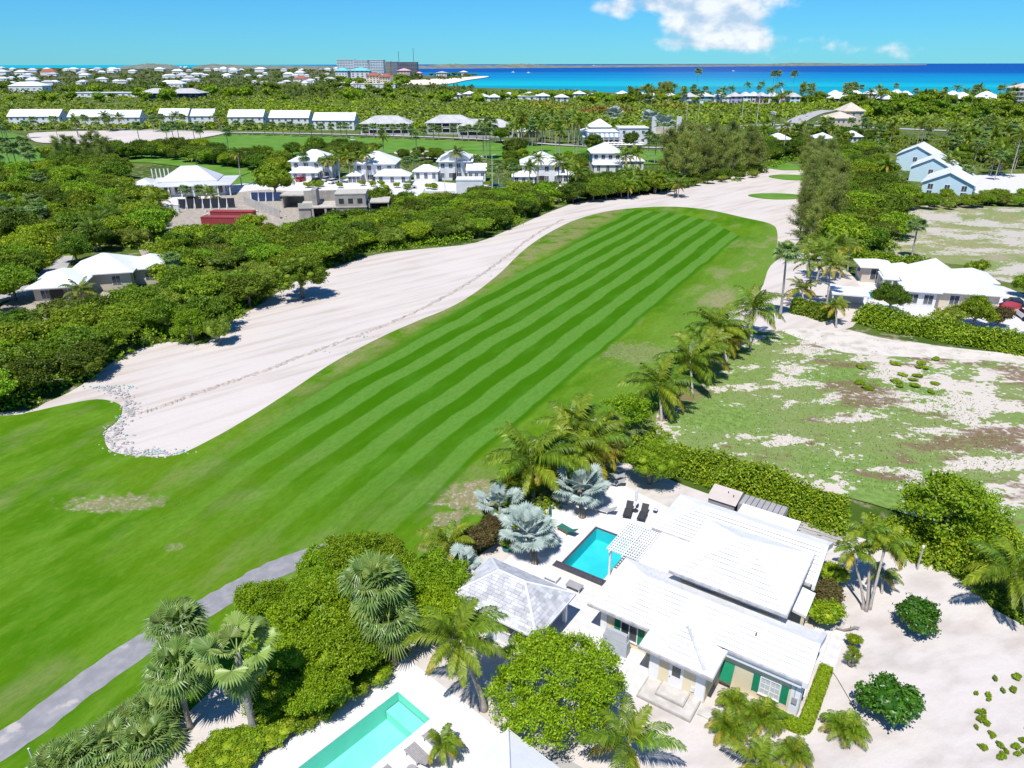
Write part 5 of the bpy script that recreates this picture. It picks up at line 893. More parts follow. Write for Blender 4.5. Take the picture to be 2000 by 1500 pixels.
# hedges: each one body of leaves over an added inner core that blocks light
def hedge(name, label, pts, w, h, m, n, seed, size=.085, clipped=False, z=GZ):
    rs = np.random.default_rng(seed); c = spline([p.xy for p in pts],8); P0 = []; Nn = []; seg = [(c[i],c[i+1]) for i in range(len(c)-1)]; L = np.array([(b-a).length for a, b in seg]); pr = L/L.sum(); k = rs.choice(len(seg), n, p=pr); V = []; F = []
    for j in k:
        a, b = seg[j]; t = rs.random(); q = a.lerp(b,t); d = (b-a).normalized(); nn = Vector((-d.y,d.x)); th = rs.uniform(-.15,math.pi+.15); rr = 1 if clipped else rs.uniform(.78,1.14)*(1+.16*math.sin(q.x*2.3+q.y*1.7+th*3)+.12*math.sin(q.x*5.1-q.y*4.3+th*5))
        if clipped:
            if rs.random() < .55: u, v, no = rs.uniform(-1,1)*w/2, h, (0,0,1)
            else: s = rs.choice((-1,1)); u, v, no = s*w/2, rs.uniform(.05,1)*h, (nn.x*s,nn.y*s,.3)
        else: u, v = math.cos(th)*w/2*rr, max(.1,math.sin(th)*h*rr); no = (nn.x*math.cos(th),nn.y*math.cos(th),math.sin(th)+.4)
        P0.append((q.x+nn.x*u, q.y+nn.y*u, z+v)); Nn.append(no)
    P0 = np.array(P0)+rs.normal(0,.03 if clipped else .10,(n,3)); P0[:,2] = np.maximum(P0[:,2], z+.03); A = leaves(P0, np.array(Nn,float), size, .6, .5 if clipped else 1.0, rs); t = thing(name, label, 'hedge', (c[len(c)//2].x, c[len(c)//2].y, z)); o = np.array([t.location.x,t.location.y,t.location.z])
    link('foliage', mesh_np('foliage', A[0]-o, A[1], m), t); kk = .88 if clipped else .74
    prof = ((-.5,0),(-.5,.9),(0,1.0),(.5,.9),(.5,0)) if clipped else ((-.48,0),(-.42,.55),(0,.86),(.42,.55),(.48,0))
    for i, p in enumerate(c):
        d = (c[min(i+1,len(c)-1)]-c[max(i-1,0)]).normalized(); nn = Vector((-d.y,d.x)); V += [(p.x+nn.x*a*w*kk-o[0], p.y+nn.y*a*w*kk-o[1], b*h*kk) for a, b in prof]
    for i in range(len(c)-1): F += [(i*5+q,i*5+q+1,i*5+6+q,i*5+5+q) for q in range(4)]
    F += [(4,3,2,1,0), tuple(len(V)-5+q for q in range(5))]; link('inner_core', mesh_from('inner_core', V, F, m), t); return t  # unseen filler body in leaf colour, added to stop light between the leaves
hedge('clipped_hedge','low clipped L-shaped hedge round the house corner',[hw(12.2,.25),hw(13.3,.2),hw(14.1,.25),hw(14.25,.8),hw(14.28,2.5),hw(14.3,5.8)],.72,.5,'leaf_bright',14000,21,.05,True)
hedge('hedge','tall leafy hedge between the house and the vacant lot',[P(*q,GZ) for q in ((1305,905),(1360,925),(1420,940),(1480,955),(1540,985),(1610,1020),(1650,1030))],2.9,2.1,'leaf_hedge',30000,22,.11)
hedge('hedge','hedge of rounded bushes at the far end of the sandy yard',[P(*q,GZ) for q in ((1700,1050),(1760,1060),(1830,1085),(1890,1085),(1960,1060))],3.2,1.7,'leaf_hedge',22000,23,.11)
hedge('hedge','dense green hedge in front of the white villa by the bunker',[P(*q,GZ) for q in ((1680,622),(1740,640),(1800,650),(1880,665),(1960,680),(2060,695))],3.4,2.1,'leaf_hedge',26000,24,.15)
hedge('hedge','short dark hedge beside the bunker and the tall fan palm',[P(*q,GZ) for q in ((1545,606),(1580,612),(1620,625))],2.8,1.6,'leaf_dark',9000,25,.15)
hedge('hedge','yellow-green hedge behind the white cabana',[P(*q,GZ) for q in ((1660,500),(1720,520),(1780,528),(1850,545))],3.4,2.2,'leaf_hedge',14000,26,.17)
# ---------------------------------------------------------------- houses of the middle distance
mat('seam_white', (0.76,0.77,0.79), (0.68,0.69,0.71), scale=0.25, rough=0.5, spec=0.3); mat('seam_grey', (0.50,0.49,0.49), (0.40,0.39,0.39), scale=0.3, rough=0.7); mat('seam_pale', (0.62,0.62,0.65), (0.54,0.54,0.58), scale=0.2, rough=0.5)
mat('wall_white', (0.72,0.72,0.72), (0.64,0.64,0.65), scale=0.4, rough=0.8); mat('wall_blue', (0.56,0.72,0.78), (0.52,0.68,0.75), scale=0.4, rough=0.8); mat('wall_beige', (0.60,0.52,0.42), (0.52,0.45,0.36), scale=0.4, rough=0.85); mat('concrete', (0.38,0.35,0.31), (0.28,0.26,0.23), scale=0.8, rough=0.9, bump=0.3); mat('concrete_pale', (0.52,0.48,0.42), (0.42,0.38,0.33), scale=0.8, rough=0.9, bump=0.2)
mat('tile_red', (0.38,0.13,0.075), (0.30,0.10,0.06), scale=0.3); mat('roof_turq', (0.16,0.55,0.60), scale=0.2); mat('container_red', (0.33,0.055,0.055), (0.26,0.05,0.05), scale=0.6, rough=0.6); mat('wall_pink', (0.75,0.42,0.50), scale=0.4); mat('wall_lilac', (0.48,0.42,0.66), scale=0.4); mat('wall_aqua', (0.20,0.55,0.66), scale=0.4); mat('panel_black', (0.03,0.035,0.045), scale=1.0); mat('navy', (0.03,0.06,0.14), scale=0.4)
_wm = {}
def win_mesh(w, h):
    k = (round(w,2),round(h,2))
    if k not in _wm:
        mb = MB(); mb.box(-w/2-.08,w/2+.08,-.06,0,-h/2-.08,h/2+.08); mb.m = 1; mb.box(-w/2,-.03,-.09,-.061,-h/2,h/2); mb.box(.03,w/2,-.09,-.061,-h/2,h/2); _wm[k] = mb.mesh('window',['trim_white','glass'])
    return _wm[k]
def gable_mesh(w, d, rh, over, z, thick=.16):
    x, y = w/2+over, d/2+over; return MB().add([(-x,-y,z),(x,-y,z),(x,0,z+rh),(-x,0,z+rh),(-x,y,z),(x,y,z),(-x,-y,z-thick),(x,-y,z-thick),(x,0,z+rh-thick),(-x,0,z+rh-thick),(-x,y,z-thick),(x,y,z-thick)], [(0,1,2,3),(3,2,5,4),(7,6,9,8),(8,9,10,11),(0,6,7,1),(5,11,10,4),(1,7,8,2),(2,8,11,5),(3,9,6,0),(4,10,9,3)])
def hip_mesh(w, d, rh, over, z, thick=.18):
    x, y = w/2+over, d/2+over; m = min(x,y); a = (-(x-m),-(y-m)*0,z+rh); r0 = (-(x-m),0,z+rh) if x >= y else (0,-(y-m),z+rh); r1 = ((x-m),0,z+rh) if x >= y else (0,(y-m),z+rh)
    mb = MB(); b = [(-x,-y),(x,-y),(x,y),(-x,y)]; V = [(p[0],p[1],z-thick) for p in b]+[(p[0],p[1],z) for p in b]+[r0,r1]; F = [(3,2,1,0),(0,1,5,4),(1,2,6,5),(2,3,7,6),(3,0,4,7)]
    F += [(4,5,9,8),(5,6,9),(6,7,8,9),(7,4,8)] if x >= y else [(4,5,8),(5,6,9,8),(6,7,9),(7,4,8,9)]
    return mb.add(V,F)
def block(t, w, d, h, roof='hip', rh=2.5, over=.6, wallm='wall_white', roofm='seam_white', off=(0,0), z0=-.2, wins=(3,2), floors=1, ridge_rot=False, winw=1.3, winh=1.4, seams=0, left=True):
    ox, oy = off; mb = MB(); mb.box(ox-w/2,ox+w/2,oy-d/2,oy+d/2,z0,h)
    if roof == 'gable':
        if ridge_rot: mb.add([(ox-w/2,oy-d/2,h),(ox+w/2,oy-d/2,h),(ox,oy-d/2,h+rh*.98),(ox-w/2,oy+d/2,h),(ox+w/2,oy+d/2,h),(ox,oy+d/2,h+rh*.98)],[(0,1,2),(4,3,5),(0,2,5,3),(1,4,5,2)])
        else: mb.add([(ox-w/2,oy-d/2,h),(ox-w/2,oy+d/2,h),(ox-w/2,oy,h+rh*.98),(ox+w/2,oy-d/2,h),(ox+w/2,oy+d/2,h),(ox+w/2,oy,h+rh*.98)],[(1,0,2),(3,4,5),(0,3,5,2),(4,1,2,5)])
    mb.build('wall',wallm,t)
    if roof == 'flat': mb = MB(); mb.box(ox-w/2-over,ox+w/2+over,oy-d/2-over,oy+d/2+over,h,h+.35); r = mb.build('roof',roofm,t)
    elif roof == 'hip': r = hip_mesh(w,d,rh,over,h+.02).build('roof',roofm,t,(ox,oy,0))
    else:
        r = gable_mesh(d if ridge_rot else w, w if ridge_rot else d, rh, over, h+.10).build('roof',roofm,t,(ox,oy,0),math.pi/2 if ridge_rot else 0)
        if seams:
            L, S = (d, w/2) if ridge_rot else (w, d/2); sl = rh/(S+over)
            for i in range(1,seams): x = -L/2+L*i/seams; mb = MB(); mb.bar((x,-S-over,h+.14),(x,0,h+rh+.14),.25,.10); q = mb.build('roof_seam',roofm,r,None if not ridge_rot else None)
            if ridge_rot:
                for q in r.children: q.location = (0,0,0)
    nf, ns = wins
    for f in range(floors):
        z = (h/floors)*(f+.55)
        for i in range(nf): link('window', win_mesh(winw,winh), t, (ox-w/2+w*(i+.5)/nf, oy-d/2-.002, z))
        for i in range(ns):
            link('window', win_mesh(winw,winh), t, (ox+w/2+.002, oy-d/2+d*(i+.5)/ns, z), math.pi/2)
            if left: link('window', win_mesh(winw,winh), t, (ox-w/2-.002, oy-d/2+d*(i+.5)/ns, z), -math.pi/2)
    return r
BLD = []
def site(name, label, x0, x1, by, d, rot=0.0, group=None, cat='house'):      # a thing whose front wall runs between two measured points
    a, b = P(x0,by), P(x1,by); w = (b-a).length; c = (a+b)/2; r = R_(rot); q = Vector((c.x-math.sin(r)*d/2, c.y+math.cos(r)*d/2)); e, f = Vector((math.cos(r),math.sin(r))), Vector((-math.sin(r),math.cos(r))); BLD.append([q+e*(i*(w/2+2.2))+f*(j*(d/2+2.2)) for i, j in ((-1,-1.25),(1,-1.25),(1,1),(-1,1))])
    return thing(name, label, cat, (c.x-math.sin(r)*d/2, c.y+math.cos(r)*d/2, 0), r, group), w
def door(t, x, y, z0=0.0, h=2.1, w=1.0, m='shade'): mb = MB(); mb.box(x-w/2,x+w/2,y-.07,y-.003,z0,z0+h); return mb.build('door',m,t)
GRH = 'white gabled houses along the far lane'
for i, (x0,x1,by,seg) in enumerate(((20,118,245,4),(137,212,246,3),(216,274,247,2),(313,368,243,3),(376,418,244,2),(448,515,246,2),(528,604,248,3),(613,693,254,3))):
    t, w = site('row_house', ['long four-bay white gabled house at the left end of the far lane','white gabled house with stepped roof behind palms on the far lane','white gabled house with a grey gable end beside the far bunker','white gabled house with three roof bays above the far bunker','short white gabled house with grey end wall on the far lane','white gabled house with plain roof behind lane palms','white gabled house with a dormer-like end beside the plain one','white gabled house standing next to the grey-roofed villas'][i], x0, x1, by, 11, rot=(0,0,4,2,2,0,-2,-4)[i], group=GRH)
    block(t, w, 11, 5.4, 'gable', 4.1, .5, wins=(max(3,int(w/4)),2), floors=2, seams=seg)
for i, (x0,x1,by,l) in enumerate(((708,798,264,'two-storey villa with grey hip roof and shaded verandas on the lane'),(836,922,262,'grey hip-roofed villa with verandas partly behind another'),(898,1000,268,'long low grey hip-roofed villa beside the club palms'))):
    t, w = site('veranda_villa', l, x0, x1, by, 15); block(t, w, 13, 6.0 if i < 2 else 5.0, 'hip', 3.8, 1.6, 'wall_white', 'seam_grey', wins=(0,2))
    for f in range(2):
        mb = MB(); mb.box(-w/2+.5,w/2-.5,-6.62,-6.51,f*3.0+.4,f*3.0+2.6); mb.build('veranda_shade_panel','shade',t); mb = MB(); mb.box(-w/2-.6,w/2+.6,-8.0,-6.5,f*3.0+.0,f*3.0+.25); mb.build('veranda_deck','wall_white',t); mb = MB(); mb.box(-w/2-.6,w/2+.6,-8.05,-7.95,f*3.0+.8,f*3.0+1.0); mb.build('railing','wall_white',t)  # dark panel on the wall paints the shade inside the veranda
    for k in range(7): x = -w/2-.4+(w+.8)*k/6; mb = MB(); mb.box(x-.15,x+.15,-8.0,-7.75,0,5.9 if i < 2 else 4.9); mb.build('post','wall_white',t)
t, w = site('pavilion', 'small white pavilion with an open dark front on the club lane', 1012, 1048, 269, 8); block(t, w, 8, 3.2, 'hip', 1.6, .4, wins=(0,1)); mb = MB(); mb.box(-w/2+.6,w/2-.6,-4.1,-4.01,.2,2.6); mb.build('opening','shade',t)  # the open front's shade is a dark panel on the wall
# club house
t, w = site('club_house', 'white club house with stacked hip roof and striped awning above parasols', 1140, 1204, 285, 14); block(t, w, 14, 6.4, 'hip', 2.6, 1.0, wins=(0,2), floors=2); block(t, w*.62, 9, 8.6, 'hip', 3.2, .8, wins=(4,2), z0=6.5, winh=.7); mat('awning_blue', (0.30,0.42,0.58), scale=1)
for k in range(16):
    x0 = -w/2-1.2+(w+2.4)*k/16; x1 = x0+(w+2.4)/16; mb = MB(); mb.add([(x0,-7.05,6.2),(x1,-7.05,6.2),(x1,-10.0,4.4),(x0,-10.0,4.4),(x1,-10.0,4.0),(x0,-10.0,4.0)],[(0,3,2,1),(3,5,4,2)]); mb.build('awning_stripe','awning_blue' if k%2 else 'canvas_white',t)
for f in range(2):
    mb = MB(); mb.box(-w/2,w/2,-7.12,-7.02,f*3.2+.5,f*3.2+2.7); mb.build('veranda_shade_panel','shade',t); mb = MB(); mb.box(-w/2-1,w/2+1,-10,-7.13,f*3.2+.05,f*3.2+.3); mb.build('veranda_deck','wall_white',t); mb = MB(); mb.box(-w/2-1,w/2+1,-10.05,-9.95,f*3.2+1.0,f*3.2+1.2); mb.build('railing','wall_white',t)  # veranda depth painted as shade: dark panels on the front wall
for k in range(8): x = -w/2-.8+(w+1.6)*k/7; mb = MB(); mb.box(x-.15,x+.15,-9.95,-9.7,0,4.4); mb.build('post','wall_white',t)
t, w = site('club_wing', 'white flat club wing with square windows beside the awning', 1208, 1264, 283, 12); block(t, w, 12, 7.6, 'flat', 0, .4, wins=(3,2), floors=2)
mat('parasol', (0.74,0.72,0.70), scale=1); cap_b = MB(); cap_b.add([(0,0,2.6)]+[(1.6*math.cos(a),1.6*math.sin(a),2.1) for a in np.linspace(0,2*math.pi,8,endpoint=False)], [(0,1+k,1+(k+1)%8) for k in range(8)]); cap_m = cap_b.mesh('canopy','parasol'); pol = MB(); pol.tube([(0,0,0),(0,0,2.6)],.06,5); pol_m = pol.mesh('pole','metal_dark'); tb_ = MB(); tb_.lathe([(.5,.0),(.08,.1),(.08,.7),(.7,.72),(.7,.78)],8); tb_m = tb_.mesh('table','metal_dark')
for r in range(3):
    for k in range(11 - (r == 2)*2):
        p = P(1178+k*7.2+r*2.5, 292-r*4.0, .3)
        t = thing('parasol', 'pale square parasol over a dark table on the club terrace', 'parasol', p, 0, 'parasols on the club terrace'); link('canopy',cap_m,t); link('pole',pol_m,t); link('table',tb_m,t)
for i,(x0,x1,by,h) in enumerate(((1272,1316,262,4.0),(1320,1345,262,4.2))): t, w = site('gate_wall', ['long pale entrance wall behind the club house','short pale entrance wall beside the flag poles'][i], x0, x1, by, 1.2, cat='wall'); mb = MB(); mb.box(-w/2,w/2,-.5,.5,-.2,h); mb.build('wall','wall_beige',t); mb = MB(); mb.box(-w/2,-w/2+2.4,-.9,.9,0,h+5); mb.build('pillar','wall_white',t)
# villas of the second row
def villa(label, main, annexes, rot=0.0, roofm='seam_white'):
    x0,x1,by,d,h,rh = main; t, w = site('villa', label, x0, x1, by, d, rot); block(t, w, d, h, 'hip', rh, .8, wins=(4,3), floors=2, roofm=roofm); door(t, 0, -d/2, w=1.8, h=2.4)
    for ax, ay, aw, ad, ah, arh, kind in annexes: block(t, aw, ad, ah, kind, arh, .5, wins=(3,2), off=(ax,ay), roofm=roofm, winh=1.7, winw=1.1)
    return t
villa('white two-storey villa with low front roof, behind the big round tree', (572,650,350,12,6.0,3.2), ((-1.5,-8.3,9,5,2.9,1.6,'hip'),))
villa('white two-storey villa with a hip-roofed annex, palms in front', (694,772,356,12,6.0,3.4), ((6.5,-8.2,11,5.5,2.8,1.8,'hip'),(-6,-8,4,5,2.8,1.2,'hip')))
t = villa('white gabled villa with cubic white blocks below it', (858,920,352,9,6.2,0.1), ((-9.5,-4.6,8,6,3.4,1.8,'hip'),(7.4,-4.6,6,5.5,3.6,1.9,'gable')))
block(t, 9.6, 8.8, 7.0, 'gable', 2.6, .5, wins=(2,2), off=(0,.1), ridge_rot=True, z0=6.2)
t, w = site('white_block', 'plain white flat-roofed block with one dark window, below the gabled villa', 892, 943, 392, 6); block(t, w, 6, 5.6, 'flat', 0, .1, wins=(1,1), roofm='wall_white'); 
t, w = site('garden_wall', 'low white garden wall beside the white block', 826, 890, 391, 3, cat='wall'); mb = MB(); mb.box(-w/2,w/2,-1.4,-1.2,-.1,2.6); mb.box(-w/2,-w/2+.2,-1.2,3,-.1,2.6); mb.build('wall','wall_white',t); mb = MB(); mb.box(-w/2+.2,w/2,-1.2,3,-.1,.9); mb.build('platform','white_deck',t)
villa('white two-storey villa with side porch, red-flowered beds in front', (1020,1096,358,12,6.0,3.4), ((-6.0,-7.6,7,4.5,2.8,1.4,'hip'),(7.8,-3,5,6,2.8,1.2,'hip')))
villa('white two-storey villa with three small upper windows beside the casuarinas', (1156,1212,334,12,6.4,3.2), ((9.5,-2,8,9,3.6,1.8,'hip'),(0,-8,10,4,2.8,1.2,'hip')))
# the big pale-grey villa
t, w = site('grey_villa', 'large single-storey villa with broad pale grey hip roof and white columns', 302, 438, 384, 17, rot=12); block(t, w*.98, 16, 3.3, 'hip', 1.0, 2.2, roofm='seam_pale', wins=(7,4), winw=1.8, winh=2.0); hip_mesh(w*.8,12,3.8,.2,4.0).build('upper_roof','seam_pale',t,(-.5,1,0))
for k in range(8): x = -w/2-1.5+(w+3)*k/7; mb = MB(); mb.box(x-.17,x+.17,-9.9,-9.55,0,3.2); mb.build('column','wall_white',t)
mb = MB(); mb.box(-w/2-6,-w/2-.9,-3,5,0,3.0); mb.build('wing','wall_white',t); hip_mesh(6.0,9,1.4,.5,3.05).build('wing_roof','seam_pale',t,(-w/2-3.4,1,0))
for k in range(5): mb = MB(); mb.box(-w/2-3+k*1.2,-w/2-2.7+k*1.2,8.4,8.7,3.2,6.2); mb.build('terrace_post','wall_white',t)
for i,(x,y) in enumerate(((222,362),(236,372))): t = thing('garden_parasol', 'white square parasol beside the grey-roofed villa, '+('larger' if i else 'smaller'), 'parasol', P(x,y)); link('canopy',cap_m,t,None,None,1.5); link('pole',pol_m,t,None,None,1.5)
# the low white house inside the tree belt
t, w = site('white_house', 'low cream house with three white hip roofs inside the tree belt', 98, 250, 588, 11, rot=14); block(t, w*.52, 9, 2.9, 'hip', 1.6, .9, 'wall_beige', wins=(2,2), off=(-4.4,-1)); block(t, 9.5, 9, 3.2, 'hip', 2.4, .8, 'wall_beige', wins=(2,2), off=(.8,5.0)); block(t, 6.5, 7, 3.0, 'hip', 1.7, .7, 'wall_beige', wins=(1,2), off=(8.0,6.4)); door(t,-4.4,-5.5,w=2.4,h=2.3)
# villa by the bunker
t, w = site('bunker_villa', 'cream villa with white clustered hip roofs beside the small green pool', 1786, 1936, 608, 9, rot=-16); block(t, 12.5, 7.5, 3.0, 'hip', 1.9, .7, 'wall_beige', wins=(3,2), off=(0,0)); block(t, 7.5, 8, 3.1, 'hip', 2.9, .7, 'wall_beige', wins=(2,2), off=(-1.5,5.5)); block(t, 5.5, 6, 3.0, 'hip', 1.6, .6, 'wall_beige', wins=(1,1), off=(-6.0,7.0)); block(t, 6, 6, 3.0, 'hip', 1.5, .6, 'wall_beige', wins=(1,1), off=(4.6,6.8)); block(t, 4.4, 4, 3.0, 'hip', 1.3, .6, 'wall_white', wins=(2,1), off=(-5.0,-2.6)); mb = MB(); mb.box(-9.6,-6.6,2.2,7.2,2.6,2.8); mb.build('terrace_roof','seam_white',t)
for q in ((-9.4,2.4),(-9.4,7.0),(-8,2.4)): mb = MB(); mb.box(q[0]-.1,q[0]+.1,q[1]-.1,q[1]+.1,0,2.6); mb.build('post','wall_white',t)
t, w = site('cabana', 'small square cream cabana with white hip roof behind the pool', 1682, 1732, 553, 4.5, rot=-12); block(t, w, 4.5, 3.0, 'hip', .9, .7, 'wall_beige', wins=(1,1), winw=1.8, winh=1.8)
t, w = site('pool_shelter', 'open white flat-roofed shelter in front of the villa pool', 1622, 1690, 608, 5, rot=-18); mb = MB(); mb.box(-w/2,w/2,-2.5,2.5,2.5,2.72); mb.build('roof','seam_white',t)
for a in (-1,1):
    for b in (-1,1): mb = MB(); mb.box(a*(w/2-.2)-.1,a*(w/2-.2)+.1,b*2.3-.1,b*2.3+.1,0,2.5); mb.build('post','wall_white',t)
mb = MB(); mb.box(-w/2+.3,w/2-.3,2.2,2.38,0,2.4); mb.build('back_wall','wall_white',t)
t = thing('parasol', 'open white parasol beside the villa pool', 'parasol', P(1630,585)); link('canopy',cap_m,t,None,None,1.0); link('pole',pol_m,t)
# pale blue terraced houses
GBL = 'pale blue terraced houses with white seam roofs'
for i,(x0,x1,by,w_,dd,h,l) in enumerate(((1800,1890,386,13,20,3.8,'pale blue gabled house nearest the dry lot'),(1776,1850,356,12,20,4.4,'pale blue gabled house in the middle of the terrace'),(1752,1812,334,12,18,5.4,'pale blue gabled house at the far end of the terrace'))):
    t, w = site('terraced_house', l, x0, x1, by, dd, rot=-34, group=GBL); block(t, w_, dd, h, 'gable', 3.3, .5, 'wall_blue', wins=(1 if i else 3,2), floors=2, ridge_rot=True, seams=6)
t, w = site('beige_house', 'beige house with pale hip roofs beside the coast road car park', 1622, 1702, 246, 16); block(t, w*.6, 16, 4.6, 'hip', 3.6, .8, 'wall_beige', 'wall_beige', wins=(5,2), off=(-w*.2,0)); block(t, w*.5, 14, 8.0, 'hip', 5.0, .8, 'wall_beige', 'wall_beige', wins=(3,2), off=(w*.25,12), floors=2)
for i,(x0,x1,by) in enumerate(((1592,1628,284),(1655,1682,280),(1500,1545,286))): t, w = site('low_house', ['low white hip-roofed house half hidden by palms beyond the tee','small white hip-roofed house beside the coast road palms','low white house behind the tall palms at the tee'][i], x0, x1, by, 9); block(t, w, 9, 3.2, 'hip', 2.4, .6, wins=(3,2))
t, w = site('guard_hut', 'small white guard hut on the coast road', 1505, 1512, 246, 3, cat='hut'); block(t, w, 3, 8.0, 'flat', 0, .3, wins=(1,1)); door(t,0,-1.5)
# building site
t, w = site('unfinished_house', 'unfinished grey concrete house frame on the building plot', 592, 740, 432, 12, rot=6); cm = 'concrete'
def bx(nm, m, *a): mb = MB(); mb.box(*a); return mb.build(nm, m, t)
bx('wall',cm,-1.2,6.4,-4.0,-3.7,0,6.2); bx('wall',cm,6.1,6.4,-3.7,3,0,6.2); bx('wall',cm,-1.2,-.9,-3.7,3,0,6.2); bx('floor_slab','concrete_pale',-10.5,6.6,-4.2,5,3.0,3.3); bx('floor_slab','concrete_pale',6.7,12,-2,6,3.6,3.9); bx('wall',cm,7.0,7.3,-1.8,5.8,0,3.6); bx('wall',cm,11.6,11.9,-1.8,5.8,0,3.6); bx('wall',cm,7.3,11.6,5.5,5.8,0,3.6); bx('wall',cm,-10.5,-10.2,-3.8,4.8,0,3.0); bx('wall',cm,-10.2,-1.2,4.5,4.8,0,6.0); bx('parapet','concrete_pale',-10.4,-7,-4.2,-4.0,3.3,4.3); bx('tower',cm,-7.2,-6.0,-2,3,3.3,7.2); bx('ceiling_slab','concrete_pale',-1.3,6.5,-4.1,3.1,6.2,6.45); bx('wall',cm,-10.4,-7.5,-3.9,-3.6,0,3.0)
for x in (-7.0,-3.8,-1.9): bx('column',cm,x-.25,x+.25,-4.1,-3.6,0,3.0)
for x in (.3,2.6,4.9): bx('opening','shade',x-.6,x+.6,-4.06,-4.01,4.0,5.2)  # dark panels paint the shade of the upper window holes
for x in (7.6,9.4): bx('opening','shade',x,x+1.1,-1.86,-1.81,1.0,2.0) if False else bx('sill','concrete_pale',x,x+1.1,-2.1,-1.8,1.0,1.2)
t, w = site('unfinished_annex', 'low unfinished concrete room with a white slab beside the house frame', 552, 600, 408, 7); bx('wall',cm,-w/2,w/2,3,3.3,0,3.4); bx('wall',cm,-w/2,-w/2+.3,-3,3,0,3.4); bx('floor_slab','concrete_pale',-w/2-.3,w/2+.2,-3.4,3.4,3.4,3.75); bx('column',cm,w/2-.4,w/2,-3.2,-2.8,0,3.4)
for i,(x0,x1,by,l) in enumerate(((394,482,446,'red shipping container in front of the other on the building plot'),(412,496,434,'red shipping container behind its twin on the building plot'))):
    t, w = site('shipping_container', l, x0, x1, by, 2.5, rot=-3, cat='container'); mb = MB(); mb.box(-w/2,w/2,-1.2,1.2,.1,2.55); mb.build('body','container_red',t)
    for k in range(24): x = -w/2+.3+(w-.6)*k/23; mb = MB(); mb.box(x-.06,x+.06,-1.27,-1.201,.2,2.45); mb.build('corrugation','container_red',t)
    mb = MB(); mb.box(-w/2-.06,w/2+.06,-1.3,1.3,2.551,2.63); mb.build('roof','container_red',t)
t, w = site('hoarding', 'site hoarding of black panels held by white braces', 352, 458, 408, 1, rot=7, cat='fence')
for k in range(7): x = -w/2+w*k/7; mb = MB(); mb.box(x+.15,x+w/7-.15,-.06,.06,.3,2.7); mb.build('panel','panel_black',t); mb = MB(); mb.bar((x,0,0),(x,0,2.9),.15,.15); mb.bar((x,-1.5,0),(x,0,2.2),.12,.12); mb.build('brace','wall_white',t)
t, w = site('hoarding', 'dark blue hoarding panels beside the concrete frame', 492, 548, 394, 1, rot=4, cat='fence')
for k in range(4): x = -w/2+w*k/4; mb = MB(); mb.box(x+.1,x+w/4-.1,-.06,.06,.2,2.6); mb.build('panel','navy',t); mb = MB(); mb.bar((x,0,0),(x,0,2.8),.15,.15); mb.bar((x,-1.3,0),(x,0,2.0),.12,.12); mb.build('brace','wall_white',t)
t = thing('sheet_fence', 'grey corrugated sheet fence across the building plot', 'fence', (0,0,0)); a, b = P(478,400), P(548,428)
for k in range(14): q, r_ = a.lerp(b,k/14), a.lerp(b,(k+.96)/14); mb = MB(); mb.bar(q+Vector((0,0,1.2)),r_+Vector((0,0,1.2)),.08,2.4); mb.build('sheet','concrete_pale' if k%3 else 'seam_grey',t)
t, w = site('boundary_wall', 'white boundary wall at the corner of the building plot', 322, 352, 416, 1, rot=-20, cat='wall'); mb = MB(); mb.box(-w/2,w/2,-.2,.2,-.2,2.0); mb.build('wall','wall_white',t); mb = MB(); mb.box(-w/2-.1,w/2+.1,-.28,.28,2.0,2.15); mb.build('coping','wall_white',t)
rs = random.Random(9); pts = [P(rs.uniform(400,560),rs.uniform(412,432)) for _ in range(110)]; tag(rock_field('rubble', [(p.x,p.y) for p in pts], 'concrete_pale', 9, .15, .7), 'heaps of broken rubble on the building plot', 'rubble')
# cars
mat('car_glass', (0.02,0.025,0.03), scale=1, rough=0.05, spec=0.8); mat('tyre', (0.015,0.015,0.015), scale=3); mat('lamp', (0.7,0.7,0.65), scale=3, rough=0.2)
for nm, c in (('car_white',(0.75,0.75,0.75)),('car_black',(0.02,0.022,0.025)),('car_red',(0.45,0.02,0.02)),('car_silver',(0.5,0.51,0.53)),('car_blue',(0.04,0.12,0.30))): mat(nm, c, tuple(x*.95 for x in c), rough=0.2, spec=0.6, scale=1)
_cm = {}
def car(px, py, rot, m, label, z=.09, s=1.0):
    t = thing('parked_car', label, 'car', P(px,py,z), R_(rot), None, s)
    if m not in _cm:
        prof = [(-2.15,.35),(-2.2,.75),(-1.9,.95),(-1.2,1.0),(1.0,1.0),(1.9,.85),(2.2,.65),(2.2,.35)]; mb = MB()
        V = [(x,s_*(.88 if z > .8 else .9),z) for s_ in (-1,1) for x, z in prof]; n = len(prof); mb.add(V, [tuple(range(n)), tuple(range(2*n-1,n-1,-1))]+[(i,n+i,n+(i+1)%n,(i+1)%n) for i in range(n)]); body = mb.mesh('body',m)
        cb = MB(); cb.add([(-1.9,-.8,1.0),(1.05,-.8,1.0),(1.05,.8,1.0),(-1.9,.8,1.0),(-1.6,-.66,1.5),(.35,-.66,1.55),(.35,.66,1.55),(-1.6,.66,1.5)],[(0,1,5,4),(1,2,6,5),(2,3,7,6),(3,0,4,7)]); rf_ = MB(); rf_.box(-1.62,.37,-.68,.68,1.49,1.58)
        wl_ = MB(); wl_.tube([(0,-.1,0),(0,.1,0)],.33,12); hl = MB(); hl.box(2.16,2.22,-.18,.18,.62,.76); _cm[m] = (body, cb.mesh('windows','car_glass'), rf_.mesh('roof',m), wl_.mesh('wheel','tyre',False), hl.mesh('headlight','lamp'))
    b, c, r, w, h = _cm[m]; link('body',b,t); link('windows',c,t); link('roof',r,t)
    for x in (-1.35,1.35):
        for y in (-.85,.85): link('wheel',w,t,(x,y,.33))
    for y in (-.55,.55): link('headlight',h,t,(0,y,0))
    return t
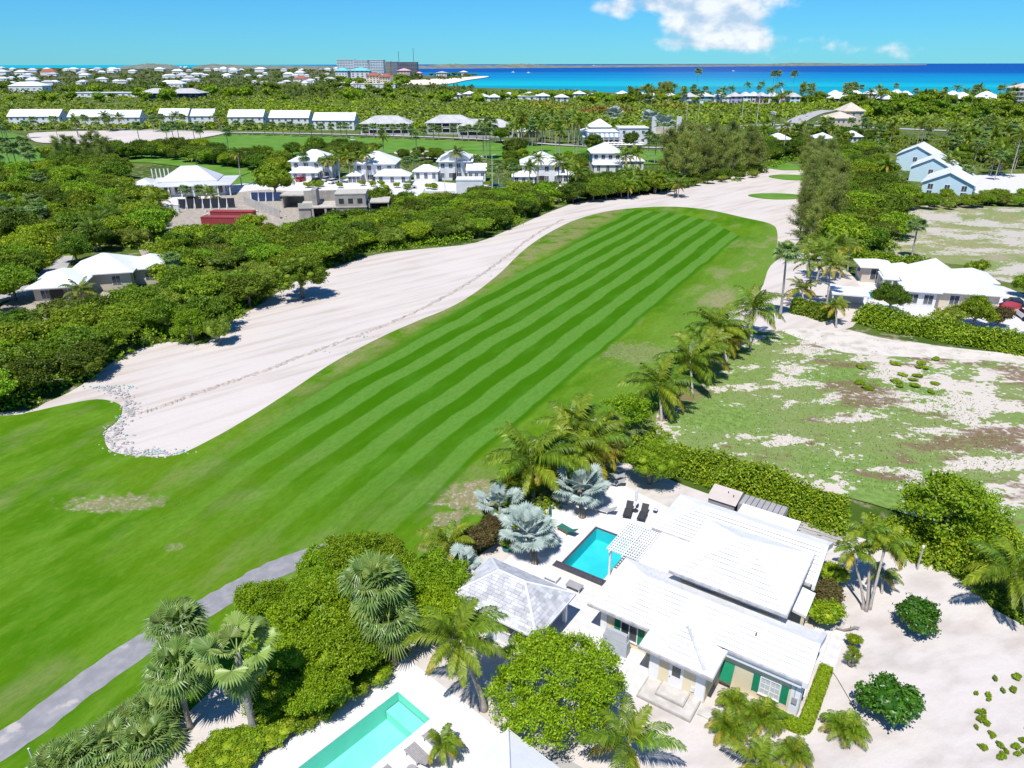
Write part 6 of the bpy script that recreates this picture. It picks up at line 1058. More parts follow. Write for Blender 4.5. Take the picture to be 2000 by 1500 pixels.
car(590,354,60,'car_red','red car parked beside the big round tree'); car(620,356,65,'car_black','black car parked between villa and building plot'); car(640,354,62,'car_silver','silver car parked next to the black one'); car(652,358,62,'car_white','white car parked by the villa palms'); car(968,368,80,'car_blue','dark blue car parked beside the thin tree trunk'); car(1014,366,10,'car_red','red car parked in front of a white villa')
car(1978,600,75,'car_black','black pickup-like car parked beside the bunker villa'); car(2002,622,80,'car_white','white car at the bunker villa gate'); car(800,368,20,'car_silver','silver car parked beside a clipped shrub'); car(1562,236,70,'car_silver','silver car parked on the side road'); car(1600,240,5,'car_white','white car parked beside the beige house'); car(1575,231,70,'car_white','white car parked farther up the side road')
t = thing('parked_cart', 'red-covered utility trailer beside the bunker villa', 'trailer', P(1968,612), R_(20)); mb = MB(); mb.box(-1.3,1.3,-.8,.8,.5,1.3); mb.build('body','car_red',t); mb = MB(); mb.box(-1.35,1.35,-.85,.85,1.3,1.6); mb.build('cover','car_red',t)
for x in (-.8,.8):
    for y in (-.8,.8): link('wheel',_cm['car_red'][3],t,(x,y,.33))
def golf_cart(px, py, rot, label):
    t = thing('golf_cart', label, 'golf cart', P(px,py,.36), R_(rot), 'golf carts on the far fairway'); mb = MB(); mb.box(-1.2,1.2,-.55,.55,.25,.75); mb.build('body','car_white',t); mb = MB(); mb.box(-1.0,.7,-.6,.6,1.75,1.85); mb.build('roof','canvas_white',t)
    for x in (-.95,.65):
        for y in (-.5,.5): mb = MB(); mb.bar((x,y,.75),(x,y,1.75),.05,.05); mb.build('post','metal_dark',t)
    for x in (-.8,.85):
        for y in (-.5,.5): link('wheel',_cm['car_white'][3],t,(x,y,.24),None,.7)
golf_cart(689,275,0,'golf cart on the far fairway beside the tree clump'); golf_cart(736,268,20,'golf cart on the lane in front of the grey-roofed villa')
# flag poles
for i,(x,by,hh,c) in enumerate(((1340,240,14,'navy'),(1363,240,14,'canvas_white'),(1448,238,15,'canvas_white'),(1477,246,18,'navy'))):
    t = thing('flagpole', ['flagpole with a dark flag beside a white-flagged one','flagpole with a white flag beside a dark-flagged one','lone flagpole with a white flag above the scrub','tallest flagpole with a dark flag on the coast road'][i], 'flagpole', P(x,by)); mb = MB(); mb.tube([(0,0,0),(0,0,hh)],[.16,.08],6); mb.build('pole','metal_white',t); mb = MB(); mb.add([(.1,0,hh-.2),(1.2,.15,hh-.5),(2.3,-.1,hh-.5),(2.3,-.1,hh-2.0),(1.2,.15,hh-2.1),(.1,0,hh-1.8)],[(0,5,4,1),(1,4,3,2)]); mb.build('flag',c,t)
for i,(x,by,hh) in enumerate(((962,396,13),(870,392,9))): t = thing('light_pole', ['tall pale light pole in front of the white block','thinner light pole beside the gabled villa'][i], 'pole', P(x,by)); mb = MB(); mb.tube([(0,0,0),(0,0,hh)],[.12,.07],6); mb.build('pole','metal_white',t); mb = MB(); mb.bar((0,0,hh),(1.0,0,hh+.1),.25,.12); mb.build('lamp','metal_white',t)
# ---------------------------------------------------------------- woods and palms of the middle distance
def world(pix): return [tuple(P(x,y).xy) for x, y in pix]
WHITEH = world([(40,600),(60,545),(130,520),(310,535),(330,600),(200,620)])
ROADV = world([(-60,615),(60,575),(125,520),(140,480),(170,455),(215,436),(195,432),(135,455),(100,490),(95,520),(40,560),(-60,590)])
KN = {'b':'broadleaf_tree','d':'dark_leaved_tree','o':'low_olive_tree','c':'casuarina'}
def belt(pix, dmin, kinds, s0, s1, group, seed, n=5000, avoid=(), z=0.0, name='broadleaf_tree', tall=(.9,1.15)):
    r = random.Random(seed)
    for i, p in enumerate(scatter(world(pix), dmin, r, n, list(BLD)+list(avoid))):
        keys, label = kinds[min(int(r.random()**1.0*len(kinds)),len(kinds)-1)]; s = r.uniform(s0,s1); key = r.choice(keys); plant(key, KN[key[0]], label, 'tree', p, (s*r.uniform(.9,1.15),s*r.uniform(.9,1.15),s*r.uniform(*tall)), r.uniform(0,6.28), group, z=z)
B_ = ['belt0','belt1','belt2','belt3']; D_ = ['dark0','dark1']; O_ = ['olive0','olive1']
belt([(-120,835),(0,800),(80,778),(160,744),(245,686),(330,660),(395,664),(425,632),(495,594),(555,550),(600,532),(655,512),(735,487),(850,477),(930,466),(1000,438),(1058,412),(1122,390),(1085,384),(1000,392),(900,400),(800,404),(730,410),(680,445),(560,462),(480,462),(380,478),(350,505),(320,540),(320,600),(240,622),(150,640),(60,640),(0,690),(-120,720)], 4.1,
    [(B_,'mid-green rounded tree in the belt along the sand strip'),(B_,'mid-green rounded tree in the belt along the sand strip'),(D_,'dark green tree in the belt along the sand strip'),(O_,'olive-green low tree in the belt along the sand strip')], .85, 1.32, 'trees of the belt along the sand strip', 1, 9000, [WHITEH], tall=(.75,1.05))
belt([(-150,560),(-150,372),(0,355),(70,350),(170,330),(235,338),(250,392),(300,402),(315,450),(330,470),(270,492),(220,478),(160,520),(130,520),(60,590),(-60,640)], 5.4,
    [(B_,'mid-green tree in the wood beside the village road'),(D_,'dark tree in the wood beside the village road'),(B_,'mid-green tree in the wood beside the village road'),(O_,'olive low tree in the wood beside the village road')], .95, 1.45, 'trees of the wood beside the village road', 2, 5000, [WHITEH,ROADV])
belt([(90,322),(200,312),(330,312),(470,330),(555,342),(555,328),(470,316),(400,306),(300,300),(200,302),(100,312)], 4.6, [(D_,'dark tree in the row behind the grey-roofed villa'),(B_,'green tree in the row behind the grey-roofed villa')], .9, 1.4, 'trees behind the grey-roofed villa', 3, 3000)
belt([(565,306),(600,300),(690,300),(745,302),(700,318),(640,312)], 5, [(D_,'dark tree in the clump on the far fairway'),(O_,'olive tree in the clump on the far fairway')], 1.0, 1.5, 'clump of trees on the far fairway', 4, 1500)
tr('belt2','broadleaf_tree',538,385,(1.75,1.75,1.9),'big bright round tree standing beside the building plot',z=.05); tr('umbrella','broadleaf_tree',592,582,(1.05,1.05,1.0),'lone dark umbrella-shaped tree casting a shadow on the sand',z=.02); tr('olive0','young_tree',430,672,(.75,.75,1.1),'small yellowish tree jutting onto the sand strip',z=.02); tr('open','broadleaf_tree',378,668,(.8,.8,.9),'loose tree at the sand strip edge beside the yellowish one',z=.02)
belt([(1118,398),(1180,392),(1290,380),(1300,366),(1200,360),(1130,370)], 3.6, [(B_,'green tree below the villas at the end of the sand strip'),(D_,'dark tree below the villas at the end of the sand strip')], .8, 1.1, 'trees below the villas at the end of the sand strip', 5, 1500)
belt([(770,312),(860,318),(860,306),(780,304)], 5, [(D_,'dark shrub-like tree between the villas')], .7, .9, 'shrub-like trees between the villas', 6, 300)
belt([(1000,345),(985,330),(1000,312),(1130,318),(1150,330),(1120,345)], 6, [(D_,'dark garden tree behind the white villas'),(B_,'green garden tree behind the white villas')], .7, 1.0, 'garden trees behind the white villas', 7, 600)
CA = ['casuarina0','casuarina1']
belt([(1300,362),(1400,350),(1485,338),(1480,322),(1400,312),(1300,318)], 6.0, [(CA,'tall feathery casuarina in the stand beside the tees')], 1.05, 1.45, 'casuarinas beside the tees', 8, 1500, name='casuarina')
belt([(1270,375),(1340,366),(1480,346),(1480,336),(1380,348),(1280,358)], 3.6, [(D_,'dark undergrowth tree below the casuarinas'),(O_,'olive undergrowth tree below the casuarinas')], .55, .8, 'undergrowth below the casuarinas', 9, 1500)
belt([(1552,474),(1600,500),(1610,480),(1640,430),(1640,370),(1620,320),(1568,318),(1572,400)], 4.0, [(CA,'casuarina at the edge of the bare sand and fairway')], .72, 1.0, 'casuarinas along the fairway end', 10, 1500, name='casuarina')
belt([(1590,498),(1690,505),(1760,478),(1768,420),(1740,385),(1735,345),(1690,300),(1610,298),(1620,400)], 5.0, [(B_,'green tree in the thicket between fairway and dry lot'),(B_,'green tree in the thicket between fairway and dry lot'),(O_,'olive tree in the thicket between fairway and dry lot'),(D_,'dark tree in the thicket between fairway and dry lot')], .95, 1.4, 'trees of the thicket between fairway and dry lot', 11, 4000)
belt([(1765,412),(1860,410),(1960,404),(2080,404),(2080,392),(1960,392),(1900,386),(1770,398)], 3.2, [(B_,'shrubby green tree below the pale blue houses'),(O_,'greyish shrub below the pale blue houses')], .55, .85, 'shrubs below the pale blue houses', 12, 1500)
belt([(1500,318),(1570,305),(1560,292),(1490,296)], 5, [(D_,'dark tree behind the tee greens')], .9, 1.2, 'trees behind the tee greens', 13, 500)
belt([(1880,330),(2080,335),(2080,285),(1900,270),(1840,285)], 8, [(B_,'green tree among the palms beyond the pale blue houses'),(O_,'olive tree among the palms beyond the pale blue houses')], .9, 1.3, 'trees beyond the pale blue houses', 14, 700)
belt([(1370,292),(1490,290),(1600,284),(1750,278),(1750,268),(1600,270),(1400,272)], 9, [(D_,'dark tree along the coast road'),(B_,'green tree along the coast road')], .9, 1.3, 'trees along the coast road', 15, 700)
tr('dark0','broadleaf_tree',1735,612,(.85,.85,.95),'dark round tree beside the villa pool',z=.05); tr('belt1','broadleaf_tree',1900,640,(.8,.8,1.0),'slim green tree rising from the villa hedge',z=.05); tr('olive1','broadleaf_tree',1850,640,(.9,.9,.9),'greyish tree rising from the villa hedge',z=.05); tr('belt0','broadleaf_tree',2000,580,(.7,.7,.8),'green tree beside the villa car park',z=.05); tr('rustbush','rusty_shrub',1948,640,(1.2,1.2,1.5),'reddish shrub beside the villa gate','shrub',z=.05); tr('bush0','broadleaf_shrub',1900,540,(1.4,1.4,1.6),'bush at the corner of the dry lot','shrub',z=.05)
hedge('hedge','long trimmed hedge beside the village road',[P(*q) for q in ((-60,590),(20,548),(70,522),(100,495))],4.2,2.4,'leaf_hedge',12000,31,.2,z=0)
hedge('hedge','hedge of the village lane beside the date palms',[P(*q) for q in ((125,500),(165,482),(205,468),(250,455))],4,2.2,'leaf_hedge',9000,32,.2,z=0)
# palms
FP = []
def pl(kind, x, by, h, s, label, group, z=.1): FP.append(1); return far_palm(kind, P(x,by,z), h, s, label, group, len(FP)*3+x*7+by, z) if False else far_palm(kind, P(x,by,z), h, s, label, group, (len(FP)*5+int(x)) % 97, z)
for x, by, h in ((275,287,9.5),(330,290,9),(342,286,9.5),(352,283,8.5),(382,280,8),(396,292,9),(447,295,8)): pl('fan',x,by,h,1.5,'slim fan palm standing on the far fairway','slim fan palms on the far fairway',.26)
r = random.Random(5)
for k in range(30): x = 462+k*18.2+r.uniform(-5,5); pl('fan',x,263+k*.42+r.uniform(-.5,1),r.uniform(4.8,6.4),1.35,'short fan palm in the row along the far lane','fan palms in the row along the far lane',.3)
for k in range(22): x = r.uniform(-10,440); pl('fan' if k%3 else 'coconut',x,r.uniform(256,272) if x < 200 else r.uniform(252,258),r.uniform(6,9.5),1.5,'palm between the far houses and the far bunker','palms round the far bunker',.3)
for k, (x, by, h) in enumerate(((8,352,9),(26,345,11),(40,350,10),(4,330,9),(58,318,8),(14,300,11),(66,338,7))): pl('fan',x,by,h,1.7,'stout fan palm at the edge of the far fairway','fan palms at the left end of the far fairway',.1)
for x, by, h, l in ((472,362,10,'tall coconut palm on the lawn beside the big round tree'),(388,345,7,'slim coconut palm behind the grey-roofed villa'),(415,402,3.5,'young coconut palm at the villa drive')): pl('coconut',x,by,h,1.05,l,None)
for x, by, h in ((365,395,3.5),(392,392,3.2)): pl('fan',x,by,h,1.0,'small palm in front of the grey villa columns','small palms at the grey villa')
for x, by, h, k in ((596,350,7.5,'fan'),(645,356,7,'coconut'),(664,358,8,'coconut'),(686,358,8.5,'coconut'),(718,356,9,'coconut'),(702,354,7.5,'coconut'),(634,352,6,'fan'),(655,352,6.5,'fan')): pl(k,x,by,h,1.1,'palm standing in front of the two white villas','palms in front of the white villas')
for x, by, h, k in ((892,352,9,'coconut'),(796,350,6,'fan'),(810,350,6.5,'fan'),(750,312,9,'coconut'),(814,310,9,'fan'),(932,345,6,'fan'),(962,372,6.5,'fan'),(974,366,7,'fan'),(1003,366,6,'fan'),(1034,372,7,'coconut'),(1050,368,9,'coconut'),(1090,380,9.5,'coconut'),(1108,378,8,'coconut'),(1130,384,7,'coconut')): pl(k,x,by,h,1.15,'palm among the white villas','palms among the white villas')
for x, by, h in ((944,310,13),(957,310,14),(950,312,12)): pl('fan',x,by,h,1.9,'tall shaggy fan palm of the pair behind the villas','tall fan palms behind the villas')
for x, by, h in ((1085,305,13),(1120,308,16),(1126,312,15),(1058,298,12),(1092,318,12)): pl('coconut',x,by,h,1.3,'tall coconut palm between the villas and the club house','tall coconut palms near the club house')
for k in range(34): pl('fan' if k%3 == 0 else 'coconut',r.uniform(1000,1135),r.uniform(266,286),r.uniform(7,13),1.45,'palm in the grove left of the club house','palms of the club grove',.3)
tr('umbrella','broadleaf_tree',1158,298,(1.0,1.0,1.1),'round tree on a thin trunk in front of the club terrace',z=.3); tr('dark1','broadleaf_tree',1008,305,(1.8,1.8,1.5),'dark round tree beside the putting green',z=.3); tr('dark0','broadleaf_tree',978,278,(1.5,1.5,1.4),'dark tree in front of the low grey-roofed villa',z=.3); tr('dark1','broadleaf_tree',1232,288,(1.2,1.2,1.4),'dark tree in front of the club wing',z=.3)
for x, by in ((1270,255),(1295,268),(1198,246)): pl('silver',x,by,6.5,2.6,'large silver palm behind the club house','silver palms at the club house',.3)
for x, by, h in ((1220,338,6),(1240,340,7),(1265,318,10),(1278,320,9),(1370,290,9),(1345,290,8)): pl('fan' if x > 1250 else 'coconut',x,by,h,1.5,'palm beside the casuarinas and the last villa','palms beside the casuarinas')
for k in range(14): pl('coconut',r.uniform(1190,1330),r.uniform(362,388),r.uniform(2.5,5),1.05,'golden-green coconut palm at the end of the sand strip','coconut palms at the end of the sand strip')
for x, by, h, l in ((1487,308,11,'slender royal palm behind the tees, left of its neighbour'),(1528,306,12,'slender royal palm behind the tees with a white trunk')): pl('coconut',x,by,h,1.3,l,None)
for k in range(46): x = r.uniform(1480,2020); pl('fan' if k%2 else 'coconut',x,r.uniform(262,292),r.uniform(5,10),1.4,'palm in the belt along the coast road','palms along the coast road',.1)
for k in range(34): x = r.uniform(1850,2060); pl('fan' if k%2 else 'coconut',x,r.uniform(292,345),r.uniform(5,8.5),1.3,'palm in the garden beyond the pale blue houses','palms beyond the pale blue houses',.1)
for x, by, h, k, l in ((1972,348,14,'coconut','very tall palm beside the white court'),(1942,352,8,'fan','fan palm at the edge of the white court'),(1880,372,6,'fan','grey-green fan palm beside the blue terrace'),(1868,366,5.5,'fan','second fan palm beside the blue terrace'),(1725,360,6,'coconut','coconut palm against the far blue house'),(1780,505,6.5,'fan','single fan palm at the corner of the dry lot'),(1845,352,6,'coconut','coconut palm in front of the middle blue house')): pl(k,x,by,h,1.2,l,None)
pal('fan',(1523,622),(1536,492),10.6,'very tall slim fan palm beside the bunker',36,1.15,201,r0=.22,r1=.13)
for i, (b, t, h, k, s, l) in enumerate((((1582,600),(1580,512),7.0,'coconut',1.15,'coconut palm beside the very tall fan palm'),((1612,612),(1622,520),7.0,'golden',1.05,'golden coconut palm in the clump by the villa'),((1592,560),(1612,490),6.2,'coconut',1.1,'coconut palm at the back of the villa clump'),((1640,545),(1638,478),6.5,'coconut',1.1,'coconut palm touching the thicket behind the villa'),((1570,610),(1566,566),2.8,'golden',1.0,'low coconut palm on the bunker edge'),((1633,640),(1632,598),2.9,'golden',.8,'small coconut palm standing in the villa hedge'),((1600,540),(1590,490),5.0,'golden',1.0,'yellowing coconut palm in the middle of the villa clump'),((1655,530),(1660,480),5.0,'golden',.95,'golden coconut palm beside the cabana hedge'))): pal(k,b,t,h,l,18,s,210+i)
for x, by, h, k in ((60,470,6,'fan'),(30,480,6.5,'fan'),(90,455,5.5,'fan'),(75,440,6,'fan'),(205,475,5,'date'),(225,465,5.5,'date'),(190,490,4.6,'date'),(240,440,5.5,'date'),(85,400,7,'fan'),(20,440,6,'fan'),(310,420,4,'coconut')): pl(k,x,by,h,1.25,'palm standing in the wood beside the village road','palms in the wood beside the village road')
for x, by, h, k in ((165,604,3.0,'coconut'),(395,640,3.6,'fan'),(345,560,5,'fan')): pl(k,x,by,h,.95,'palm poking out of the belt near the low white house','palms near the low white house')
# casuarina stand by the far bunker
for i, (x, y) in enumerate(((150,318),(175,322),(190,316),(215,320),(120,326),(205,326),(135,314))): tr('casuarina%d'%(i%2),'casuarina',x,y,(.95,.95,.95+.1*(i%3)),'wispy casuarina in the stand beside the far bunker',group='casuarinas beside the far bunker',rz=i,z=.05)
# clipped garden shrubs round the villas
r = random.Random(8)
for k in range(26): x = r.uniform(590,1110); plant(r.choice(['bush0','bush1']),'garden_shrub','small clipped shrub in the villa courts','shrub',P(x,r.uniform(362,372)),(.8,.8,.9),k,'clipped shrubs in the villa courts',z=.05)
for k in range(9): plant('rustbush','flowering_shrub','reddish flowering shrub in front of the grey villa','shrub',P(370+k*9+r.uniform(-3,3),r.uniform(392,400)),(.9,.9,.6),k,'flowering shrubs in front of the grey villa',z=.05)
# weeds on the vacant lot
for k in range(16): p = P(r.uniform(1660,1830),r.uniform(700,770)); plant(r.choice(['bush0','bush1']),'weed_tuft','low green weed tuft on the vacant lot','weed',p,(r.uniform(.25,.55),r.uniform(.25,.55),r.uniform(.10,.2)),k,'weed tufts on the vacant lot',z=.11)
# ---------------------------------------------------------------- scrub plain, coast, far town, islands, boats
def clumps(name, C, R, Hh, m, label, cat, per=24, size=.42, seed=0):     # C (n,2) centres, R radii, Hh heights: one mass of leaves
    rs = np.random.default_rng(seed); n = len(C); d = unit(rs.normal(0,1,(n*per,3))); d[:,2] = np.abs(d[:,2]); q = rs.uniform(.55,1.0,(n*per,1)); Rr = np.repeat(R,per)[:,None]; hh = np.repeat(Hh,per)[:,None]
    Pp = np.concatenate([np.repeat(C,per,0)+d[:,:2]*Rr*q, d[:,2:]*hh*q],1); V, Q = leaves(Pp, d+np.array([0,0,.6]), 1.0, .75, .7, rs); V = V.reshape(-1,4,3); c = V.mean(1,keepdims=True); V = c+(V-c)*np.repeat(R,per)[:,None,None]*size; V[:,:,2] = np.maximum(V[:,:,2],.02)
    return tag(link(name, mesh_np(name, V.reshape(-1,3), Q, m)), label, cat, kind='stuff')
NG = np.random.default_rng(77)
CLEAR = list(BLD)+[world(q) for q in ([(1500,262),(1490,243),(1620,212),(1640,214),(1600,262)],[(1260,266),(1400,258),(1480,249),(1600,250),(1750,256),(2000,267),(2000,257),(1750,247),(1480,240),(1260,257)],[(170,207),(180,202),(300,200),(305,205)])]
def plain(y0, y1, n, xr=(-.80,.80)):
    yy = 1/NG.uniform(1/y1,1/y0,n); xx = NG.uniform(xr[0],xr[1],n)*yy; return np.stack([xx,yy],1)
C = plain(452,1150,9500); S = world(COAST[:12]); keep = []
LANDP = [tuple(p) for p in land]+[(-9000,-400),(2500,-400)]
for p in C: keep.append(inside(p,LANDP) and not any(inside(p,a) for a in CLEAR))
C = C[np.array(keep)]; pat = np.sin(C[:,0]*.013+1)*np.cos(C[:,1]*.009)+.6*np.sin(C[:,0]*.05+C[:,1]*.031)+NG.normal(0,.7,len(C)); k1 = pat < -.35; k2 = (pat >= -.35)&(pat < .9); k3 = pat >= .9
for kk, m, l in ((k1,'leaf_mid','greener coastal scrub mixed over the plain'),(k2,'leaf_scrub','dense olive coastal scrub over the plain'),(k3,'leaf_olive','paler dry coastal scrub over the plain')): c = C[kk]; clumps('scrub', c, NG.uniform(2.0,4.6,len(c)), NG.uniform(1.6,3.4,len(c)), m, l, 'scrub', 22, .30, 3)
# nearer scrub between the fairways and the lanes
def fill(pix, n, m, label, seed, r0=1.2, r1=2.4, h0=1.0, h1=2.2, per=26, size=.22):
    poly = world(pix); r = random.Random(seed); q = []; xs = [p[0] for p in poly]; ys = [p[1] for p in poly]; av = list(BLD)+[WHITEH]
    for _ in range(n*8):
        p = (r.uniform(min(xs),max(xs)), r.uniform(min(ys),max(ys)))
        if inside(p,poly) and not any(inside(p,a) for a in av): q.append(p)
        if len(q) >= n: break
    g_ = np.random.default_rng(seed); return clumps('undergrowth', np.array(q), g_.uniform(r0,r1,len(q)), g_.uniform(h0,h1,len(q)), m, label, 'undergrowth', per, size, seed)
fill([(-120,838),(0,803),(90,780),(165,746),(248,690),(330,664),(398,667),(428,636),(498,598),(557,556),(600,537),(658,517),(738,492),(850,481),(930,470),(1000,442),(1058,416),(1124,393),(1085,382),(1000,390),(900,396),(800,400),(730,408),(680,445),(560,462),(480,462),(380,478),(350,505),(320,540),(320,600),(240,622),(150,640),(60,640),(0,690),(-120,720)], 1000, 'leaf_mid', 'undergrowth filling the tree belt along the sand strip', 61, 1.2, 2.2, 1.2, 2.6, 60, .115)
fill([(-150,640),(-150,372),(0,355),(70,350),(170,330),(235,338),(250,392),(300,402),(315,450),(330,470),(270,492),(240,478),(225,440),(120,460),(95,500),(60,540),(-60,600)], 600, 'leaf_mid', 'undergrowth of the wood beside the village road', 62, 1.4, 2.6, 1.0, 2.4, 46, .13)
fill([(1556,476),(1600,500),(1690,505),(1760,478),(1768,420),(1740,385),(1735,345),(1690,300),(1570,300),(1572,400)], 420, 'leaf_mid', 'undergrowth of the thicket beside the dry lot', 63, 1.4, 2.6, 1.2, 2.6, 46, .13)
fill([(1270,378),(1340,368),(1480,347),(1540,318),(1600,300),(1740,300),(1740,275),(1400,270),(1330,300),(1290,330)], 420, 'leaf_dark', 'undergrowth round the casuarinas and the coast road', 64, 1.6, 3.2, 1.0, 2.6, 26, .2)
fill([(1740,300),(1870,300),(1900,330),(2100,340),(2100,275),(1740,268)], 300, 'leaf_mid', 'undergrowth beyond the pale blue houses', 65, 1.6, 3.2, 1.0, 2.4, 24, .2)
fill([(-100,262),(-100,246),(700,256),(1130,276),(1330,290),(1330,268),(1000,262),(700,250),(300,240),(-100,240)], 260, 'leaf_dark', 'clipped greenery between the far houses and the lane', 66, 1.0, 2.4, .8, 1.8, 20, .24)
fill([(560,308),(700,304),(900,318),(1000,322),(1150,326),(1150,340),(1000,345),(700,330),(570,345)], 200, 'leaf_dark', 'garden greenery behind the white villas', 67, .9, 2.0, .8, 1.8, 22, .22)
fill([(840,560),(1085,960),(1190,900),(1290,845),(1320,880),(1200,930),(1120,985),(1040,1010),(960,1075),(900,1100)] if False else [(955,1075),(1000,1005),(1090,955),(1180,890),(1290,830),(1310,850),(1210,915),(1130,975),(1050,1010),(985,1068)], 80, 'leaf_hedge', 'leafy undergrowth beneath the coconut palms at the terrace', 68, .5, 1.0, .4, .9, 40, .16)
fill([(500,1180),(700,1080),(880,1120),(900,1200),(800,1270),(600,1390),(500,1400),(470,1300)], 170, 'leaf_dark', 'dark undergrowth beneath the grove', 69, .7, 1.3, .6, 1.4, 40, .14)
# yellow and orange flowering patches in the scrub
for i, (x, y, m, l) in enumerate(((1055,206,'leaf_yellow','yellow flowering patch in the scrub, left of the other'),(1095,212,'leaf_yellow','yellow flowering patch in the scrub nearest the club house'),(1200,211,'leaf_yellow','pale yellow flowering patch in the middle of the scrub'),(1310,210,'leaf_yellow','yellow flowering patch beside the flagpoles'),(1210,220,'leaf_orange','orange flowering patch in the scrub'),(1165,219,'leaf_orange','small brownish orange patch in the scrub'),(1390,202,'leaf_yellow','yellow flowering patch near the coast gardens'))):
    p = P(x,y); c = np.stack([p.x+NG.normal(0,6,26), p.y+NG.normal(0,10,26)],1); clumps('flowering_scrub', c, NG.uniform(2,4,26), NG.uniform(2.6,4.2,26), m, l, 'scrub', 24, .28, 40+i)
# trees and palms of the coast
r = random.Random(12)
def far_tree(x, y, s, label, group, key=None): return plant(key or r.choice(['far0','far1','far2']), 'coastal_tree', label, 'tree', P(x,y), (s,s,s*r.uniform(.8,1.2)), r.uniform(0,6), group)
for k in range(120): far_tree(r.uniform(830,2040), r.uniform(188,203), r.uniform(1.0,2.0), 'green tree in the gardens along the coast', 'trees along the coast')
for k in range(60): x = r.uniform(1640,2040); far_tree(x, r.uniform(203,236), r.uniform(1.2,2.2), 'dense green tree inland of the coast gardens', 'trees inland of the coast gardens')
for k in range(70): x = r.uniform(0,840); far_tree(x, r.uniform(172,200), r.uniform(1.4,2.6), 'tree on the plain below the far town', 'trees on the plain below the far town')
for k in range(26): x = r.choice((r.uniform(550,660),r.uniform(1560,1680),r.uniform(1270,1310))); plant(r.choice(CA),'casuarina','dark casuarina on the horizon of the coast plain','tree',P(x,r.uniform(186,196)),(1.7,1.7,1.5),k,'casuarinas of the coast plain')
for k in range(70): x = r.uniform(1180,2030); pl('coconut' if k%2 else 'fan',x,r.uniform(188,206),r.uniform(8,14),2.0,'palm of the resort gardens on the coast','palms of the coast resort')
pl('fan',1359,196,28,2.6,'very tall palm above the resort roofs',None); [pl('fan',x,196,26,2.6,'tall palm of the trio above the coloured resort','tall palms above the coloured resort') for x in (1506,1512,1545)]
# resort on the coast
def coast_house(name, label, x0, x1, by, h, rh, wallm, roofm, d=14, roof='hip', group=None, wins=None, floors=2): t, w = site(name, label, x0, x1, by, d, group=group); block(t, w, d, h, roof, rh, 1.0, wallm, roofm, wins=wins or (max(2,int(w/6)),1), floors=floors, winw=2.2, winh=2.0); return t
for i, (x0,x1,by,wm,l) in enumerate(((1335,1362,203,'wall_white','white resort house at the end of the coloured row'),(1364,1392,202,'wall_aqua','pale aqua resort house with dark roof beside the very tall palm'),(1394,1424,203,'wall_white','white resort house between aqua and lilac ones'),(1426,1448,202,'wall_lilac','lilac resort house in the coloured row'),(1450,1466,201,'wall_blue','small blue resort house next to the lilac one'),(1468,1480,201,'wall_white','narrow white resort house with sky-blue neighbour'),(1482,1498,202,'wall_pink','wide pink resort house in the coloured row'),(1500,1524,202,'wall_white','white resort house between two pink fronts'),(1526,1540,201,'wall_pink','narrow pink resort house with a turquoise wall'),(1542,1562,203,'wall_blue','blue-green resort house at the palm end'))): coast_house('resort_house', l, x0, x1, by, 6.5, 3.6, wm, 'seam_pale' if i%3 else 'seam_grey', group='coloured resort houses on the coast')
for i in range(14): x = (1206,1232,1262,1020,1048,1085,955,905,880,1120,1150,930,980,1300)[i]; coast_house('coast_house', 'white-roofed house among trees on the coast', x, x+r.uniform(18,30), 199-r.uniform(0,8), 4.5, 3.0, 'wall_white', r.choice(['seam_white','seam_pale']), group='white houses along the coast')
for i in range(18): x = r.uniform(1622,1770) if i < 11 else r.uniform(1855,1950); coast_house('beach_villa', 'white-roofed beach villa with dark blue shaded side', x, x+r.uniform(12,22), r.uniform(190,204), 4.5, 4.0, 'navy' if i%2 else 'wall_white', 'seam_white', group='white beach villas by the sea')  # navy walls put the shaded side into the wall colour
t = coast_house('apartment_block', 'cream apartment block with pale roof at the water edge', 1984, 2040, 206, 15, 4.5, 'wall_beige', 'wall_beige', 20, wins=(6,3), floors=4)
for f in range(4): mb = MB(); mb.box(-20,20,-12,-10.2,f*3.8+.2,f*3.8+.6); mb.build('balcony','wall_white',t)
# long low buildings in front of the far town
for i, (x0,x1,by,h,l) in enumerate(((132,180,190,5,'low white building with a pole on the plain'),(190,270,190,5,'long low white and turquoise building on the plain'),(275,325,193,6,'round dark building with a broad pale roof'),(330,390,193,6,'wide dark building with a pale domed roof'),(308,357,172,7,'white stepped building on the plain'),(658,698,172,6,'long white roofed market building, left part'),(700,772,173,7,'long white roofed market building beside the red roofs'),(20,84,181,9,'white vaulted halls at the far left'),(1000,1062,196,4,'long low white building behind the scrub'))):
    t, w = site('low_building', l, x0, x1, by, 22); block(t, w, 22, h, 'hip' if i in (2,3,4,7) else 'flat', 5, 2.5 if i in (2,3) else .6, 'navy' if i in (2,3) else 'wall_white', 'seam_grey' if i in (2,3) else 'seam_white', wins=(int(w/7),1), winw=3)
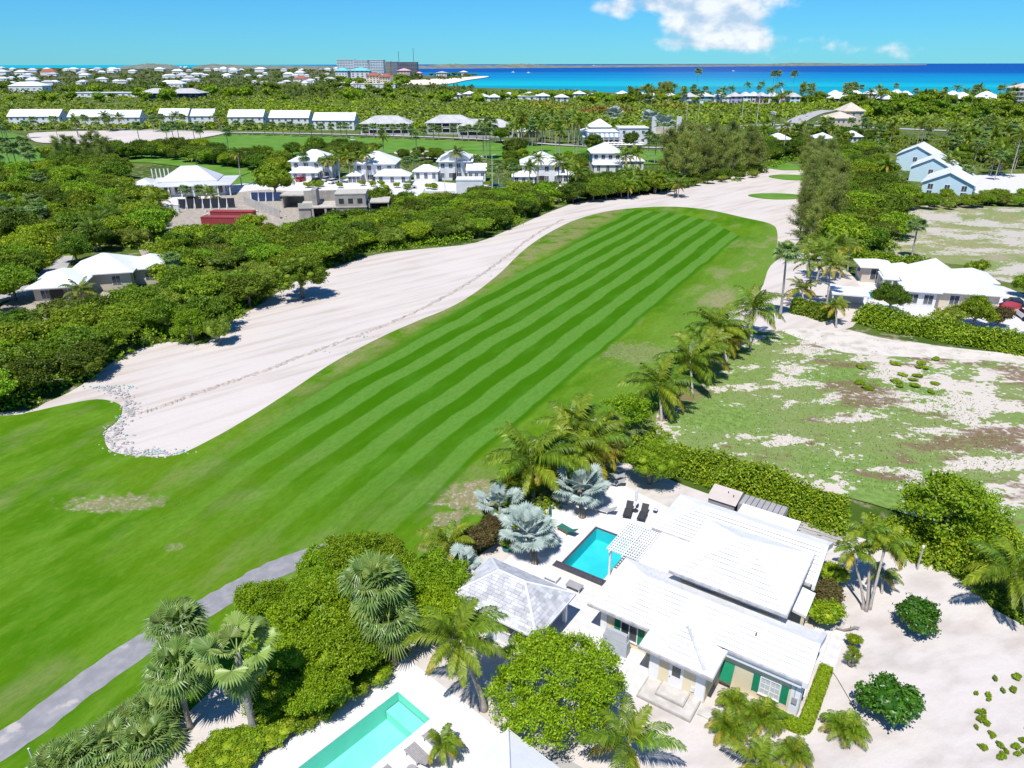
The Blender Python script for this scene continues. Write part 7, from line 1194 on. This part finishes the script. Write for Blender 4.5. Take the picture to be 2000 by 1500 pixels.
# far town: every house that shows
GT = 'small white houses of the far town'; r = random.Random(3)
for k in range(95):
    x = r.uniform(-10,660); y = r.choice((r.uniform(139,152),r.uniform(150,168),r.uniform(136,142))); d = P(x,y).length; w = d*r.uniform(.006,.013)*(.7 if y < 140 else 1); t = thing('town_house', 'small white-roofed house among the trees of the far town', 'house', P(x,y), r.uniform(-.3,.3), GT); mb = MB(); mb.box(-w/2,w/2,-w*.3,w*.3,0,w*.28); mb.build('wall','wall_white',t); hip_mesh(w,w*.6,w*.16,w*.03,w*.29,w*.02).build('roof',r.choice(['seam_white','seam_white','seam_pale','seam_grey']),t)
for x, y in ((92,147),(585,160)): t, w = site('red_roofed_house', ['house with a dull red roof in the far town','house with a salmon hip roof on the plain'][x > 100], x-12, x+14, y, 30); block(t, w, 26, w*.22, 'hip', w*.2, 1, 'wall_white', 'tile_red', wins=(4,1))
yy = 1/NG.uniform(1/9000,1/1000,2600); xx = NG.uniform(-.80,-.05,2600)*yy; C = np.stack([xx,yy],1); C = C[[inside(p,LANDP) for p in C]]
clumps('far_wood', C, NG.uniform(3,8,len(C))*np.clip(C[:,1]/1600,.8,3), NG.uniform(3,7,len(C))*np.clip(C[:,1]/3000,1,1.5), 'leaf_dark', 'far woods of the plain round the town', 'woods', 14, .34, 5)
mat('tower_white', (0.88,0.88,0.88), (0.84,0.84,0.84), scale=.05)
mat('hotel_glass', (0.22,0.30,0.36), scale=.05, rough=.2)
# hotels on the point
def hotel(label, x0, x1, ytop, by, d, m, floors, bays, roofm='wall_white', glassm='hotel_glass', name='hotel_tower'):
    t, w = site(name, label, x0, x1, by, d, cat='tower'); dist = P((x0+x1)/2,by).y; h = (by-ytop)*dist/FPX*.83; mb = MB(); mb.box(-w/2,w/2,-d/2,d/2,0,h); mb.build('core',m,t); fh = h/floors
    for f in range(floors):
        for b in range(bays): a = -w/2+w*(b+.06)/bays; mb = MB(); mb.box(a,a+w/bays*.88,-d/2-.3,-d/2-.01,f*fh+fh*.35,f*fh+fh*.68); mb.build('window',glassm,t)
        mb = MB(); mb.box(-w/2-.6,w/2+.6,-d/2-.9,-d/2-.31,f*fh,f*fh+fh*.14); mb.build('balcony',m,t)
    mb = MB(); mb.box(-w/2-.8,w/2+.8,-d/2-1,d/2+1,h,h+fh*.3); mb.build('roof',roofm,t); return t
hotel('white hotel tower with dark glass balconies, left of the group', 661, 692, 116.5, 152, 40, 'tower_white', 11, 6); hotel('white hotel wing joined to the left tower', 693, 719, 118, 152, 40, 'tower_white', 11, 5); hotel('white round-cornered hotel tower with a sail-like fin', 725, 750, 117.5, 152, 40, 'tower_white', 11, 5)
mat('tower_ochre', (0.55,0.42,0.26), scale=.05); mat('tower_grey', (0.36,0.36,0.38), scale=.05)
hotel('slim ochre-edged tower in the hotel group', 755, 764, 120, 150, 30, 'tower_ochre', 10, 3); hotel('slim grey tower beside the ochre one', 765, 777, 121, 150, 30, 'tower_grey', 10, 3, 'tower_grey'); t = hotel('dark unfinished tower with open floors and cranes', 778, 815, 121.5, 148, 40, 'tower_grey', 10, 9, 'tower_grey', 'shade')  # the dark tower's window panels paint the shade of its open floors
for x, hh in ((-30,75),(20,85)): mb = MB(); mb.bar((x,0,0),(x,0,hh),1.2,1.2); mb.build('crane_mast','metal_dark',t)
for i,(x0,x1,yt,by,m,rm,l) in enumerate(((656,679,131,156,'wall_white','roof_turq','white block with turquoise roof below the left tower'),(686,721,131,156,'wall_white','roof_turq','wider white block with turquoise roof below the hotel wing'),(716,740,141,163,'wall_beige','tile_red','cream block with red tiled roof beside the beach'),(742,762,143,165,'wall_beige','tile_red','smaller cream block with red roof beside the beach'),(776,800,133,150,'wall_beige','wall_pink','pale pink roofed hotel block below the dark tower'),(812,822,140,150,'wall_beige','wall_pink','small pink roofed house right of the dark tower'),(852,872,139,150,'wall_white','seam_grey','white house on the sandy point'),(898,912,138,148,'wall_white','seam_white','white house at the tip of the sandy point'))):
    t, w = site('hotel_block', l, x0, x1, by, 45); h = (by-yt)*P(x0,by).y/FPX*.60; block(t, w, 40, h, 'hip', h*.38, 2, m, rm, wins=(4,1), floors=4, winw=w/9, winh=h*.12)
for k in range(60): x = r.uniform(640,930); far_tree(x, r.uniform(152,168) if x < 800 else r.uniform(147.5,150.5), r.uniform(1.6,2.6), 'dark tree among the hotels of the point', 'trees of the hotel point')
# hills and the far shore across the bay
mat('far_hill', (0.11,0.14,0.11), (0.22,0.22,0.18), scale=0.012, rough=0.95); mat('far_sand', (0.62,0.56,0.46), scale=0.01)
def ridge(name, prof, by, depth, m, seed):        # prof: list of (px, top px); a low rough landform standing at its own distance
    rs = random.Random(seed); V = []; F = []; K = 6; cols = []; pr = spline(prof,8)
    for q in pr:
        a = P(q[0],by(q[0]) if callable(by) else by); dist = a.y; hgt = max(1.0,((by(q[0]) if callable(by) else by)-q[1])*dist/FPX*.83)*rs.uniform(.9,1.08)
        for k in range(K): t = k/(K-1); V.append((a.x*(1+t*depth/dist), a.y+t*depth, -1+(hgt+1)*(0,.35,.75,1.0,.7,0)[k]))
    n = len(pr)
    for i in range(n-1):
        for k in range(K-1): F.append((i*K+k,(i+1)*K+k,(i+1)*K+k+1,i*K+k+1))
    return struct(name, mesh_from(name, V, F, m, True))
ridge('hills', [(225,132),(250,128.5),(275,126),(293,122.8),(310,124),(335,126.5),(352,131)], 134.5, 900, 'far_hill', 1); ridge('hills', [(375,131),(395,127),(420,124.8),(445,126),(500,127.5),(560,128.6),(640,129),(690,131)], 134.5, 900, 'far_hill', 2)
ridge('far_shore', [(600,131),(700,129),(780,128.5),(830,128),(870,125.5),(890,124.8),(930,127.5),(970,127.2),(1010,124.4),(1030,124.6),(1060,127),(1120,127.6),(1200,127.4),(1300,126.4),(1400,126),(1500,124.6),(1540,122.9),(1600,122.8),(1680,124.2),(1760,125.0),(1810,125.5)], lambda x: 134.2-(x-820)*.0073, 700, 'far_hill', 3)
r = random.Random(21)
for k in range(60): x = r.choice((r.uniform(225,350),r.uniform(390,560),r.uniform(820,1060),r.uniform(1060,1700))); by = 133.2 if x < 800 else 133.2-(x-820)*.0073; p = P(x,by-.1); w = r.uniform(16,34)*(1.4 if x > 1060 else 1); t = thing('shore_house', 'tiny white house on the far shore and hills', 'house', (p.x,p.y+250,r.uniform(3,16)-3), 0, 'tiny white houses on the far shore'); mb = MB(); mb.box(-w/2,w/2,-8,8,-20,6); mb.build('wall','wall_white',t); hip_mesh(w,16,4,1,6.2).build('roof','seam_white',t)
# boats
def sail(x, by, h, label): t = thing('sailboat', label, 'boat', P(x,by,-1.0), .4); mb = MB(); mb.add([(-h*.28,0,.5),(h*.28,0,.5),(h*.36,0,1.4),(-h*.28,0,1.4),(-h*.24,h*.09,.9),(h*.2,h*.09,.9),(-h*.24,-h*.09,.9),(h*.2,-h*.09,.9)],[(0,4,6),(0,1,5,4),(0,6,7,1),(4,5,2,3),(3,2,7,6),(1,7,2),(1,2,5),(3,6,4)]); mb.build('hull','metal_white',t); mb = MB(); mb.tube([(0,0,.8),(0,0,h)],[.1,.05],5); mb.build('mast','metal_white',t); mb = MB(); mb.add([(-.1,0,h*.97),(-.15,0,1.8),(-h*.30,.3,1.9)],[(0,1,2)]); mb.add([(.15,0,h*.85),(h*.32,.2,1.7),(.2,.1,1.6)],[(0,1,2)]); mb.build('sail','canvas_white',t)
sail(1971,184.0,11,'sailboat with white sail off the cream apartment block'); sail(1664,182.5,9,'sailboat behind the coast casuarinas'); sail(1527,181,8,'small sailboat above the pink resort houses')
for x, y, l in ((1432,139.5,'white motor boat far out on the turquoise water'),(1002,142,'tiny motor boat on the bay'),(1032,143,'tiny motor boat near another on the bay'),(1895,124.5,'white ship on the horizon')): t = thing('motor_boat', l, 'boat', P(x,y,-1.0)); mb = MB(); mb.add([(-9,-2.5,.2),(7,-2.5,.2),(12,0,2.4),(7,2.5,.2),(-9,2.5,.2),(-9,-3,2),(7,-3,2.2),(7,3,2.2),(-9,3,2)],[(0,1,3,4),(0,5,6,1),(1,6,2),(3,2,7),(3,7,8,4),(0,4,8,5),(5,8,7,2,6)]); mb.build('hull','metal_white',t); mb = MB(); mb.box(-4,4,-1.8,1.8,2.1,5); mb.build('cabin','trim_white',t)
